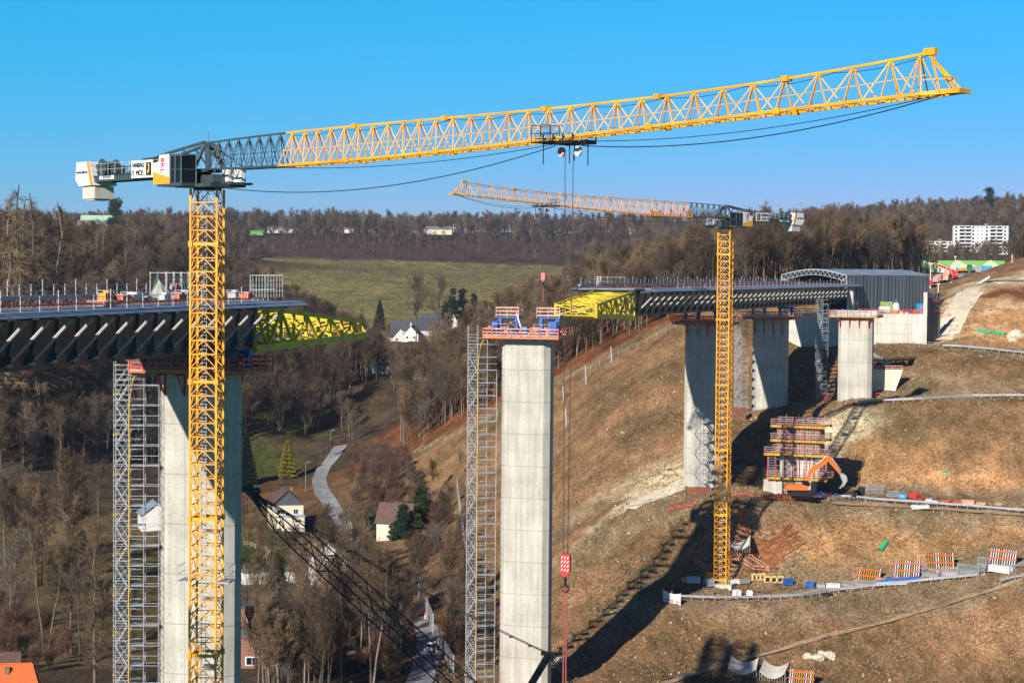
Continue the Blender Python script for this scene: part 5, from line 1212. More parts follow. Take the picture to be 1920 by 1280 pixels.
for y in (-.6, -.2, .2, .5): m.extr([(7.9, y, 1.75), (8.15, y, 1.95), (7.65, y, 1.35)], (0, .12, 0))
m.build("bucket", M_GALVD, root)
# ---------------------------------------------------------------- draped strips (roads, tracks)
def strip(name, pxs, w, m, dz=.10, step=2.0, label=None):
    pl = [hit(*p) if len(p) == 2 else P(*p) for p in pxs]; A = np.array([(p.x, p.y) for p in pl]); s = np.concatenate([[0], np.cumsum(np.hypot(*np.diff(A, axis=0).T))])
    n = max(3, int(s[-1] / step)); t_ = np.linspace(0, s[-1], n); X = np.interp(t_, s, A[:, 0]); Y = np.interp(t_, s, A[:, 1])
    for _ in range(3): X[1:-1] = (X[:-2] + X[1:-1] * 2 + X[2:]) / 4; Y[1:-1] = (Y[:-2] + Y[1:-1] * 2 + Y[2:]) / 4
    tx = np.gradient(X); ty = np.gradient(Y); L_ = np.hypot(tx, ty); nx, ny = -ty / L_, tx / L_; K = 7; V = []
    for k in range(K): f = (k / (K - 1) - .5) * w; V.append(np.stack([X + nx * f, Y + ny * f], 1))
    V = np.stack(V, 1).reshape(-1, 2); Zz = height(V[:, 0], V[:, 1]).reshape(n, K); zc_ = Zz.mean(1); zc_ = np.convolve(np.pad(zc_, 4, mode='edge'), np.ones(9) / 9, 'valid'); Zz = Zz * .3 + zc_[:, None] * .7; Zz = np.maximum(Zz, height(V[:, 0], V[:, 1]).reshape(n, K)) + dz
    I_ = (np.arange(n - 1)[:, None] * K + np.arange(K - 1)[None]).ravel(); me_ = mesh_np(name, np.column_stack([V, Zz.ravel()]), [np.stack([I_, I_ + 1, I_ + K + 1, I_ + K], 1)], m)
    o = bpy.data.objects.new(name, me_); COL.objects.link(o); tag(o, label, None, None, 'structure'); return o
M_ASPH = mat("old_asphalt", (.25, .25, .25), .9, noise=.25, nscale=.4, bump=.3, bscale=4); M_GRVL = mat("pale_haul_gravel", (.34, .29, .235), .95, noise=.2, nscale=.5, bump=.3, bscale=3)
M_TRK = mat("trodden_clay", (.34, .235, .14), .95, noise=.2, nscale=.7); M_SHOT = mat("shotcrete", (.66, .57, .42), .95, noise=.14, nscale=.6, bump=.5, bscale=1.2)
strip("lane", [(640, 838), (622, 862), (606, 878), (598, 900), (604, 925), (622, 950), (640, 975), (652, 1000), (664, 1040), (680, 1080), (720, 1120), (765, 1150), (800, 1180), (806, 1220), (795, 1260), (775, 1300)], 4.6, M_ASPH, .16)
strip("haul_road", [(1470, 1118), (1560, 1106), (1640, 1096), (1740, 1083), (1840, 1071), (1930, 1058), (2020, 1045)], 4.0, M_GRVL, .14)
strip("haul_road", [(1560, 944), (1640, 949), (1740, 956), (1840, 962), (1960, 970)], 2.0, M_TRK, .14)
strip("path", [(1225, 1290), (1290, 1268), (1380, 1242), (1480, 1214), (1600, 1182), (1720, 1150), (1820, 1118), (1905, 1090)], 1.3, M_TRK, .12)
strip("path", [(1850, 528), (1900, 527), (1990, 532)], 3.0, M_GRVL, .15)
strip("haul_road", [(1755, 537), (1775, 523), (1800, 510), (1850, 504)], 9, mat("pale_site_road", (.36, .34, .32), .95, noise=.1, nscale=.3), .2, 4)
M_RUT = mat("wheel_rut_mud", (.165, .112, .068), .9, noise=.3, nscale=.6)
for k, pl in enumerate([[(1300, 1117), (1400, 1119), (1480, 1113), (1560, 1103)], [(1320, 1110), (1410, 1111), (1490, 1105), (1550, 1097)], [(1380, 931), (1450, 931), (1520, 931)], [(1600, 938), (1720, 946), (1860, 954), (1940, 958)], [(1480, 747), (1600, 749), (1720, 748), (1900, 743)],
                        [(1660, 652), (1740, 653), (1800, 660), (1900, 672)], [(1240, 1275), (1330, 1248), (1440, 1222)], [(1540, 1200), (1660, 1168), (1780, 1132), (1880, 1099)], [(1760, 545), (1762, 560), (1755, 590), (1752, 620)]]): strip("wheel_track", pl, .55, M_RUT, .07)
for pl in [[(1180, 958), (1215, 940), (1250, 925), (1288, 912)], [(1192, 950), (1225, 930), (1260, 914), (1288, 903)]]: strip("shotcrete_bank", pl, 4.2, M_SHOT, .12, 1.0)
for pl in [[(1768, 640), (1780, 612), (1796, 584), (1812, 560), (1828, 541)], [(1780, 630), (1794, 604), (1812, 574), (1828, 553)], [(1772, 618), (1785, 590), (1800, 566), (1812, 546)]]: strip("shotcrete_bank", pl, 4.6, M_SHOT, .15, 1.0)
# ---------------------------------------------------------------- guard rails on the terraces
def guardrail(label, pxs, blue=False, h=.85):
    pl = [hit(*p) for p in pxs]; A = [(p.x, p.y) for p in pl]
    r = rail_fence("guard_rail", label, A, M_GALV, h, 2.0, 1, .1, .12, "guard rail", "guard rails along the terraces")
    ch = [o for o in CH[r.name] if o.name.startswith("rail")][0]; bpy.data.objects.remove(ch); pts_ = []
    n = 24; S_ = np.concatenate([[0], np.cumsum([math.dist(a, b) for a, b in zip(A[:-1], A[1:])])]); n = max(3, int(S_[-1] / 2))
    for i in range(n + 1): s = S_[-1] * i / n; x = np.interp(s, S_, [a[0] for a in A]); y = np.interp(s, S_, [a[1] for a in A]); pts_.append(Vector((x, y - .1, G(x, y) + h - .2)))
    zs = np.convolve(np.pad(np.array([p.z for p in pts_]), 3, mode='edge'), np.ones(7) / 7, 'valid')
    for p, q in zip(pts_, zs): p.z = float(q) + .1
    m = MB(); O = Vector(r.location)
    for a, b in zip(pts_[:-1], pts_[1:]):
        for q in (-.12, .12): m.bar(a - O + Vector((0, -.05, q)), b - O + Vector((0, -.05, q)), .09, .14)
        m.bar(a - O, b - O, .05, .3)
    m.build("beam", M_BLUE if blue else M_GALV, r); return r
guardrail("galvanised guard rail on the highest terrace at the right edge", [(1768, 652), (1800, 654), (1860, 660), (1930, 668)])
guardrail("galvanised guard rail on the terrace at the foot of the deckless pier", [(1608, 761), (1640, 756), (1720, 753), (1820, 749), (1930, 746)])
guardrail("galvanised guard rail below the excavator on the middle terrace", [(1553, 940), (1580, 936), (1640, 941), (1740, 950), (1840, 957), (1930, 964)])
guardrail("long galvanised guard rail in front of the small crane's base", [(1275, 1124), (1340, 1127), (1420, 1126), (1500, 1120), (1560, 1113), (1640, 1105), (1700, 1098)])
guardrail("galvanised guard rail beside the lower haul road below the leaning panels", [(1642, 1104), (1700, 1097), (1770, 1090), (1832, 1082)])
guardrail("short guard rail at the right edge beside the lowest path", [(1874, 1101), (1900, 1090), (1935, 1078)])
r = thing("steel_beam", "long dark blue steel beam lying on the lower haul road's edge", "beam", tuple(hit(1684, 1100))); a = hit(1643, 1101); b = hit(1724, 1093); m = MB(); O = Vector(r.location)
m.bar(a - O + Vector((0, 0, 1.2)), b - O + Vector((0, 0, 1.2)), .3, .12); m.bar(a - O + Vector((0, 0, .95)), b - O + Vector((0, 0, .95)), .08, .5); m.bar(a - O + Vector((0, 0, .7)), b - O + Vector((0, 0, .7)), .3, .12); m.build("flange", M_BLUE, r)
# red and white barrier rails
def barrier(label, pxs, m=M_RED, rails=2, h=1.1, rw=.13): return rail_fence("barrier_railing", label, [(lambda q: (q.x, q.y))(hit(*p)) for p in pxs], m, h, 2.6, rails, rw, .09, "barrier", "red barrier railings on the site", boards=True)
barrier("red board railing in front of the new pier's formwork", [(1368, 936), (1430, 938), (1500, 938), (1560, 936)])
barrier("short red railing at the foot of the pier behind the small crane", [(1252, 962), (1280, 956), (1306, 950)])
barrier("pink-red railing behind the small crane's base", [(1303, 1060), (1340, 1062), (1400, 1068), (1440, 1074)], M_PINK)
barrier("slanting pink-red railing right of the small crane's base", [(1404, 1052), (1422, 1064), (1442, 1076)], M_PINK)
barrier("red railing running down at the terrace's left end", [(1290, 1078), (1272, 1095), (1258, 1112)])
barrier("red railing along the foot of the two upper piers", [(1462, 742), (1520, 746), (1580, 748), (1650, 746)])
barrier("red railing beside the pale rock cut right of the abutment", [(1752, 606), (1768, 600), (1782, 596)])
barrier("grey railing along the foot of the abutment wall", [(1630, 646), (1680, 646), (1730, 648), (1760, 650)], M_GALVD, rw=.06)
# rock-net fence above the cleared slope
fe = [(742, 880), (800, 848), (850, 822), (900, 798), (1000, 747), (1100, 698), (1200, 652), (1285, 610)]
rail_fence("slope_fence", "low pale wire fence along the upper edge of the cleared slope", [(lambda q: (q.x, q.y))(P(x, y, d)) for x, y, d in [(740, 872, 635), (800, 840, 615), (900, 791, 595), (1000, 738, 575), (1100, 688, 555), (1200, 643, 540), (1285, 603, 527)]], M_GALVD, 1.2, 3.5, 2, .06, .10, "fence", pm=M_GALV)
for i, (px, y0, y1, lb) in enumerate([(1057, 752, 724, "nearest the central pier"), (1099, 720, 687, "second from the central pier"), (1147, 680, 650, "highest, below the yellow nose"), (1062, 800, 765, "low on the slope beside the central pier")]):
    h_ = hit(px, y0); r = thing("anchor_post", "tall grey steel post on the slope edge, " + lb, "post", h_, 0, "steel posts on the slope"); H_ = (y0 - y1) / F * h_.y; m = MB(); m.bar((0, 0, -.5), (-.3, 0, H_), .28, .14); m.bar((0, 0, H_ * .5), (.9, .6, -.3), .05); m.build("post_profile", M_GALV, r)
    m = MB(); m.box((0, 0, 0), (.7, .7, .2)); m.build("base_plate", M_GALVD, r)
def mesh_screen(label, pts_, h):
    O = pts_[0]; r = thing("catch_fence", label, "fence", O, 0, "grey catch fences"); n = len(pts_)
    for p in pts_: q = p - O; MB().bar(q, q + Vector((0, 0, h)), .16).build("post", M_GALV, r)
    m = MB()
    for a, b in zip(pts_[:-1], pts_[1:]):
        for f in np.linspace(0, 1, 14): c = a.lerp(b, f) - O; m.bar(c, c + Vector((0, 0, h)), .035)
        for f in np.linspace(.05, 1, 12): m.bar(a - O + Vector((0, 0, h * f)), b - O + Vector((0, 0, h * f)), .035)
    m.build("wire_mesh", M_GALV, r)
mesh_screen("tall grey wire mesh fence running downhill beside the central scaffold tower", [hit(857, 925), hit(862, 965), hit(868, 1010), hit(872, 1050)], 4.0)
mesh_screen("grey wire mesh fence beside the lower lane", [hit(785, 1130), hit(800, 1160), hit(812, 1190)], 4.2)
mesh_screen("grey wire mesh fence right of the parked car", [hit(822, 1215), hit(835, 1235), hit(850, 1262)], 3.2)
# ---------------------------------------------------------------- leaning formwork panels and stored material
M_ORW = mat("orange_wale", (.72, .10, .02), .55)
def lean_panel(label, px0, px1, py, hm, yellow=.6, group="formwork panels leaning on the bank", seed=0):
    a = hit(px0, py[0]); b = hit(px1, py[1]); rz = math.atan2(b.y - a.y, b.x - a.x); w = (b - a).length; c_ = (a + b) / 2
    r = thing("leaning_formwork", label, "formwork panel", (c_.x, c_.y, min(a.z, b.z) + .1), rz, group); R = _r.Random(seed); m = MB(); n = 11; sl = .35
    for i in range(n):
        x = -w / 2 + (i + .5) * w / n; m.mat(0 if R.random() < yellow else 1); m.bar((x, 0, 0), (x, hm * sl, hm), .13, .2, up=(0, 1, 0))
    m.build("girder", [M_WOODY, M_BAG], r); m = MB(); m.bar((-w / 2, .14, 0.0), (-w / 2, .14 + hm * sl, hm), .05); 
    m.extr([(-w / 2, .16, .02), (w / 2, .16, .02), (w / 2, .16 + hm * sl, hm), (-w / 2, .16 + hm * sl, hm)], (0, .05, 0)); m.build("plywood", M_DARKPLY, r)
    for f in ((.12, .5, .88) if hm > 2.4 else (.3, .85)):
        m = MB(); m.bar((-w / 2 - .1, -.14 + hm * sl * f, hm * f), (w / 2 + .1, -.14 + hm * sl * f, hm * f), .14, .22); m.build("wale", M_ORW, r)
    return r
lean_panel("yellow and orange formwork panel leaning on the bank, leftmost of the row", 1603, 1648, (1094, 1090), 2.9, .8, seed=1)
lean_panel("tall yellow, black and white formwork panel, second from the left on the bank", 1675, 1723, (1089, 1085), 3.6, .55, seed=2)
lean_panel("formwork panel behind the wire crates, third from the left on the bank", 1741, 1790, (1074, 1066), 3.4, .6, seed=3)
lean_panel("pale formwork panel with orange wales, rightmost on the bank", 1853, 1903, (1064, 1060), 3.2, .1, seed=4)
lean_panel("black, red and green formwork panel lying at the lower edge beside the curved shells", 1478, 1525, (1284, 1290), 2.6, .7, seed=6)
def crate(label, px0, px1, py, h, m=M_GALV, solid=False, d=1.0, group="stored crates on the terraces", name="wire_crate", cat="crate"):
    a = hit(px0, py); b = hit(px1, py); c_ = (a + b) / 2; w = (b - a).length; r = thing(name, label, cat, (c_.x, c_.y, c_.z + .02), math.atan2(b.y - a.y, b.x - a.x), group); m2 = MB()
    for x in (-w / 2, w / 2):
        for y in (-d / 2, d / 2): m2.bar((x, y, 0), (x, y, h), .09)
    for z in (.12, h * .5, h):
        for y in (-d / 2, d / 2): m2.bar((-w / 2, y, z), (w / 2, y, z), .07)
        for x in (-w / 2, w / 2): m2.bar((x, -d / 2, z), (x, d / 2, z), .07)
    m2.build("frame", m, r); m2 = MB(); n = max(4, int(w / .28))
    if solid: m2.box((0, 0, h * .48), (w * .96, d * .92, h * .86))
    else:
        for i in range(n): x = -w / 2 + (i + .5) * w / n; m2.bar((x, -d / 2, 0), (x, -d / 2, h), .06); m2.bar((x, -d / 2, h), (x, d / 2, h), .06)
        m2.box((0, .05, h * .3), (w * .9, d * .8, h * .4))
    m2.build("load", m if solid else M_GALVD, r); return r
for a in [("long silver wire crate in front of the leftmost leaning panel", 1604, 1642, 1099, .9), ("short grey crate left of the long silver one", 1581, 1600, 1101, 1.0), ("pale greenish wrapped crate further left on the lower terrace", 1550, 1575, 1104, 1.0, M_BAG, True),
          ("grey crate of couplers left below the third leaning panel", 1732, 1762, 1083, 1.6), ("grey crate of clamps right below the third leaning panel", 1766, 1796, 1080, 1.5), ("broad silver slatted crate right of the third leaning panel", 1801, 1840, 1078, 1.7, M_GALV, False, 1.6), ("white low box in front of the rightmost leaning panel", 1857, 1895, 1074, 1.2, M_WHT, True),
          ("dark wire crate between the slatted crate and the pale panel", 1836, 1851, 1070, 2.4, M_GALVD), ("low dark crate of timber beside the leftmost leaning panel", 1646, 1661, 1095, 1.0, M_PLY, True), ("small blue-grey bundle right of the dark timber crate", 1664, 1679, 1094, 1.0, M_BLUE, True),
          ("blue tarpaulined box on the lower terrace", 1513, 1528, 1101, 1.0, M_BLUE, True), ("dark low crate right of the blue box", 1532, 1546, 1103, .7, M_GALVD, True), ("blue stack beside the yellow formwork boards", 1470, 1484, 1098, 1.3, M_BLUE, True),
          ("long white box hanging below the middle terrace guard rail", 1710, 1740, 956, .8, M_BAG, True), ("black box left of the rebar cages on the middle terrace", 1572, 1588, 928, .9, M_BLK, True), ("second black box left of the rebar cages", 1590, 1602, 930, .8, M_BLK, True), ("dark upright box beside the rebar cages", 1611, 1620, 928, 1.6, M_BLK, True),
          ("grey mesh crate left of the light blue tarpaulin", 1665, 1683, 932, 1.1, M_GALVD), ("red crate right of the light blue tarpaulin", 1706, 1720, 934, 1.0, M_RED, True), ("stack of red-brown boards on the middle terrace", 1806, 1828, 946, .8, M_PINK, True), ("stack of pale timber beside the red-brown boards", 1830, 1848, 948, .6, M_PLY, True),
          ("stack of planks behind the middle terrace guard rail", 1790, 1804, 945, .6, M_ORG, True), ("weathered crate far right on the middle terrace", 1866, 1876, 948, .6, M_PLY, True), ("orange bin on planks beside the rock cut above the excavator", 1580, 1588, 868, 1.0, M_ORG, True),
          ("light grey block left of the small crane's base", 1288, 1312, 1094, 1.2, M_BAG, True), ("silver electrical cabinet beside the small crane's base", 1322, 1336, 1100, 1.5, M_GALV, True), ("orange electrical box on the left of the small crane's mast", 1323, 1334, 1087, 1.4, M_YEL, True), ("white stack right of the small crane's base", 1368, 1384, 1095, .8, M_BAG, True), ("grey stack further right of the small crane's base", 1386, 1402, 1094, .7, M_GALV, True),
          ("white cube left of the pair in front of the small crane", 1377, 1386, 1118, 1.1, M_WHT, True), ("white cube right of the pair in front of the small crane", 1401, 1410, 1119, 1.1, M_WHT, True), ("yellow bin at the left end of the lower terrace", 1278, 1286, 1092, .9, M_YEL, True)]:
    crate(*a)
# blue frames and red tangle on the middle terrace
for px0, px1, py, mt, lb in ((1526, 1548, 931, M_BLUE, "tangled blue steel frames left of the guard rail's end"), (1552, 1570, 932, M_BLUE, "blue steel frames right of the first blue tangle"), (1763, 1782, 944, M_ORG, "orange-red tangle of brackets on the middle terrace"), (1712, 1736, 938, M_RED, "red and orange heap of clamps on the middle terrace")):
    a = hit(px0, py); b = hit(px1, py); r = thing("bracket_heap", lb, "steel brackets", a); R = _r.Random(px0); m = MB(); w = (b - a)
    for k in range(16):
        p = w * R.random() + Vector((0, R.uniform(-.6, .6), R.uniform(0, .5))); q = p + Vector((R.uniform(-1, 1), R.uniform(-.4, .4), R.uniform(-.1, .9))); m.bar(p, q, .14, .1)
    m.build("bracket", mt, r)
def rebar_bundle(label, px, py, L, n, rz, curl, seed):
    h_ = hit(px, py); r = thing("rebar_pile", label, "rebar pile", h_, 0, "rusty reinforcement on the slope"); R = _r.Random(seed); m = MB()
    for k in range(n):
        a = rz + R.uniform(-.25, .25); o = Vector((R.uniform(-1.5, 1.5), R.uniform(-1.5, 1.5), 0)); pts_ = []
        for f in np.linspace(-.5, .5, 8):
            x = o.x + math.cos(a) * L * f; y = o.y + math.sin(a) * L * f + curl * (f * f - .1) * 4; pts_.append(Vector((x, y, G(h_.x + x, h_.y + y) - h_.z + .12 + k * .02)))
        m.tube(pts_, .075, 4, False)
    m.build("bars", M_REBAR2, r)
M_REBAR2 = mat('orange_rust', (.36, .13, .04), .9, noise=.3, nscale=1)
rebar_bundle("upper bundle of long rusty bars beside the curved shell above the crane base", 1408, 1016, 11, 12, .05, .3, 1)
rebar_bundle("middle fan of rusty bars right of the curved shell", 1435, 1030, 12, 16, .45, .4, 2)
rebar_bundle("lower bundle of curved rusty bars below the curved shell", 1448, 1046, 11, 14, .6, .5, 3)
def shell(label, px, py, w, rz, dx=0):
    h_ = hit(px, py); r = thing("formwork_shell", label, "curved formwork", h_, rz, "curved grey formwork shells"); m = MB(); n = 10; Lr = 3.4; pr = []
    for i in range(n + 1): f = i / n; x = (f - .5) * w; z = 1.9 * (abs(f - .5) * 2) ** 2 * .55 + .35; pr.append((x, z))
    for i in range(n):
        (x0, z0), (x1, z1) = pr[i], pr[i + 1]; m.hexa([(x0, -Lr / 2, z0), (x1, -Lr / 2, z1), (x1, Lr / 2, z1 + 1.3), (x0, Lr / 2, z0 + 1.3), (x0, -Lr / 2, z0 + .1), (x1, -Lr / 2, z1 + .1), (x1, Lr / 2, z1 + 1.4), (x0, Lr / 2, z0 + 1.4)])
    m.build("skin_plate", M_CONC2, r); m = MB()
    for i in range(0, n + 1): x, z = pr[i]; m.bar((x, -Lr / 2 + .05, -.1), (x, -Lr / 2 + .05, z), .1); m.bar((x, Lr / 2 - .1, .6), (x, Lr / 2 - .1, z + 1.3), .1)
    for x in (-w / 2, w / 2): m.bar((x, -Lr / 2, 0), (x, Lr / 2, 1.2), .16); m.bar((x, -Lr / 2, .9), (x, Lr / 2, 2.0), .1)
    m.build("rib", M_JOINT, r)
shell("grey curved formwork shell on the slope right of the small crane mast", 1384, 1038, 4.4, -.15)
shell("dark-edged curved formwork shell at the lower edge, left of the pair", 1394, 1266, 4.6, -.25)
shell("pale curved formwork shell at the lower edge, right of the pair", 1452, 1272, 4.2, -.35)
# yellow formwork boards lying behind the crane base
for i, (x0, x1, y) in enumerate([(1411, 1433, 1088), (1434, 1468, 1093)]):
    a = hit(x0, y); b = hit(x1, y + 2); c_ = (a + b) / 2; r = thing("formwork_board", "yellow perforated formwork board behind the small crane's terrace, " + ["left one", "right one"][i], "formwork board", c_, math.atan2(b.y - a.y, b.x - a.x), "yellow formwork boards"); w = (b - a).length; m = MB()
    for z in (.15, 1.25): m.bar((-w / 2, 0, z), (w / 2, 0, z), .12, .3)
    for x in np.linspace(-w / 2, w / 2, 4): m.bar((x, 0, 0), (x, 0, 1.4), .35, .12)
    m.build("frame", mat("pale_yellow_ply", (.62, .48, .18), .8), r)
# banner fixed to a fence at the terrace end
a = hit(1243, 1128); b = hit(1276, 1136); r = thing("site_banner", "white sagging banner with small dark lettering and emblem at the terrace end", "banner", a); m = MB(); w = b - a; n = 8; hB = 2.1
for i in range(n):
    f0, f1 = i / n, (i + 1) / n; p, q = w * f0, w * f1; s0, s1_ = .35 * math.sin(math.pi * f0), .35 * math.sin(math.pi * f1)
    m.hexa([(p.x, p.y, p.z - s0 * .4), (q.x, q.y, q.z - s1_ * .4), (q.x, q.y + .04, q.z - s1_ * .4), (p.x, p.y + .04, p.z - s0 * .4), (p.x, p.y, p.z + hB - s0), (q.x, q.y, q.z + hB - s1_), (q.x, q.y + .04, q.z + hB - s1_), (p.x, p.y + .04, p.z + hB - s0)])
m.build("cloth", M_BAG, r)
for f in (0, .5, 1): MB().bar(w * f + Vector((0, .1, -.3)), w * f + Vector((0, .1, hB + .15)), .07).build("post", M_GALVD, r)
txt("HABAU", .42, a + w * .24 + Vector((0, -.12, .55)), w.normalized(), (0, 0, 1), M_BLUE, r); txt("MCE", .42, a + w * .8 + Vector((0, -.12, .5)), w.normalized(), (0, 0, 1), M_BLUE, r)
m = MB(); c_ = w * .52 + Vector((0, -.05, .5)); m.extr([c_ + Vector((x, 0, z)) for x, z in [(-.22, -.25), (.22, -.25), (.28, .1), (.1, .35), (-.2, .25)]], (0, .02, 0)); m.build("emblem", M_WOODY, r)
# green drain pipes
M_PIPE = mat("green_plastic_pipe", (.02, .42, .20), .4)
for x0, y0, x1, y1, rr, lb in ((1834, 622, 1860, 626, .35, "long bright green drain pipe on the bank at the right, left piece"), (1862, 626, 1886, 629, .35, "bright green drain pipe on the bank at the right, right piece"), (1650, 1036, 1662, 1020, .45, "short bright green drain pipe sticking out above the leaning panels"), (1768, 888, 1776, 886, .25, "tiny green drain pipe on the orange bank")):
    a = hit(x0, y0); b = hit(x1, y1); r = thing("drain_pipe", lb, "drain pipe", a); m = MB(); m.tube([Vector((0, 0, .3)), b - a + Vector((0, 0, .3))], rr, 14, False); m.tube([Vector((0, 0, .3)), b - a + Vector((0, 0, .3))], rr * .9, 14, False); m.build("pipe_wall", M_PIPE, r)
    m = MB(); d = (b - a).normalized(); m.tube([Vector((0, 0, .3)), d * .25 + Vector((0, 0, .3))], rr * 1.1, 14, False); m.build("socket", M_PIPE, r)
# pale rocks
M_ROCK = mat("pale_rock", (.55, .47, .36), .9, noise=.2, nscale=1.5, bump=.6, bscale=2)
def rock(label, px, py, s, seed, group, m=M_ROCK):
    h_ = hit(px, py); R = np.random.default_rng(seed); bm = MB(); K = 10; rings = []
    for k, (z, rr) in enumerate([(-.3, .8), (.15, 1.05), (.55, .9), (.9, .45), (1.0, .05)]):
        for j in range(K): a = 6.283 * j / K; q = rr * R.uniform(.75, 1.2); rings.append((s * q * math.cos(a) * 1.2, s * q * math.sin(a), s * (z + R.uniform(-.08, .08))))
    bm.add(rings, [(i * K + j, i * K + (j + 1) % K, (i + 1) * K + (j + 1) % K, (i + 1) * K + j) for i in range(4) for j in range(K)]); o = bm.build("boulder", m)
    o.location = h_; tag(o, label, "boulder", group)
for i, (px, py, s) in enumerate([(1515, 1233, .75), (1534, 1236, .95), (1540, 1226, .6), (1555, 1230, .9), (1560, 1238, .5)]): rock("pale angular boulder in the small cluster above the curved shells, " + ["leftmost", "largest", "topmost", "right of the topmost", "lowest"][i], px, py, s, i, "pale boulders near the curved shells")
for i, (px, py, s) in enumerate([(1634, 672, 1.3), (1646, 676, 1.1), (1662, 684, .9), (1625, 678, .8)]): rock("pale boulder on the slope between the sunlit pier and the upper terrace, " + ["topmost", "second", "lowest", "leftmost"][i], px, py, s, i + 9, "pale boulders right of the sunlit pier")
for i, (px, py, s) in enumerate([(1905, 632, 1.8), (1899, 640, .9)]): rock("white boulder at the right edge, " + ["large one", "small one"][i], px, py, s, i + 19, "white boulders at the right edge")
rng2 = np.random.default_rng(77)
RX = []; 
for k in range(3600):
    px = rng2.uniform(1000, 1930); py = rng2.uniform(620, 1285); 
    if px < 1290 and py < 870 - (px - 740) * .5 + 60: continue
    RX.append((px, py))
# stones strewn over the cleared slopes: one mass
RX = np.array(RX); st_v = []; st_f = []; nv0 = 0
dd = np.interp(RX[:, 1], [600, 940, 1280], [520, 400, 325]); XY = np.array([tuple(P(x, 640, d))[:2] for (x, y), d in zip(RX, dd)]); XY += rng2.normal(0, 12, XY.shape); ok = XY[:, 1] > 300; XY = XY[ok]; ZZ = height(XY[:, 0], XY[:, 1])
ico = [(0, 0, 1), (.9, 0, .1), (.2, .85, 0), (-.75, .5, .1), (-.7, -.55, 0), (.25, -.9, .1), (0, 0, -1)]
icf = np.array([(0, 1, 2), (0, 2, 3), (0, 3, 4), (0, 4, 5), (0, 5, 1), (6, 2, 1), (6, 3, 2), (6, 4, 3), (6, 5, 4), (6, 1, 5)])
sz = rng2.gamma(1.6, .055, len(XY)) + .05; base_ = np.array(ico); V = (base_[None] * sz[:, None, None] * rng2.uniform(.6, 1.3, (len(XY), 7, 3)) + np.column_stack([XY, ZZ])[:, None, :]).reshape(-1, 3)
me_ = mesh_np("gravel", V, [(np.arange(len(XY))[:, None, None] * 7 + icf[None]).reshape(-1, 3)], mat('brown_stone', (.40, .31, .21), .95, noise=.35, nscale=.2)); o = bpy.data.objects.new("gravel", me_); COL.objects.link(o); tag(o, "loose stones strewn over the cleared slopes", None, None, 'stuff')
# dry grass tufts on the slopes
TN = 26000; tx_ = rng2.uniform(1000, 1935, TN); ty_ = rng2.uniform(600, 1290, TN); td = np.interp(ty_, [600, 940, 1280], [520, 400, 325]); XY = np.array([tuple(P(a, 640, b))[:2] for a, b in zip(tx_, td)]) + rng2.normal(0, 14, (TN, 2))
pat = fbm(XY[:, 0], XY[:, 1], 16, 3, 77); keep_ = (XY[:, 1] > 300) & (pat > -.12 + rng2.uniform(-.15, .15, TN)); XY = XY[keep_]; ZZ = height(XY[:, 0], XY[:, 1]); n_ = len(XY); B_ = np.column_stack([XY, ZZ - .05]); V = []
for q in range(4):
    an_ = rng2.uniform(0, 6.28, n_); dr = np.column_stack([np.cos(an_), np.sin(an_), np.zeros(n_)]); o1 = dr * rng2.uniform(.08, .26, (n_, 1)); tp_ = B_ + np.column_stack([rng2.normal(0, .16, (n_, 2)), rng2.uniform(.15, .5, n_)]); jt = rng2.normal(0, .15, (n_, 3)) * [1, 1, 0]
    V.append(np.stack([B_ + jt - o1, B_ + jt + o1, tp_ + jt], 1))
V = np.concatenate(V).reshape(-1, 3); me_ = mesh_np("dry_grass", V, [np.arange(len(V)).reshape(-1, 3)], mat("dry_grass", (.120, .088, .032), .95, noise=.0, nscale=.12, col2=(.30, .20, .105))); o = bpy.data.objects.new("dry_grass", me_); COL.objects.link(o); tag(o, "tufts of dry grass on the cleared slopes", None, None, 'stuff')
# retaining wall beside the sunlit pier, shoring boxes at the piers
a = P(1630, 738, 462); b = P(1672, 738, 460); r = thing("retaining_wall", "yellowish sprayed concrete cut wall right of the sunlit pier", "retaining wall", (a.x, a.y, a.z)); m = MB(); zt2 = P(1650, 692, 462).z; e = P(1692, 700, 462)
m.extr([(a.x, a.y - .5, a.z - 1.5), (b.x, b.y - .5, b.z - 1.2), (e.x, e.y - .5, zt2 - .6), (e.x, e.y - .5, zt2), (a.x, a.y - .5, zt2)], (0, 1.2, 0)); m.build("wall_face", M_SHOT, r, world=True); m = MB()
for k in range(5): q = a.lerp(b, (k + .3) / 5); m.box((q.x, q.y - .56, a.z + 2.2), (.25, .1, .25))
m.build("anchor_plate", M_JOINT, r, world=True)
rail_fence("barrier_railing", "white and red board railing on top of the yellowish cut wall", [(a.x, a.y - .4), (e.x, e.y - .4)], M_PINK, .9, 2.2, 2, .16, .09, "barrier", z=zt2 - .05)
for px, d, w_, lb in ((1312, 400, 4.4, "rusty brown shoring box at the foot of the pier behind the small crane"), (1381, 452, 4.2, "rusty brown shoring box left of the short shaded pier")):
    v = P(px, 640, d); g = G(v.x, v.y); r = thing("shoring_box", lb, "shoring box", (v.x, v.y, g - .6), .1); m = MB()
    for i in range(8): m.box((-w_ / 2 + (i + .5) * w_ / 8, -.9 + .06 * (i % 2), 1.6), (w_ / 8, .1, 3.0))
    m.box((w_ / 2, .3, 1.6), (.12, 2.2, 3.0)); m.box((-w_ / 2, .3, 1.6), (.12, 2.2, 3.0)); m.build("sheeting", mat("brown_sheet_steel", (.17, .085, .05), .8, noise=.3, nscale=1), r)
    m = MB(); m.bar((-w_ / 2, -.98, 2.5), (w_ / 2, -.98, 2.5), .12, .2); m.build("waler", M_RED, r)
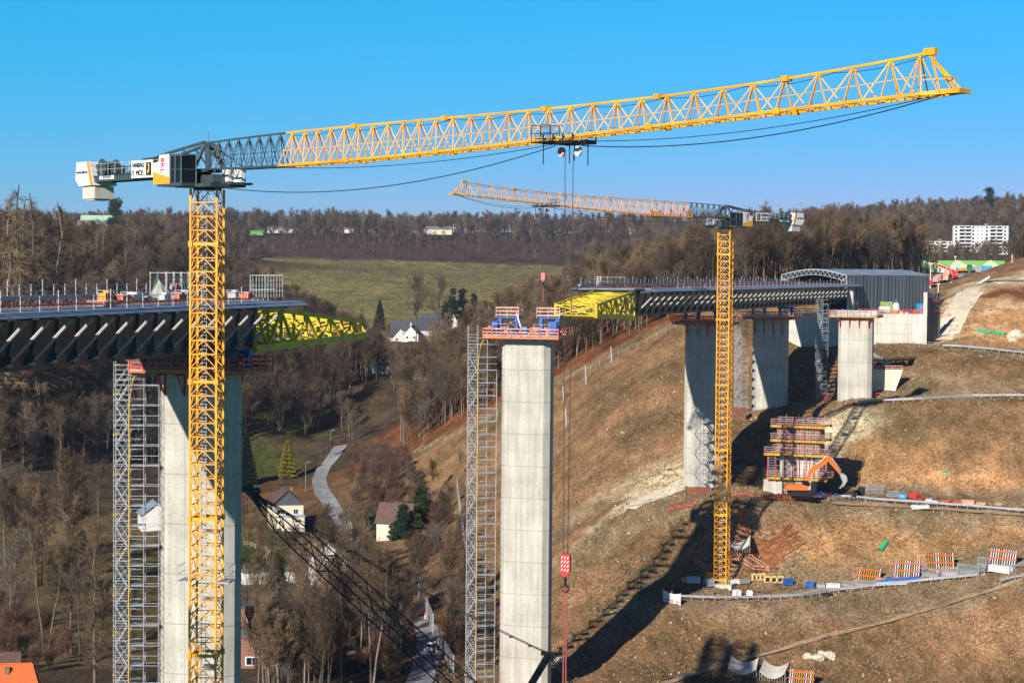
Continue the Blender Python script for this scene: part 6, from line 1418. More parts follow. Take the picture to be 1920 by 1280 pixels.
# rebar cages on the middle terrace
for i, (px, py, lb) in enumerate([(1625, 927, "left one"), (1638, 927, "middle one"), (1650, 927, "right one")]):
    h_ = hit(px, py); r = thing("rebar_cage", "grey upright reinforcement cage on the middle terrace, " + lb, "rebar cage", h_, 0, "reinforcement cages on the middle terrace"); m = MB()
    for x in np.linspace(-.7, .7, 5):
        for y in (-.4, .4): m.bar((x, y, 0), (x, y, 2.1 + .2 * (i % 2)), .05)
    for z in (.4, 1.0, 1.6): m.bar((-.7, -.4, z), (.7, -.4, z), .04); m.bar((-.7, .4, z), (.7, .4, z), .04)
    m.build("bars", M_GALVD, r)
sack("light blue crumpled tarpaulin bundle on the middle terrace", hit(1693, 934), 1.9, .9, M_LBLUE, "tarpaulin_bundle", seed=31, cat="tarpaulin")
sack("white sack heap on the middle terrace, left one", hit(1742, 943), 1.6, .8, seed=32, group="white sacks on the middle terrace")
sack("white sack heap on the middle terrace, right one", hit(1753, 944), 1.3, .6, seed=33, group="white sacks on the middle terrace")
sack("black crumpled foil at the guard rail gap on the lower terrace", hit(1552, 1118), 1.8, .6, M_BLK, "foil_bundle", seed=34, cat="foil")
sack("bright blue bundle in front of the rightmost leaning panel", hit(1898, 1068), 1.3, .5, M_LBLUE, "tarpaulin_bundle", seed=35, cat="tarpaulin")
sack("blue-grey crumpled foil on the slope beside the central pier's foot", hit(1050, 1240), 2.2, .6, M_BAG, "foil_bundle", seed=36, cat="foil")
sack("black foil heap behind the banner at the terrace's left end", hit(1274, 1112), 1.8, .7, M_BLK, "foil_bundle", seed=37, cat="foil")
# ---------------------------------------------------------------- machines on the plateau at the far right
def zr_at(px, py, d): v = P(px, py, d); return (v.x, v.y, G(v.x, v.y) + .1)
loc = zr_at(1783, 531, 610); r = thing("telescopic_handler", "red telescopic handler with raised boom on the plateau at the right", "telehandler", loc, 0); M_TR = mat("machine_red", (.62, .02, .02), .4)
m = MB(); m.box((0, 0, 1.2), (3.6, 1.8, .9)); m.extr([(-.2, -.9, 1.6), (1.0, -.9, 1.6), (.9, -.9, 2.6), (0, -.9, 2.6)], (0, .9, 0)); m.build("chassis", M_TR, r); m = MB(); m.bar((1.7, .4, 2.2), (-3.4, .4, 4.4), .55, .6); m.bar((-3.0, .4, 4.2), (-5.0, .4, 5.0), .38, .4); m.build("boom", M_TR, r); m = MB(); m.bar((-4.9, .4, 5.0), (-6.8, .4, 5.1), .7, .3); m.build("boom_tip", M_YEL, r)
for x in (-1.3, 1.3): 
    for y in (-1.0, 1.0): MB().tube([(x, y - .2, .6), (x, y + .2, .6)], .6, 14).build("wheel", M_BLK, r)
def machine(name, label, px, py, d, m_, w=3.0, h=2.2, cat="machine", arm=True, seed=0):
    r = thing(name, label, cat, zr_at(px, py, d), seed * .5); m = MB(); m.extr([(-w / 2, -.8, .9), (w / 2, -.8, .9), (w / 2, -.8, h * .8), (w * .1, -.8, h), (-w / 2, -.8, h * .7)], (0, 1.6, 0)); m.build("body", m_, r)
    for y in (-.9, .6): m = MB(); m.extr([(x, y, z) for x, z in [(-w / 2, .1), (w / 2, .1), (w / 2 + .2, .5), (w / 2, .9), (-w / 2, .9), (-w / 2 - .2, .5)]], (0, .4, 0)); m.build("track", M_BLK, r)
    if arm: m = MB(); m.bar((w * .3, -.1, h * .8), (w * .9, -.1, h * 1.8), .3, .4); m.bar((w * .9, -.1, h * 1.8), (w * 1.3, -.1, h * .9), .24, .3); m.build("arm", m_, r)
    m = MB(); m.box((w * .1, -.82, h * .7), (w * .25, .06, h * .35)); m.build("window", M_GLASS, r)
    return r
machine("drilling_rig", "pinkish drilling machine with black tracks at the plateau's near edge", 1762, 534, 600, M_PINK, 3.6, 3.2, "drilling rig", seed=1)
machine("drilling_rig", "second pinkish machine left of the telescopic handler", 1776, 533, 598, M_PINK, 3.0, 3.0, "drilling rig", False, seed=2)
machine("excavator", "small green machine in front of the pale green barrier", 1818, 503, 735, mat("machine_green", (.02, .16, .07), .5), 3.2, 3.2, "excavator", False, seed=3)
machine("wheel_loader", "yellow machine in front of the pale green barrier", 1806, 505, 730, M_YEL, 3.0, 2.0, "loader", False, seed=4)
for px, d, mt, w, h, lb in ((1788, 740, M_ORG, 2.5, 1.6, "orange container before the pale green barrier, leftmost"), (1798, 742, M_LBLUE, 2.5, 2.0, "light blue container before the pale green barrier"), (1833, 740, M_GALVD, 6.0, 2.2, "long grey container before the pale green barrier"), (1850, 738, M_LBLUE, 3.2, 2.0, "turquoise container right of the long grey one"), (1770, 745, M_BAG, 3.0, 1.8, "white container at the left end of the barrier"), (1770, 640, M_BLUE, 3.2, 2.0, "dark blue container behind the red handler"), (1815, 640, M_WHT, 3.4, 1.0, "white van-like box on the pale site road")):
    boxy("storage_container", lb, "container", zr_at(px, 520, d), .1, w, 2.2, h, mt, group="containers on the plateau")
for px, y0, y1, d, lb in ((1744, 548, 494, 590, "tall white lamp pole with red box beside the hall's right corner"), (1759, 552, 531, 560, "short white pole on the hall's right corner"), (1791, 505, 480, 735, "thin grey pole before the pale green barrier")):
    v = P(px, y0, d); g = G(v.x, v.y); H_ = P(px, y1, d).z - g; r = thing("lamp_pole", lb, "lamp pole", (v.x, v.y, g - .2)); MB().tube([(0, 0, 0), (0, 0, H_)], [.14, .09], 8).build("pole", M_WHT, r); m = MB(); m.box((0, -.1, H_), (.9, .4, .3)); m.build("lamp_head", M_WHT, r)
    if "red box" in lb: m = MB(); m.box((0, -.2, 2.0), (1.1, .8, 1.2)); m.build("switch_box", M_RED, r)
# pale green noise barrier with a hill pattern
a = P(1728, 505, 765); b = P(1884, 505, 752); za, zb_ = P(1732, 505, 760).z, P(1880, 508, 755).z; zt1 = P(1732, 485, 760).z; zt2_ = P(1880, 492, 755).z
r = thing("noise_barrier", "long two-tone green barrier wall with a pale hill pattern", "noise barrier", (a.x, a.y, G(a.x, a.y))); m = MB(); wallbox(m, (a.x, a.y), (b.x, b.y), min(za, zb_) - 3, (zt1 + zt2_) / 2, .3); m.build("panel", mat("barrier_green", (.14, .32, .07), .7), r, world=True)
m = MB(); n = 60; pr = []
for i in range(n + 1): f = i / n; v = a.lerp(b, f); pr.append(Vector((v.x, v.y - .06, za + 2.2 + .9 * math.sin(f * 17) + .5 * math.sin(f * 31 + 1))))
for p, q in zip(pr[:-1], pr[1:]): m.hexa([(p.x, p.y, za - 2.9), (q.x, q.y, za - 2.9), (q.x, q.y + .05, za - 2.9), (p.x, p.y + .05, za - 2.9), (p.x, p.y, p.z), (q.x, q.y, q.z), (q.x, q.y + .05, q.z), (p.x, p.y + .05, p.z)])
m.build("pale_pattern", mat("barrier_pale_green", (.36, .52, .30), .7), r, world=True)
h_ = P(1898, 487, 598); r = thing("marker_post", "orange marker post on the crest at the right edge", "marker post", (h_.x, h_.y, G(h_.x, h_.y) - .2)); MB().tube([(0, 0, 0), (0, 0, 2.4)], .25, 8).build("tube", M_PINK, r); MB().box((0, 0, .1), (.7, .7, .2)).build("foot", M_PINK, r)
h_ = hit(1835, 536); r = thing("log_pile", "three pale poles lying over a grey pipe on the bank above the rock cut", "poles", h_); m = MB()
for k in range(3): m.tube([(0, k * .5, .5 + k * .1), (3.0 + k * .2, k * .5 + 1, 2.2 + k * .2)], .13, 7)
m.build("pole", M_BAG, r); MB().tube([(-.6, -.3, .2), (-.1, .4, .9)], .4, 12).build("pipe", M_GALV, r)
# ---------------------------------------------------------------- houses
M_CREAM = mat("cream_render", (.62, .56, .42), .9, noise=.06, nscale=.5); M_WRND = mat("white_render", (.64, .63, .60), .9, noise=.05, nscale=.5); M_SLATE = mat("slate_roof", (.065, .07, .085), .7, noise=.25, nscale=2)
M_BROOF = mat("brown_tiled_roof", (.10, .058, .045), .8, noise=.25, nscale=2.5, bump=.4, bscale=4); M_OROOF = mat("orange_tiled_roof", (.72, .115, .018), .7, noise=.14, nscale=2, bump=.3, bscale=3); M_BRICK = mat("red_brick", (.26, .12, .085), .9, noise=.3, nscale=4); M_GREYR = mat("grey_roof", (.16, .155, .15), .8, noise=.2, nscale=1)
M_FRAMEW = mat("window_frame_white", (.7, .7, .68), .6)
def house(name, label, px, py, d, rz, L, W, he, hr, mw, mr, wins=(), chim=(), group=None, cat="house", gable=None, over=.45, z=None, door=None, hip=0):
    """L along the ridge (local x), W across; front is local -y; wins: (face, along, z, w, h)"""
    v = P(px, py, d); gz = (G(v.x, v.y) if z is None else z) - .2; r = thing(name, label, cat, (v.x, v.y, gz), rz, group); l, w = L / 2, W / 2
    m = MB(); m.hexa([(-l, -w, -1.5), (l, -w, -1.5), (l, w, -1.5), (-l, w, -1.5), (-l, -w, he), (l, -w, he), (l, w, he), (-l, w, he)]); m.build("wall", mw, r)
    if hr > he:
        for sx in ((-1,) if hip else (-1, 1)):
            m = MB(); x0 = sx * l; x1 = sx * (l - .25); m.add([(x0, -w, he), (x0, w, he), (x0, 0, hr), (x1, -w, he), (x1, w, he), (x1, 0, hr)], [(0, 1, 2), (5, 4, 3), (0, 3, 4, 1), (1, 4, 5, 2), (2, 5, 3, 0)])
            m.build("gable", gable or mw, r)
        m = MB(); e = over; sl = (hr - he) / w; t_ = .22
        for sy in (-1, 1):
            a = [(-l - e, sy * (w + e), he - sl * e), (l + e, sy * (w + e), he - sl * e), (l + e - hip, 0, hr), (-l - e, 0, hr)]; m.hexa([(x, y, z_ + .02) for x, y, z_ in a] + [(x, y, z_ + t_) for x, y, z_ in a])
        if hip: zb_e = he - sl * e + .1; m.hexa([(l + e, -w - e, zb_e), (l + e, w + e, zb_e), (l + e - hip, .05, hr + .1), (l + e - hip, -.05, hr + .1), (l + e + .15, -w - e, zb_e + .1), (l + e + .15, w + e, zb_e + .1), (l + e - hip + .1, .05, hr + .22), (l + e - hip + .1, -.05, hr + .22)])
        rf = m.build("roof", mr, r)
        m = MB(); m.bar((-l - e, 0, hr + t_), (l + e - hip, 0, hr + t_), .3, .16); m.build("ridge", mr, rf)
    else:
        m = MB(); m.box((0, 0, he + .14), (L + .5, W + .5, .24)); rf = m.build("roof", mr, r)
    for cx, cy, ch in chim:
        m = MB(); zc_ = (hr - abs(cy) / w * (hr - he)) if hr > he else he; m.box((cx, cy, zc_ + ch / 2 - .3), (.8, .7, ch + .6)); m.box((cx, cy, zc_ + ch + .04), (.95, .85, .12)); m.build("chimney", M_BRICK, rf)
    for f, a, z0, ww, hh in wins:
        wn = MB(); gl = MB()
        if f in "fb": s = -1 if f == "f" else 1; wn.box((a, s * (w + .03), z0 + hh / 2), (ww + .2, .08, hh + .2)); gl.box((a, s * (w + .08), z0 + hh / 2), (ww * .88, .05, hh * .9)); gl.mat(1).box((a, s * (w + .11), z0 + hh / 2), (.07, .02, hh * .9))
        else: s = -1 if f == "l" else 1; wn.box((s * (l + .03), a, z0 + hh / 2), (.08, ww + .2, hh + .2)); gl.box((s * (l + .08), a, z0 + hh / 2), (.05, ww * .88, hh * .9)); gl.mat(1).box((s * (l + .11), a, z0 + hh / 2), (.02, .07, hh * .9))
        o = wn.build("window", M_FRAMEW, r); gl.build("pane", [M_GLASS, M_FRAMEW], o)
    if door: m = MB(); m.box((door, -w - .05, 1.05), (1.0, .1, 2.1)); m.build("door", M_BROOF, r)
    return r
R90 = math.pi / 2
h1 = house("detached_house", "cream house with slate-clad gable and chimney beside the valley lane", 535, 985, 556, R90 + .22, 10.5, 8.6, 6.6, 10.6, M_CREAM, M_BROOF, [("l", -2.2, 4.3, 1.3, 1.3), ("l", 1.8, 4.3, 2.0, 1.2), ("l", -2.0, 1.2, 1.0, 2.0), ("l", 1.6, 1.4, 1.6, 1.2), ("f", 0, 4.3, 1.4, 1.2), ("f", 2.5, 1.4, 1.4, 1.2)], [(-1.6, -1.4, 1.9)], gable=M_SLATE)
m = MB(); m.box((-7.0, -1.2, 1.2), (3.4, 6.0, 5.4)); m.build("annex", M_CREAM, h1); m = MB(); m.box((-7.0, -1.2, 4.0), (3.8, 6.4, .18)); m.build("annex_roof", mat("pale_blue_roof", (.30, .40, .50), .5), h1)
m = MB()
for x in (.5, 2.0): m.extr([(x, -4.2, 7.0), (x + 1.0, -4.2, 7.0), (x + 1.0, -2.6, 8.55), (x, -2.6, 8.55)], (0, -.1, .14))
m.build("roof_window", M_GALV, h1)
house("cottage", "cottage with steep brown tiled roof and cream walls at the foot of the slope", 744, 1000, 536, -.30, 9.0, 6.4, 4.6, 9.0, M_CREAM, M_BROOF, [("l", 0, 5.6, .7, .9), ("l", 1.2, 1.6, 1.2, 1.2), ("f", 3.6, 2.0, .8, 1.0)], [(-.4, .3, .8)])
house("detached_house", "bright orange tiled roof in the bottom left corner", 26, 1270, 322, .18, 9.0, 8.2, 3.0, 9.0, M_WRND, M_OROOF, [], [(-1.0, -.8, .9)], z=P(26, 1243, 322).z - 9.0, hip=2.2)
house("detached_house", "reddish roof with a small dormer behind the orange roof", -4, 1240, 352, .2, 7, 6, 4.5, 7.6, M_WRND, M_BROOF, [("f", 1.6, 2.5, 1, 1)], [], z=P(0, 1240, 352).z - 6)
house("detached_house", "white gabled house half hidden by trees behind the black boom", 628, 1122, 462, R90 - .25, 10, 9, 6.2, 10.4, M_WRND, M_GREYR, [("l", -2, 1.6, 1.2, 1.4), ("l", 2, 1.6, 1.2, 1.4), ("l", 0, 5.0, 1.2, 1.3)], [])
house("detached_house", "low yellow-walled building with a dormer behind the black boom", 600, 1036, 510, .05, 11, 6, 3.4, 3.4, mat("ochre_render", (.50, .38, .18), .9), M_GREYR, [("f", -3, 1, 1.2, 1.2), ("f", 2, 1, 1.2, 1.2)], [])
house("outbuilding", "low outbuilding with mossy flat roof and white end wall beside the spruce", 500, 1104, 468, .35, 12, 5.0, 2.9, 2.9, M_WRND, mat("mossy_roof", (.14, .15, .105), .9, noise=.3, nscale=.8), [("l", 0, .8, 1.6, 1.4)], [])
house("outbuilding", "small shed with pale blue-grey roof beside the black boom tip", 566, 1062, 492, .2, 5, 4, 2.4, 2.4, M_BRICK, M_STEELT, [("f", 0, .8, 1, 1)], [])
house("detached_house", "flat dark-roofed house with two brick chimneys behind the bare trees", 500, 1182, 412, .04, 13, 6.5, 3.8, 3.8, M_BRICK, M_SLATE, [("f", -3, 1, 1.3, 1.3), ("f", 2, 1, 1.3, 1.3)], [(1.0, -1, 1.4), (-.8, .6, .9)])
house("detached_house", "red brick house with pale window bands among the lowest trees", 496, 1262, 366, .05, 9.5, 7, 6.0, 6.2, M_BRICK, M_GREYR, [("f", 0, 3.6, 1.3, 1.3), ("f", -2, 1.0, 2.2, 1.4), ("f", 2, 1.0, 1.3, 1.4)], [])
house("detached_house", "white house with pale blue-grey gable roof behind the left scaffold tower", 290, 968, 552, R90 + .3, 9, 8, 4.6, 7.6, M_WRND, M_STEELT, [("l", -2, 1.4, 1.2, 1.3)], [])
house("detached_house", "white gabled house in the middle of the valley wood", 686, 748, 846, R90 - .15, 12, 9.5, 3.6, 8.2, M_WRND, M_BROOF, [("l", -2.5, .9, 1.2, 1.1), ("l", 1.2, .9, 1.0, 1.1), ("l", 0, 4.2, .9, 1.0)], [])
house("outbuilding", "small white wall and shed right of the white gabled house", 712, 775, 815, .2, 6, 5, 4.2, 5.0, M_WRND, M_GREYR, [("f", 1, 1.2, 1, 1)], [])
for i, (px, py, d, rz, L, W, he, hr, lb) in enumerate([(745, 646, 1150, R90 + .3, 13, 8.5, 4.2, 9, "pale gable at the left of the group"), (770, 632, 1190, .1, 24, 10, 5, 10.5, "long dark roof at the back of the group"), (775, 645, 1140, R90 - .2, 12, 8.5, 4.5, 9, "twin gable in the middle"), (800, 640, 1150, .3, 18, 11, 6.5, 12, "broad dark roof right of the middle"), (826, 634, 1160, R90, 10, 8, 5, 11, "steep narrow white gable at the right end"), (848, 620, 1210, R90, 8, 6, 7, 12, "pointed white gable near the evergreens"), (812, 628, 1230, 0, 14, 9, 6, 10, "low roof at the rear right"), (660, 640, 1170, .1, 16, 9, 5, 8, "long white house seen beneath the yellow nose")]):
    house("village_house", "white house in the far village, " + lb, px, py, d, rz, L, W, he, hr, M_WRND, M_SLATE, [("l", -2, 2, 1.3, 1.5), ("l", 2, 2, 1.3, 1.5), ("f", 3, 2, 1.5, 1.5), ("f", -3, 2, 1.5, 1.5)], [], group="houses of the far village")
for i, (px, py, d, L, hh, mt, lb) in enumerate([(182, 430, 1480, 22, 10, mat("pale_green_roof", (.36, .52, .38), .6), "pale green-roofed barn on the left skyline ridge"), (160, 426, 1470, 10, 5, M_CREAM, "small cream hut left of the pale green roof"), (525, 434, 2150, 26, 5, M_WRND, "white bungalow on the far ridge left of centre"), (655, 434, 2150, 10, 4, M_WRND, "tiny white hut on the far ridge"), (820, 437, 2150, 30, 7, M_CREAM, "long pale house among the trees on the far ridge"), (862, 432, 2180, 14, 7, M_WRND, "small white house at the right of the long pale one"), (1192, 437, 2180, 14, 7, M_WRND, "white house on the far ridge below the small crane's jib"), (480, 438, 2100, 14, 3, mat("bright_green_sheet", (.10, .36, .09), .6), "bright green shed on the far ridge"), (385, 432, 2000, 12, 4, M_WRND, "white hut seen behind the large crane's mast"), (112, 414, 1500, 8, 5, M_WRND, "white house glimpsed between the left larches")]):
    house("distant_house", lb, px, py, d, .1, L, 9, hh * .6, hh, M_WRND if i == 0 else mt, mt if i in (0, 7) else M_GREYR, [("f", -L * .25, 1, 1.6, 1.6), ("f", L * .2, 1, 1.6, 1.6)] if L > 12 else [], z=P(px, py, d).z)
# apartment block and its lower neighbour
def block(label, px0, px1, ytop, ybot, d, cols, rows, depth, mw, side=M_BLUE):
    a = P(px0, ybot, d); b = P(px1, ybot, d); W = b.x - a.x; zb = G(a.x, a.y) - 2; zt_2 = P(px0, ytop, d).z; r = thing("apartment_block", label, "apartment block", ((a.x + b.x) / 2, a.y, zb), -.12); H = zt_2 - zb
    m = MB(); m.box((0, depth / 2, H / 2), (W, depth, H)); m.build("wall", mw, r); m = MB(); m.box((0, depth / 2, H + .2), (W + .4, depth + .4, .4)); m.box((W * .1, depth / 2, H + 1.2), (3, 3, 1.8)); m.build("roof", M_GREYR, r)
    m = MB(); m.box((W / 2 + .06, depth / 2, H / 2), (.12, depth * .98, H * .99)); m.build("side_wall", side, r); fh = 2.95
    for k in range(rows):
        z = H - fh * (k + 1) + .9
        for c_, (kind, fx) in enumerate(cols):
            x = (fx - .5) * W
            if kind == "w": o = MB().box((x, -.03, z + .7), (1.5, .08, 1.4)).build("window", M_FRAMEW, r) if False else MB().box((x, -.04, z + .7), (1.5, .1, 1.5)).build("window", M_GLASS, r)
            elif kind == "s": MB().box((x, -.04, z + .8), (.9, .1, .9)).build("window", M_GLASS, r)
            else:
                o = MB().box((x, -.04, z + .75), (4.2, .1, 1.5)).build("loggia", M_GLASS, r); MB().box((x, -1.0, z - .35), (5.0, 1.0, 1.0)).build("balcony", M_WRND, r)
block("white eight-storey apartment block with blue end wall on the far right", 1788, 1889, 423, 478, 1690, [("w", .05), ("b", .16), ("b", .27), ("w", .36), ("s", .44), ("s", .52), ("w", .61), ("b", .72), ("b", .84), ("w", .94)], 8, 11, M_WRND, mat("end_wall_blue", (.07, .13, .30), .8))
block("lower cream flats with balconies left of the white apartment block", 1728, 1785, 452, 484, 1720, [("w", .08), ("b", .3), ("w", .5), ("b", .72), ("w", .92)], 4, 10, M_CREAM, M_CREAM)
# ---------------------------------------------------------------- valley details
h_ = hit(808, 1222); r = thing("parked_car", "small pale blue car standing on the lane below the slope", "car", (h_.x, h_.y, h_.z + .2), -.2); M_CARP = mat("car_paint_pale_blue", (.35, .45, .58), .3, .3)
m = MB(); pf = [(-.85, .35), (.85, .35), (.88, .75), (.80, .95), (-.80, .95), (-.88, .75)]; m.extr([(x, -2.1, z) for x, z in pf], (0, 4.2, 0)); m.build("body", M_CARP, r)
m = MB(); m.hexa([(-.78, -1.2, .95), (.78, -1.2, .95), (.78, 1.7, .95), (-.78, 1.7, .95), (-.62, -.5, 1.45), (.62, -.5, 1.45), (.62, 1.3, 1.45), (-.62, 1.3, 1.45)]); m.build("cabin_glass", M_GLASS, r); m = MB(); m.box((0, .4, 1.47), (1.26, 1.85, .06)); m.build("roof_panel", M_WHT, r)
for x in (-.8, .8):
    for y in (-1.35, 1.35): MB().tube([(x - .1, y, .33), (x + .1, y, .33)], .33, 12).build("wheel", M_BLK, r)
for x in (-.62, .62): MB().box((x, -2.12, .72), (.34, .06, .16)).build("headlight", M_WHT, r)
for px, y0, y1, lb in ((620, 852, 806, "upper one beside the wooded bend"), (573, 922, 866, "lower one beside the cream house")):
    h_ = hit(px, y0); H_ = (y0 - y1) / F * h_.y; r = thing("street_lamp", "slender grey-green lamp post in the valley, " + lb, "street lamp", h_, 0, "lamp posts along the lane"); MB().tube([(0, 0, 0), (0, 0, H_ * .6), (0, 0, H_)], [.11, .09, .06], 8).build("pole", mat("lamp_pole_green", (.20, .26, .20), .5), r); m = MB(); m.bar((0, 0, H_), (.9, 0, H_ + .1), .08); m.box((1.0, 0, H_ + .08), (.6, .25, .14)); m.build("lamp_head", M_GALV, r)
rail_fence("wooden_fence", "pale wooden paddock fence left of the cream house", [(lambda q: (q.x, q.y))(hit(*p)) for p in [(458, 1022), (475, 1026), (500, 1034), (515, 1030)]], M_PLY, 1.1, 2.2, 2, .12, .14, "fence")
rail_fence("wooden_fence", "curved pale fence above the spruce tree", [(lambda q: (q.x, q.y))(hit(*p)) for p in [(458, 1066), (480, 1058), (498, 1046), (506, 1036)]], M_PLY, 1.0, 2.2, 2, .1, .12, "fence")
for px, py, mt, lb in ((787, 1155, M_ORG, "red and white barrier board with orange lamp on the lane, left one"), (797, 1163, M_ORG, "red and white barrier board with orange lamp on the lane, right one"), (818, 1225, M_RED, "red and white barrier board beside the parked car")):
    h_ = hit(px, py); r = thing("traffic_barrier", lb, "traffic barrier", h_, 0, "barrier boards on the lane"); m = MB()
    for k in range(5): m.mat(k % 2); m.box((0, 0, .3 + k * .22), (.3, .08, .22))
    m.build("board", [M_RED, M_WHT], r); MB().box((0, 0, 1.5), (.24, .18, .22)).build("lamp", mt, r); MB().box((0, 0, .06), (.7, .4, .12)).build("foot", M_BLK, r)
# ---------------------------------------------------------------- vegetation
def bark_mat(name, c1, c2):
    m = bpy.data.materials.new(name); m.use_nodes = True; t = m.node_tree; b = t.nodes['Principled BSDF']
    b.inputs['Roughness'].default_value = .95; b.inputs['Specular IOR Level'].default_value = .1
    oi = t.nodes.new('ShaderNodeObjectInfo'); n = t.nodes.new('ShaderNodeTexNoise'); n.inputs['Scale'].default_value = .9; n.inputs['Detail'].default_value = 3
    tc = t.nodes.new('ShaderNodeTexCoord'); t.links.new(tc.outputs['Object'], n.inputs['Vector'])
    ad = t.nodes.new('ShaderNodeMath'); ad.operation = 'ADD'; t.links.new(oi.outputs['Random'], ad.inputs[0]); t.links.new(n.outputs['Fac'], ad.inputs[1])
    r = t.nodes.new('ShaderNodeValToRGB'); r.color_ramp.elements[0].position = .3; r.color_ramp.elements[1].position = 1.25 / 1.3
    h = t.nodes.new('ShaderNodeMath'); h.operation = 'MULTIPLY'; h.inputs[1].default_value = .66; t.links.new(ad.outputs[0], h.inputs[0])
    r.color_ramp.elements[0].color = (*c1, 1); r.color_ramp.elements[1].color = (*c2, 1)
    t.links.new(h.outputs[0], r.inputs[0]); t.links.new(r.outputs[0], b.inputs['Base Color']); return m
M_TRUNK = bark_mat("tree_bark", (.06, .045, .034), (.22, .175, .13))
M_TWIG = bark_mat("tree_twigs", (.048, .033, .021), (.225, .155, .090))
M_TWIGD = bark_mat("tree_twigs_dark", (.033, .024, .018), (.145, .103, .068))
M_TWIGG = bark_mat("tree_twigs_grey", (.045, .037, .031), (.160, .132, .100))
M_TWIGR = bark_mat("shrub_twigs", (.07, .04, .030), (.16, .095, .062))
M_NEED = bark_mat("dark_needles", (.008, .020, .013), (.022, .042, .022))
M_GOLD = bark_mat("golden_needles", (.10, .095, .012), (.26, .21, .03))
M_LEAF = bark_mat("evergreen_leaves", (.015, .030, .012), (.045, .065, .022))

def grow(seed, h=22.0, spread=4.5, base=.35, nlimb=16, ntwig=1500, tw=.07, tl=1.25, conic=False, trunks=1, upb=.6):
    """bare tree: trunk + limbs as tapered tubes, twigs as thin slivers"""
    R = random.Random(seed); nr_ = np.random.default_rng(seed); tk = MB(); segs = []
    limbs = []
    for q in range(trunks):
        a0 = R.random() * 6.28; off = Vector((math.cos(a0), math.sin(a0), 0)) * (0 if trunks == 1 else .4)
        lean = Vector((R.uniform(-1, 1), R.uniform(-1, 1), 0)) * (.04 if trunks == 1 else .16)
        hh = h * (1 if q == 0 else R.uniform(.75, .95)); path = []
        for i in range(8):
            f = i / 7; path.append(off + Vector((lean.x * hh * f + R.uniform(-.25, .25) * f * 1.5, lean.y * hh * f + R.uniform(-.25, .25) * f * 1.5, hh * f * .97 - .8 * (i == 0))))
        r0 = hh * .0135 / math.sqrt(trunks) + .03
        tk.tube(path, [r0 * (1 - .86 * (i / 7)) for i in range(8)], 5, False)
        nl = nlimb // trunks
        for i in range(nl):
            f = base + (1 - base) * ((i + R.random()) / nl); f = min(f, .97)
            k = f * 7; a = path[int(k)].lerp(path[min(7, int(k) + 1)], k - int(k))
            an = R.random() * 6.28 + i * 2.4
            if conic: L = spread * (1.06 - f) / (1.06 - base) * R.uniform(.7, 1.1); up = R.uniform(-.1, .25)
            else:
                g = (f - base) / (1 - base); L = spread * (.62 + .75 * math.sin(math.pi * min(1, .25 + g * .72))) * R.uniform(.75, 1.15) * (1.0 if g < .75 else .75); up = upb + g * 1.1 + R.uniform(-.15, .25)
            d = Vector((math.cos(an), math.sin(an), up)).normalized()
            pth = [a]
            for s in range(1, 5):
                d = (d + Vector((R.uniform(-.22, .22), R.uniform(-.22, .22), (.10 if not conic else -.02) + R.uniform(-.1, .1)))).normalized()
                pth.append(pth[-1] + d * L / 4)
            limbs.append((pth, r0 * .42 * (1.05 - f) + .035, L))
    cr = MB(); S_a = []; S_b = []
    for pth, r, L in limbs:
        cr.tube(pth, [r, r * .75, r * .55, r * .38, r * .22], 3, False)
        for s in range(len(pth) - 1): S_a.append(pth[s]); S_b.append(pth[s + 1])
        nb = 0 if conic else 5
        for j in range(nb):
            f = .25 + .7 * (j + R.random()) / max(1, nb); k = f * 4; a = pth[int(k)].lerp(pth[min(4, int(k) + 1)], k - int(k))
            d = (pth[4] - pth[0]).normalized(); e = Vector((R.uniform(-1, 1), R.uniform(-1, 1), R.uniform(-.2, .9))); d = (d * .8 + e * .9).normalized()
            b_ = a + d * L * R.uniform(.3, .55); c_ = b_ + (d + Vector((0, 0, .35)) + Vector((R.uniform(-.3, .3), R.uniform(-.3, .3), 0))).normalized() * L * .28
            cr.tube([a, b_, c_], [r * .42, r * .25, r * .12], 3, False); S_a += [a, b_, b_]; S_b += [b_, c_, c_]
    A = np.array(S_a); B = np.array(S_b); ln = np.linalg.norm(B - A, axis=1); idx = nr_.choice(len(A), ntwig, p=ln / ln.sum())
    f = nr_.random((ntwig, 1)); p = A[idx] * (1 - f) + B[idx] * f
    d = (B[idx] - A[idx]) / ln[idx][:, None] * .7 + nr_.normal(0, .62, (ntwig, 3)) + np.array([0, 0, .28 if not conic else -.12]); d /= np.linalg.norm(d, axis=1)[:, None]
    if conic: d[:, 2] -= .25; tl = tl * .8
    L = nr_.uniform(.5, 1.25, (ntwig, 1)) * tl
    side = np.cross(d, nr_.normal(0, 1, (ntwig, 3))); side /= np.linalg.norm(side, axis=1)[:, None]
    q = p + d * L; mid = p + d * L * .5 + nr_.normal(0, .12, (ntwig, 3)) * tl
    # each twig: a bent sliver plus a fork
    V = np.stack([p - side * tw / 2, p + side * tw / 2, mid + side * tw * .35, q, mid - side * tw * .35], 1).reshape(-1, 3)
    base_i = np.arange(ntwig)[:, None] * 5
    f1 = base_i + np.array([[0, 1, 2, 4]]); f2 = base_i + np.array([[4, 2, 3]])
    e = d + nr_.normal(0, .6, (ntwig, 3)); q2 = mid + e * L * .45
    V2 = np.stack([mid - side * tw * .3, mid + side * tw * .3, q2], 1).reshape(-1, 3)
    n0 = len(cr.v); cv = np.array([tuple(v) for v in cr.v]); cf = np.array(cr.f)
    VV = np.concatenate([cv, V, V2]); fq = [cf, f1 + n0, f2 + n0, (np.arange(ntwig)[:, None] * 3 + np.array([[0, 1, 2]])) + n0 + len(V)]
    return tk, VV, fq

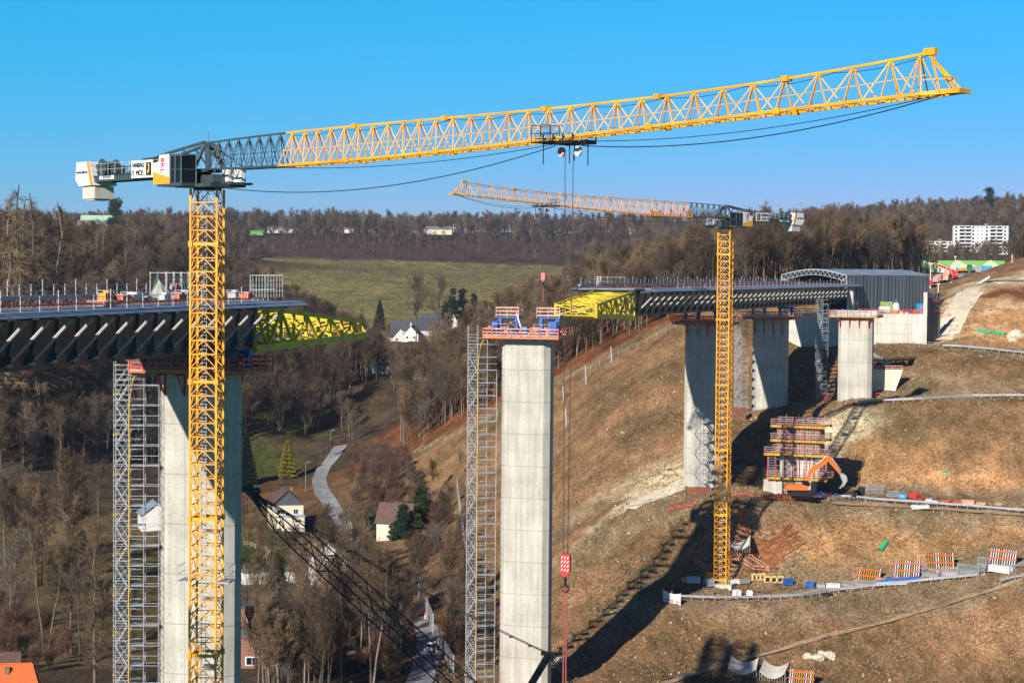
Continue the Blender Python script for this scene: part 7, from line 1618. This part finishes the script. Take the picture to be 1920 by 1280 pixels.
def conifer_mesh(seed, h=18.0, r=3.6, n=2600, top=.5):
    n = n * 3
    R = np.random.default_rng(seed); f = R.random(n) ** .62; z = h * (.06 + .94 * (1 - f))
    rad = r * (f ** .85) * (.82 + .18 * np.sin(z * 5.1)) * R.uniform(.35, 1.12, n); an = R.random(n) * 6.283
    p = np.stack([np.cos(an) * rad, np.sin(an) * rad, z - rad * .18], 1)
    out = np.stack([np.cos(an), np.sin(an), np.full(n, -.28)], 1) + R.normal(0, .25, (n, 3)); out /= np.linalg.norm(out, axis=1)[:, None]
    sd = np.cross(out, R.normal(0, 1, (n, 3))); sd /= np.linalg.norm(sd, axis=1)[:, None]
    L = R.uniform(.5, 1.0, (n, 1)) * r * .26 + .12; W = L * .22
    V = np.stack([p - out * L * .5, p + sd * W, p + out * L * .7, p - sd * W], 1).reshape(-1, 3)
    return V, [np.arange(n)[:, None] * 4 + np.array([[0, 1, 2, 3]])]
def pine_mesh(seed, h=16.0, r=4.0, n=2600, base=.35):
    R = np.random.default_rng(seed); k = 46; n = n * 2; cz = h * (base + (1 - base) * R.random(k) ** 1.2); ca = R.random(k) * 6.283
    cr_ = r * .62 * (1.15 - (cz / h - base) / (1 - base) * .95) * R.uniform(.3, 1.1, k); cx = np.cos(ca) * cr_; cy = np.sin(ca) * cr_; cs = r * R.uniform(.22, .36, k)
    i = R.integers(0, k, n); p = R.normal(0, 1, (n, 3)); p /= np.linalg.norm(p, axis=1)[:, None]; p *= (R.random((n, 1)) ** .4) * cs[i][:, None]; p[:, 2] *= .6
    p += np.stack([cx[i], cy[i], cz[i]], 1)
    d = R.normal(0, 1, (n, 3)); d /= np.linalg.norm(d, axis=1)[:, None]; s = np.cross(d, R.normal(0, 1, (n, 3))); s /= np.linalg.norm(s, axis=1)[:, None]
    L = R.uniform(.3, .6, (n, 1)); V = np.stack([p - d * L, p + s * L * .35, p + d * L, p - s * L * .35], 1).reshape(-1, 3)
    return V, [np.arange(n)[:, None] * 4 + np.array([[0, 1, 2, 3]])]

# master meshes, shared by all trees of a kind
VAR = []
for k, kw in enumerate([dict(seed=1, h=22, spread=4.4, nlimb=22, ntwig=2600, base=.40), dict(seed=2, h=24, spread=3.6, nlimb=20, ntwig=2300, base=.46), dict(seed=3, h=19, spread=4.9, nlimb=22, ntwig=2800, base=.33, trunks=2),
                        dict(seed=4, h=25, spread=3.9, nlimb=20, ntwig=2400, base=.52, trunks=2), dict(seed=5, h=20, spread=4.6, nlimb=22, ntwig=2600, base=.36)]):
    tk, VV, fq = grow(**kw)
    tm = mesh_np("trunk", np.array([tuple(v) for v in tk.v]), [np.array(tk.f)], M_TRUNK); cm = mesh_np("crown", VV, fq, [M_TWIGD, M_TWIG, M_TWIGG, M_TWIG, M_TWIGD][k])
    VAR.append((tm, cm))
tk, VV, fq = grow(seed=11, h=27, spread=3.6, nlimb=60, ntwig=2600, base=.22, conic=True, tw=.06)
LARCH = (mesh_np("trunk", np.array([tuple(v) for v in tk.v]), [np.array(tk.f)], M_TRUNK), mesh_np("crown", VV, fq, M_TWIG))
tk, VV, fq = grow(seed=12, h=4.5, spread=2.2, nlimb=26, ntwig=1000, base=.05, trunks=5, tw=.05, tl=.9)
SHRUB = (mesh_np("stem", np.array([tuple(v) for v in tk.v]), [np.array(tk.f)], M_TWIGR), mesh_np("crown", VV, fq, M_TWIGR))
def part_mesh(name, me, parent):
    o = bpy.data.objects.new(name, me); COL.objects.link(o); o.parent = parent; CH.setdefault(parent.name, []).append(o); return o
def plant_tree(name, meshes, loc, label, cat, group, s=1.0, rz=0.0, sz=None):
    r = thing(name, label, cat, loc, rz, group); r.scale = (s, s, sz if sz else s)
    part_mesh("trunk", meshes[0], r); part_mesh("crown", meshes[1], r); return r

# ---- where the woods stand: polygons in plan (X, Y), corners found from the view
def poly(L, d=True): return [tuple(P(*p))[:2] for p in L]
def inside(x, y, pl):
    r = np.zeros(len(x), bool); n = len(pl)
    for i in range(n):
        x1, y1 = pl[i]; x2, y2 = pl[(i + 1) % n]
        c = ((y1 > y) != (y2 > y)) & (x < (x2 - x1) * (y - y1) / (y2 - y1 + 1e-12) + x1); r ^= c
    return r
def scatter(pl, sp, seed, keep=1.0):
    R = np.random.default_rng(seed); X = np.array(pl); x0, y0 = X.min(0); x1, y1 = X.max(0)
    gx, gy = np.meshgrid(np.arange(x0, x1, sp), np.arange(y0, y1, sp)); gx = gx.ravel() + R.uniform(-.48, .48, gx.size) * sp; gy = gy.ravel() + R.uniform(-.48, .48, gy.size) * sp
    k = inside(gx, gy, pl) & (R.random(gx.size) < keep); return np.stack([gx[k], gy[k]], 1)
# columns: x, y, height scale, region
REG = [  # name, polygon, spacing, height scale, keep
    ("left", poly([(-120, 880, 610), (0, 893, 612), (150, 885, 632), (330, 862, 672), (470, 842, 700), (560, 815, 725), (640, 790, 745), (705, 735, 790), (722, 690, 820), (690, 660, 870), (640, 640, 900), (560, 600, 980), (480, 560, 1100), (340, 500, 1150), (-200, 470, 1150)]), 7.0, .84, .95),
    ("spur", poly([(752, 850, 652), (805, 820, 634), (903, 772, 612), (1003, 716, 594), (1100, 668, 574), (1200, 624, 560), (1290, 585, 545), (1400, 548, 548), (1470, 530, 560), (1560, 500, 590), (1640, 500, 650), (1730, 500, 740), (1730, 500, 860), (1400, 500, 880), (1120, 560, 900), (900, 640, 880), (745, 780, 740)]), 5.6, .72, .95),
    ("valley", poly([(590, 830, 720), (700, 840, 700), (735, 810, 740), (760, 700, 900), (720, 640, 1100), (640, 640, 1050), (640, 740, 800), (560, 790, 740)]), 11, .62, .8),
]
INDIV = []; MASS = []
RT = np.random.default_rng(42)
for nm, pl, sp, hs_, keep in REG:
    q = scatter(pl, sp, len(nm) * 7 + 1, keep)
    z = height(q[:, 0], q[:, 1])
    qx, qy = proj(np.column_stack([q, z])); kk = ~((qx > 655) & (qx < 722) & (qy > 742) & (qy < 832)); q = q[kk]; z = z[kk]
    for (x, y), zz in zip(q, z): MASS.append((x, y, zz, hs_ * RT.uniform(.75, 1.15), nm))
# single trees on the valley floor: (px, py of the foot, scale, kind)
FLOOR = []; RF = random.Random(12)
for px, py, s in [(20, 1180, 1.0), (85, 1230, .8), (130, 1110, 1.1), (60, 1080, .9), (10, 1060, 1.0), (200, 1020, .9), (150, 1240, .75), (240, 1240, .7), (265, 1180, .8), (290, 1100, .8), (30, 990, .8), (170, 1140, .8),
                  (480, 1255, .6), (500, 1290, .75), (540, 1270, .7), (570, 1300, .8), (600, 1260, .75), (640, 1290, .8), (675, 1250, .8), (700, 1300, .85), (615, 1210, .7), (655, 1180, .75), (590, 1165, .6), (560, 1230, .65), (700, 1190, .7), (740, 1260, .6), (690, 1130, .6), (735, 1160, .6),
                  (630, 1120, .55), (590, 1110, .5), (560, 1080, .5), (660, 1085, .55), (700, 1070, .5), (745, 1100, .55), (790, 1110, .5), (820, 1060, .5), (770, 1060, .5), (800, 1150, .5), (840, 1120, .5), (605, 1010, .42), (650, 1020, .45), (580, 1040, .4), (685, 1005, .45),
                  (700, 940, .45), (680, 960, .42), (725, 925, .45), (660, 930, .38), (770, 920, .4), (810, 935, .42), (840, 960, .4), (860, 905, .38), (500, 800, .6), (470, 780, .6), (590, 800, .6), (545, 780, .55), (640, 800, .55), (660, 830, .5), (620, 860, .3), (655, 885, .3), (480, 1000, .35), (500, 1040, .4), (880, 1010, .38), (860, 1040, .42), (880, 1170, .5), (850, 1190, .5), (900, 1230, .5)] + [(RF.uniform(470, 860), RF.uniform(1010, 1290), RF.uniform(.4, .68)) for _ in range(70)] + [(RF.uniform(462, 620), RF.uniform(1285, 1340), RF.uniform(.5, .7)) for _ in range(16)] + [(RF.uniform(-10, 210), RF.uniform(960, 1290), RF.uniform(.6, 1.0)) for _ in range(10)]:
    FLOOR.append((px, py, s))
for px, py, s in FLOOR:
    if 190 < px < 300 and 960 < py < 1200: continue
    if 765 < px < 835 and 1130 < py < 1290: continue
    if (475 < px < 585 and 985 < py < 1085) or (690 < px < 800 and 990 < py < 1110) or (585 < px < 660 and 860 < py < 1010) or (590 < px < 680 and 1120 < py < 1175): continue
    h_ = hit(px, py); MASS.append((h_.x, h_.y, h_.z, s * RT.uniform(.9, 1.1), "floor"))
# which show largest: near, in frame and not deep inside the wood
MASS_A = np.array([m[:4] for m in MASS]); px_, py_ = proj(MASS_A[:, :3])
vis = (px_ > -20) & (px_ < 1940) & (py_ < 1300)
rows = {}
order = sorted([i for i in range(len(MASS)) if vis[i]], key=lambda i: MASS_A[i, 1] + (120 if MASS[i][4] == "valley" else 0) + (-400 if MASS[i][4] == "floor" else 0))
PICK = set(order[:296])
MASS_PTS = []
lab = {"left": ("bare brown deciduous tree in the dense wood on the left hillside", "trees of the left hillside wood"),
       "spur": ("bare pale-trunked tree along the edge of the wood above the cleared slope", "trees of the wood above the cleared slope"),
       "valley": ("bare tree among the thickets on the valley floor below the left deck", "trees of the valley thickets"),
       "floor": ("bare leafless tree standing on the valley floor among the houses and meadows", "bare trees on the valley floor")}
for i, (x, y, z, s, nm) in enumerate(MASS):
    if i in PICK:
        v = VAR[RT.choice([0, 4, 2, 1] if nm == "left" else [0, 1, 2, 3, 4])]
        plant_tree("bare_tree", v, (x, y, z - .2), lab[nm][0], "tree", lab[nm][1], s, RT.random() * 6.28)
    else:
        MASS_PTS.append((x, y, z - .2, s, RT.random() * 6.28, float(RT.choice([0, 4, 0, 2, 1] if nm == "left" else [1, 3, 1, 2, 4]))))

def stuff_mesh_instances(name, data, variants, label, joined=True):
    """one object: points that carry copies of the tree meshes through geometry nodes"""
    data = np.array(data); me = bpy.data.meshes.new(name); me.vertices.add(len(data)); me.vertices.foreach_set('co', data[:, :3].astype(np.float32).ravel())
    for j, an in ((3, 'scl'), (4, 'rot'), (5, 'idx')):
        a = me.attributes.new(an, 'FLOAT', 'POINT'); a.data.foreach_set('value', data[:, j].astype(np.float32))
    o = bpy.data.objects.new(name, me); COL.objects.link(o); tag(o, label, None, None, 'stuff')
    ng = bpy.data.node_groups.new(name, 'GeometryNodeTree')
    ng.interface.new_socket('Geometry', in_out='INPUT', socket_type='NodeSocketGeometry'); ng.interface.new_socket('Geometry', in_out='OUTPUT', socket_type='NodeSocketGeometry')
    N = ng.nodes; Lk = ng.links; gi = N.new('NodeGroupInput'); go_ = N.new('NodeGroupOutput')
    ip = N.new('GeometryNodeInstanceOnPoints'); ip.inputs['Pick Instance'].default_value = True; Lk.new(gi.outputs[0], ip.inputs['Points'])
    jg = N.new('GeometryNodeJoinGeometry')
    for objs in reversed(variants):
        j2 = N.new('GeometryNodeJoinGeometry')
        for ob in objs:
            n = N.new('GeometryNodeObjectInfo'); n.transform_space = 'ORIGINAL'; n.inputs['Object'].default_value = ob; n.inputs['As Instance'].default_value = False
            Lk.new(n.outputs['Geometry'], j2.inputs[0])
        gti = N.new('GeometryNodeGeometryToInstance'); Lk.new(j2.outputs[0], gti.inputs[0]); Lk.new(gti.outputs[0], jg.inputs[0])
    Lk.new(jg.outputs[0], ip.inputs['Instance'])
    def attr(nm, ty='FLOAT'):
        a = N.new('GeometryNodeInputNamedAttribute'); a.data_type = ty; a.inputs['Name'].default_value = nm; return a.outputs['Attribute']
    Lk.new(attr('idx'), ip.inputs['Instance Index'])
    cx = N.new('ShaderNodeCombineXYZ'); Lk.new(attr('rot'), cx.inputs['Z']); Lk.new(cx.outputs[0], ip.inputs['Rotation'])
    Lk.new(attr('scl'), ip.inputs['Scale']); Lk.new(ip.outputs[0], go_.inputs[0])
    md = o.modifiers.new(name, 'NODES'); md.node_group = ng; return o
# individual trees give the source meshes
SRC = {}
for o in list(COL.objects):
    if o.name.startswith("bare_tree"):
        ch = CH[o.name]; SRC.setdefault(ch[1].data.name, ch)
VOBJ = [SRC[v[1].name] for v in VAR]
# far woods: the ridge line across the valley, scrub below it, hill behind the apartment block
def far(pl, sp, s0, s1, seed, keep=1.0):
    q = scatter(poly(pl), sp, seed, keep); z = height(q[:, 0], q[:, 1]); R = np.random.default_rng(seed + 5)
    for (x, y), zz in zip(q, z): MASS_PTS.append((x, y, zz - .3, R.uniform(s0, s1), R.random() * 6.28, float(R.integers(0, 5))))
far([(60, 440, 2120), (400, 440, 2120), (1150, 440, 2150), (1500, 440, 2200), (1600, 440, 2280), (1200, 440, 2420), (0, 440, 2400)], 13, .6, 1.08, 61, .9)
far([(60, 441, 2200), (1500, 441, 2280), (1500, 441, 2500), (60, 441, 2400)], 11, .3, .6, 71, .9)
far([(60, 440, 2090), (1500, 440, 2150), (1500, 440, 2230), (60, 440, 2170)], 7.5, .22, .5, 72, .95)
far([(-60, 470, 1500), (420, 470, 1560), (470, 470, 1800), (400, 450, 2060), (-60, 450, 2060)], 12, .75, 1.1, 62, .85)
far([(440, 478, 1812), (1240, 497, 1880), (1250, 450, 2140), (440, 450, 2120)], 14, .16, .42, 63, .75)
far([(1060, 510, 1780), (1240, 500, 1780), (1300, 480, 2150), (1180, 480, 2150)], 13, .6, 1.0, 64)
far([(1560, 480, 1950), (1720, 470, 1830), (1780, 465, 1790), (2050, 440, 1790), (2050, 400, 2500), (1500, 440, 2500)], 14, .75, 1.05, 65)
far([(1730, 490, 960), (1960, 480, 960), (1960, 480, 1080), (1730, 490, 1080)], 9, .28, .5, 66)
far([(1890, 500, 820), (1990, 500, 800), (1990, 480, 930), (1880, 480, 930)], 7.5, .4, .65, 67)
far([(1060, 600, 1320), (1160, 590, 1320), (1200, 540, 1700), (1090, 540, 1700)], 12, .7, 1.0, 68)
stuff_mesh_instances("forest", MASS_PTS, VOBJ, "leafless brown woodland covering the hills")

# larches at the left edge and by the meadow
for i, (px, py, d, s, pos) in enumerate([(12, 470, 640, .95, "leftmost at the picture edge"), (48, 470, 655, 1.0, "tall one just right of the edge tree"), (75, 475, 650, .9, "between the two tallest"), (105, 480, 670, .85, "right of the tallest crown"), (30, 480, 700, .85, "short one behind the edge pair")]):
    p = P(px, py, d); g = G(p.x, p.y); top = P(px, [338, 330, 345, 362, 362][i], d).z
    plant_tree("larch_tree", LARCH, (p.x, p.y, g - .3), "tall bare larch on the left skyline, " + pos, "tree", "larches on the left skyline", (top - g) / 27, i * 1.3)
for i, (px, py, s, pos) in enumerate([(68, 1100, .9, "leftmost"), (138, 1105, 1.0, "tallest in the middle"), (158, 1098, .8, "slimmer, right of the tallest"), (178, 1300, .8, "lowest of all")]):
    h_ = hit(px, py); plant_tree("larch_tree", LARCH, h_, "bare slender larch on the lower left meadow, " + pos, "tree", "larches on the lower left meadow", s, i * 1.1)
# evergreens
def evergreen(name, px, py, hpx, mesh, hm, label, m, group=None, cat="tree", wide=1.0, d=None):
    h_ = hit(px, py)
    if d: v = P(px, py, d); h_ = Vector((v.x, v.y, G(v.x, v.y))); hpx = hpx + (v.z - h_.z) * F / d
    s = hpx / (F / h_.y) / hm; r = thing(name, label, cat, h_, px * .37, group); r.scale = (s * wide, s * wide, s)
    V, fq = mesh; me2 = mesh_np("crown", V, fq, m); tb = MB().tube([(0, 0, -.6), (0, 0, hm * .5), (0, 0, hm * .97)], [hm * .017, hm * .011, .02], 6); tb.build("trunk", M_TRUNK, r)
    part_mesh("crown", me2, r); return r
evergreen("golden_conifer", 538, 897, 72, conifer_mesh(1, 12, 2.9, 3400), 12, "golden yellow conical conifer behind the cream house", M_GOLD)
evergreen("spruce_tree", 521, 1142, 105, conifer_mesh(2, 15, 3.7, 4200), 15, "dark green spruce beside the low flat-roofed outbuilding", M_NEED)
evergreen("spruce_tree", 462, 905, 95, conifer_mesh(3, 18, 3.9, 3600), 18, "dark spruce half hidden behind the left concrete pier", M_NEED)
evergreen("pine_tree", 755, 1008, 60, pine_mesh(4, 9, 3.4, 3600, .1), 9, "dark evergreen beside the brown-roofed cottage wall", M_NEED, wide=.95, d=529)
evergreen("spruce_tree", 712, 620, 56, conifer_mesh(5, 18, 4.6, 2400), 18, "lone dark spruce at the left edge of the far field", M_NEED)
for px, py, hp, k, pos in [(848, 604, 62, 0, "tallest, at the left of the clump"), (866, 600, 58, 1, "in the middle of the clump"), (888, 602, 50, 2, "rightmost of the clump"), (835, 610, 45, 3, "low one on the left flank of the clump"), (874, 608, 38, 4, "short one in front of the clump")]:
    evergreen("pine_tree", px, py + 18, hp + 16, pine_mesh(20 + k, 16, 4.2, 2600, .12), 16, "dark green pine below the far field, " + pos, M_NEED, "pines below the far field")
evergreen("pine_tree", 215, 428, 50, pine_mesh(31, 20, 8, 3600, .1), 20, "broad dark evergreen rising above the left ridge near the pale green roof", M_NEED, wide=.8, d=1440)
evergreen("pine_tree", 1855, 380, 27, pine_mesh(32, 20, 8.5, 2000, .1), 20, "dark evergreen standing above the right skyline behind the apartment block", M_NEED, d=2300)
for px, py, hp, wd, pos in [(720, 975, 26, 1.8, "left of the brown-roofed cottage"), (705, 985, 20, 1.8, "leftmost below the cottage gable"), (800, 985, 30, 1.6, "right of the brown-roofed cottage"), (815, 975, 24, 2, "rightmost beside the cottage garden"), (778, 990, 26, 1.5, "at the cottage's lower corner"), (788, 958, 40, .8, "tall one behind the cottage"),(740, 1000, 20, 1.4, "in front of the cottage wall")]:
    evergreen("evergreen_shrub", px, py, hp, pine_mesh(int(px), 5, 2.2, 1500, .0), 5, "dark green leafy shrub, " + pos, M_LEAF, "evergreen shrubs round the cottage", "shrub", wd, d=532 if px in (778, 740) else 541)
for px, py, hp, pos in [(780, 625, 90, "left one"), (822, 622, 88, "right one")]:
    h_ = hit(px, 640, 1000); s = hp / (F / h_.y) / 19
    plant_tree("bare_tree", VAR[4], h_, "tall pale bare tree in front of the far field, " + pos, "tree", "pale trees in front of the field", s, px, s * 1.2)
# shrubs along the lane and on the bank
SHR = []
R_ = np.random.default_rng(5)
for nm, pl, sp in [("lane", poly([(640, 985, 560), (690, 900, 640), (745, 875, 640), (850, 1000, 520), (900, 1090, 440), (700, 1010, 545)]), 4.2), ("bank", poly([(660, 870, 690), (740, 860, 650), (700, 900, 620)]), 3.5),
                   ("low", poly([(470, 1280, 345), (760, 1280, 345), (800, 1150, 410), (640, 1100, 450), (470, 1180, 400)]), 5.0), ("lefty", poly([(-20, 1290, 345), (200, 1290, 345), (120, 1180, 400), (-20, 1120, 430)]), 5.5), ("toe", poly([(830, 1190, 380), (900, 1090, 440), (930, 1200, 370), (905, 1280, 335)]), 4.2)]:
    q = scatter(pl, sp, 3, .8); z = height(q[:, 0], q[:, 1]); qx, qy = proj(np.column_stack([q, z])); kk = ~((qx > 692) & (qx < 795) & (qy > 985) & (qy < 1035)) & ~((qx > 580) & (qx < 660) & (qy < 1010)); q = q[kk]; z = z[kk]
    for (x, y), zz in zip(q, z): SHR.append((x, y, zz, R_.uniform(.5, 1.1), R_.random() * 6.28, 0.0))
sh0 = plant_tree("bare_shrub", SHRUB, hit(690, 1000), "bare reddish shrub at the bend of the valley lane", "shrub", None, .9)
stuff_mesh_instances("undergrowth", SHR, [CH[sh0.name]], "leafless reddish brush and brambles on the valley banks")
# ---------------------------------------------------------------- air
m = MB(); m.box((0, 1500, 30), (6400, 7600, 240)); hz = bpy.data.materials.new("haze_air"); hz.use_nodes = True; t = hz.node_tree; t.nodes.clear()
pv = t.nodes.new('ShaderNodeVolumePrincipled'); pv.inputs['Color'].default_value = (.62, .76, .95, 1); pv.inputs['Density'].default_value = .00006; pv.inputs['Anisotropy'].default_value = .2
ou = t.nodes.new('ShaderNodeOutputMaterial'); t.links.new(pv.outputs[0], ou.inputs['Volume'])
o = m.build("haze", hz); tag(o, "thin blue air over the valley", None, None, 'stuff')
S.cycles.volume_bounces = 0
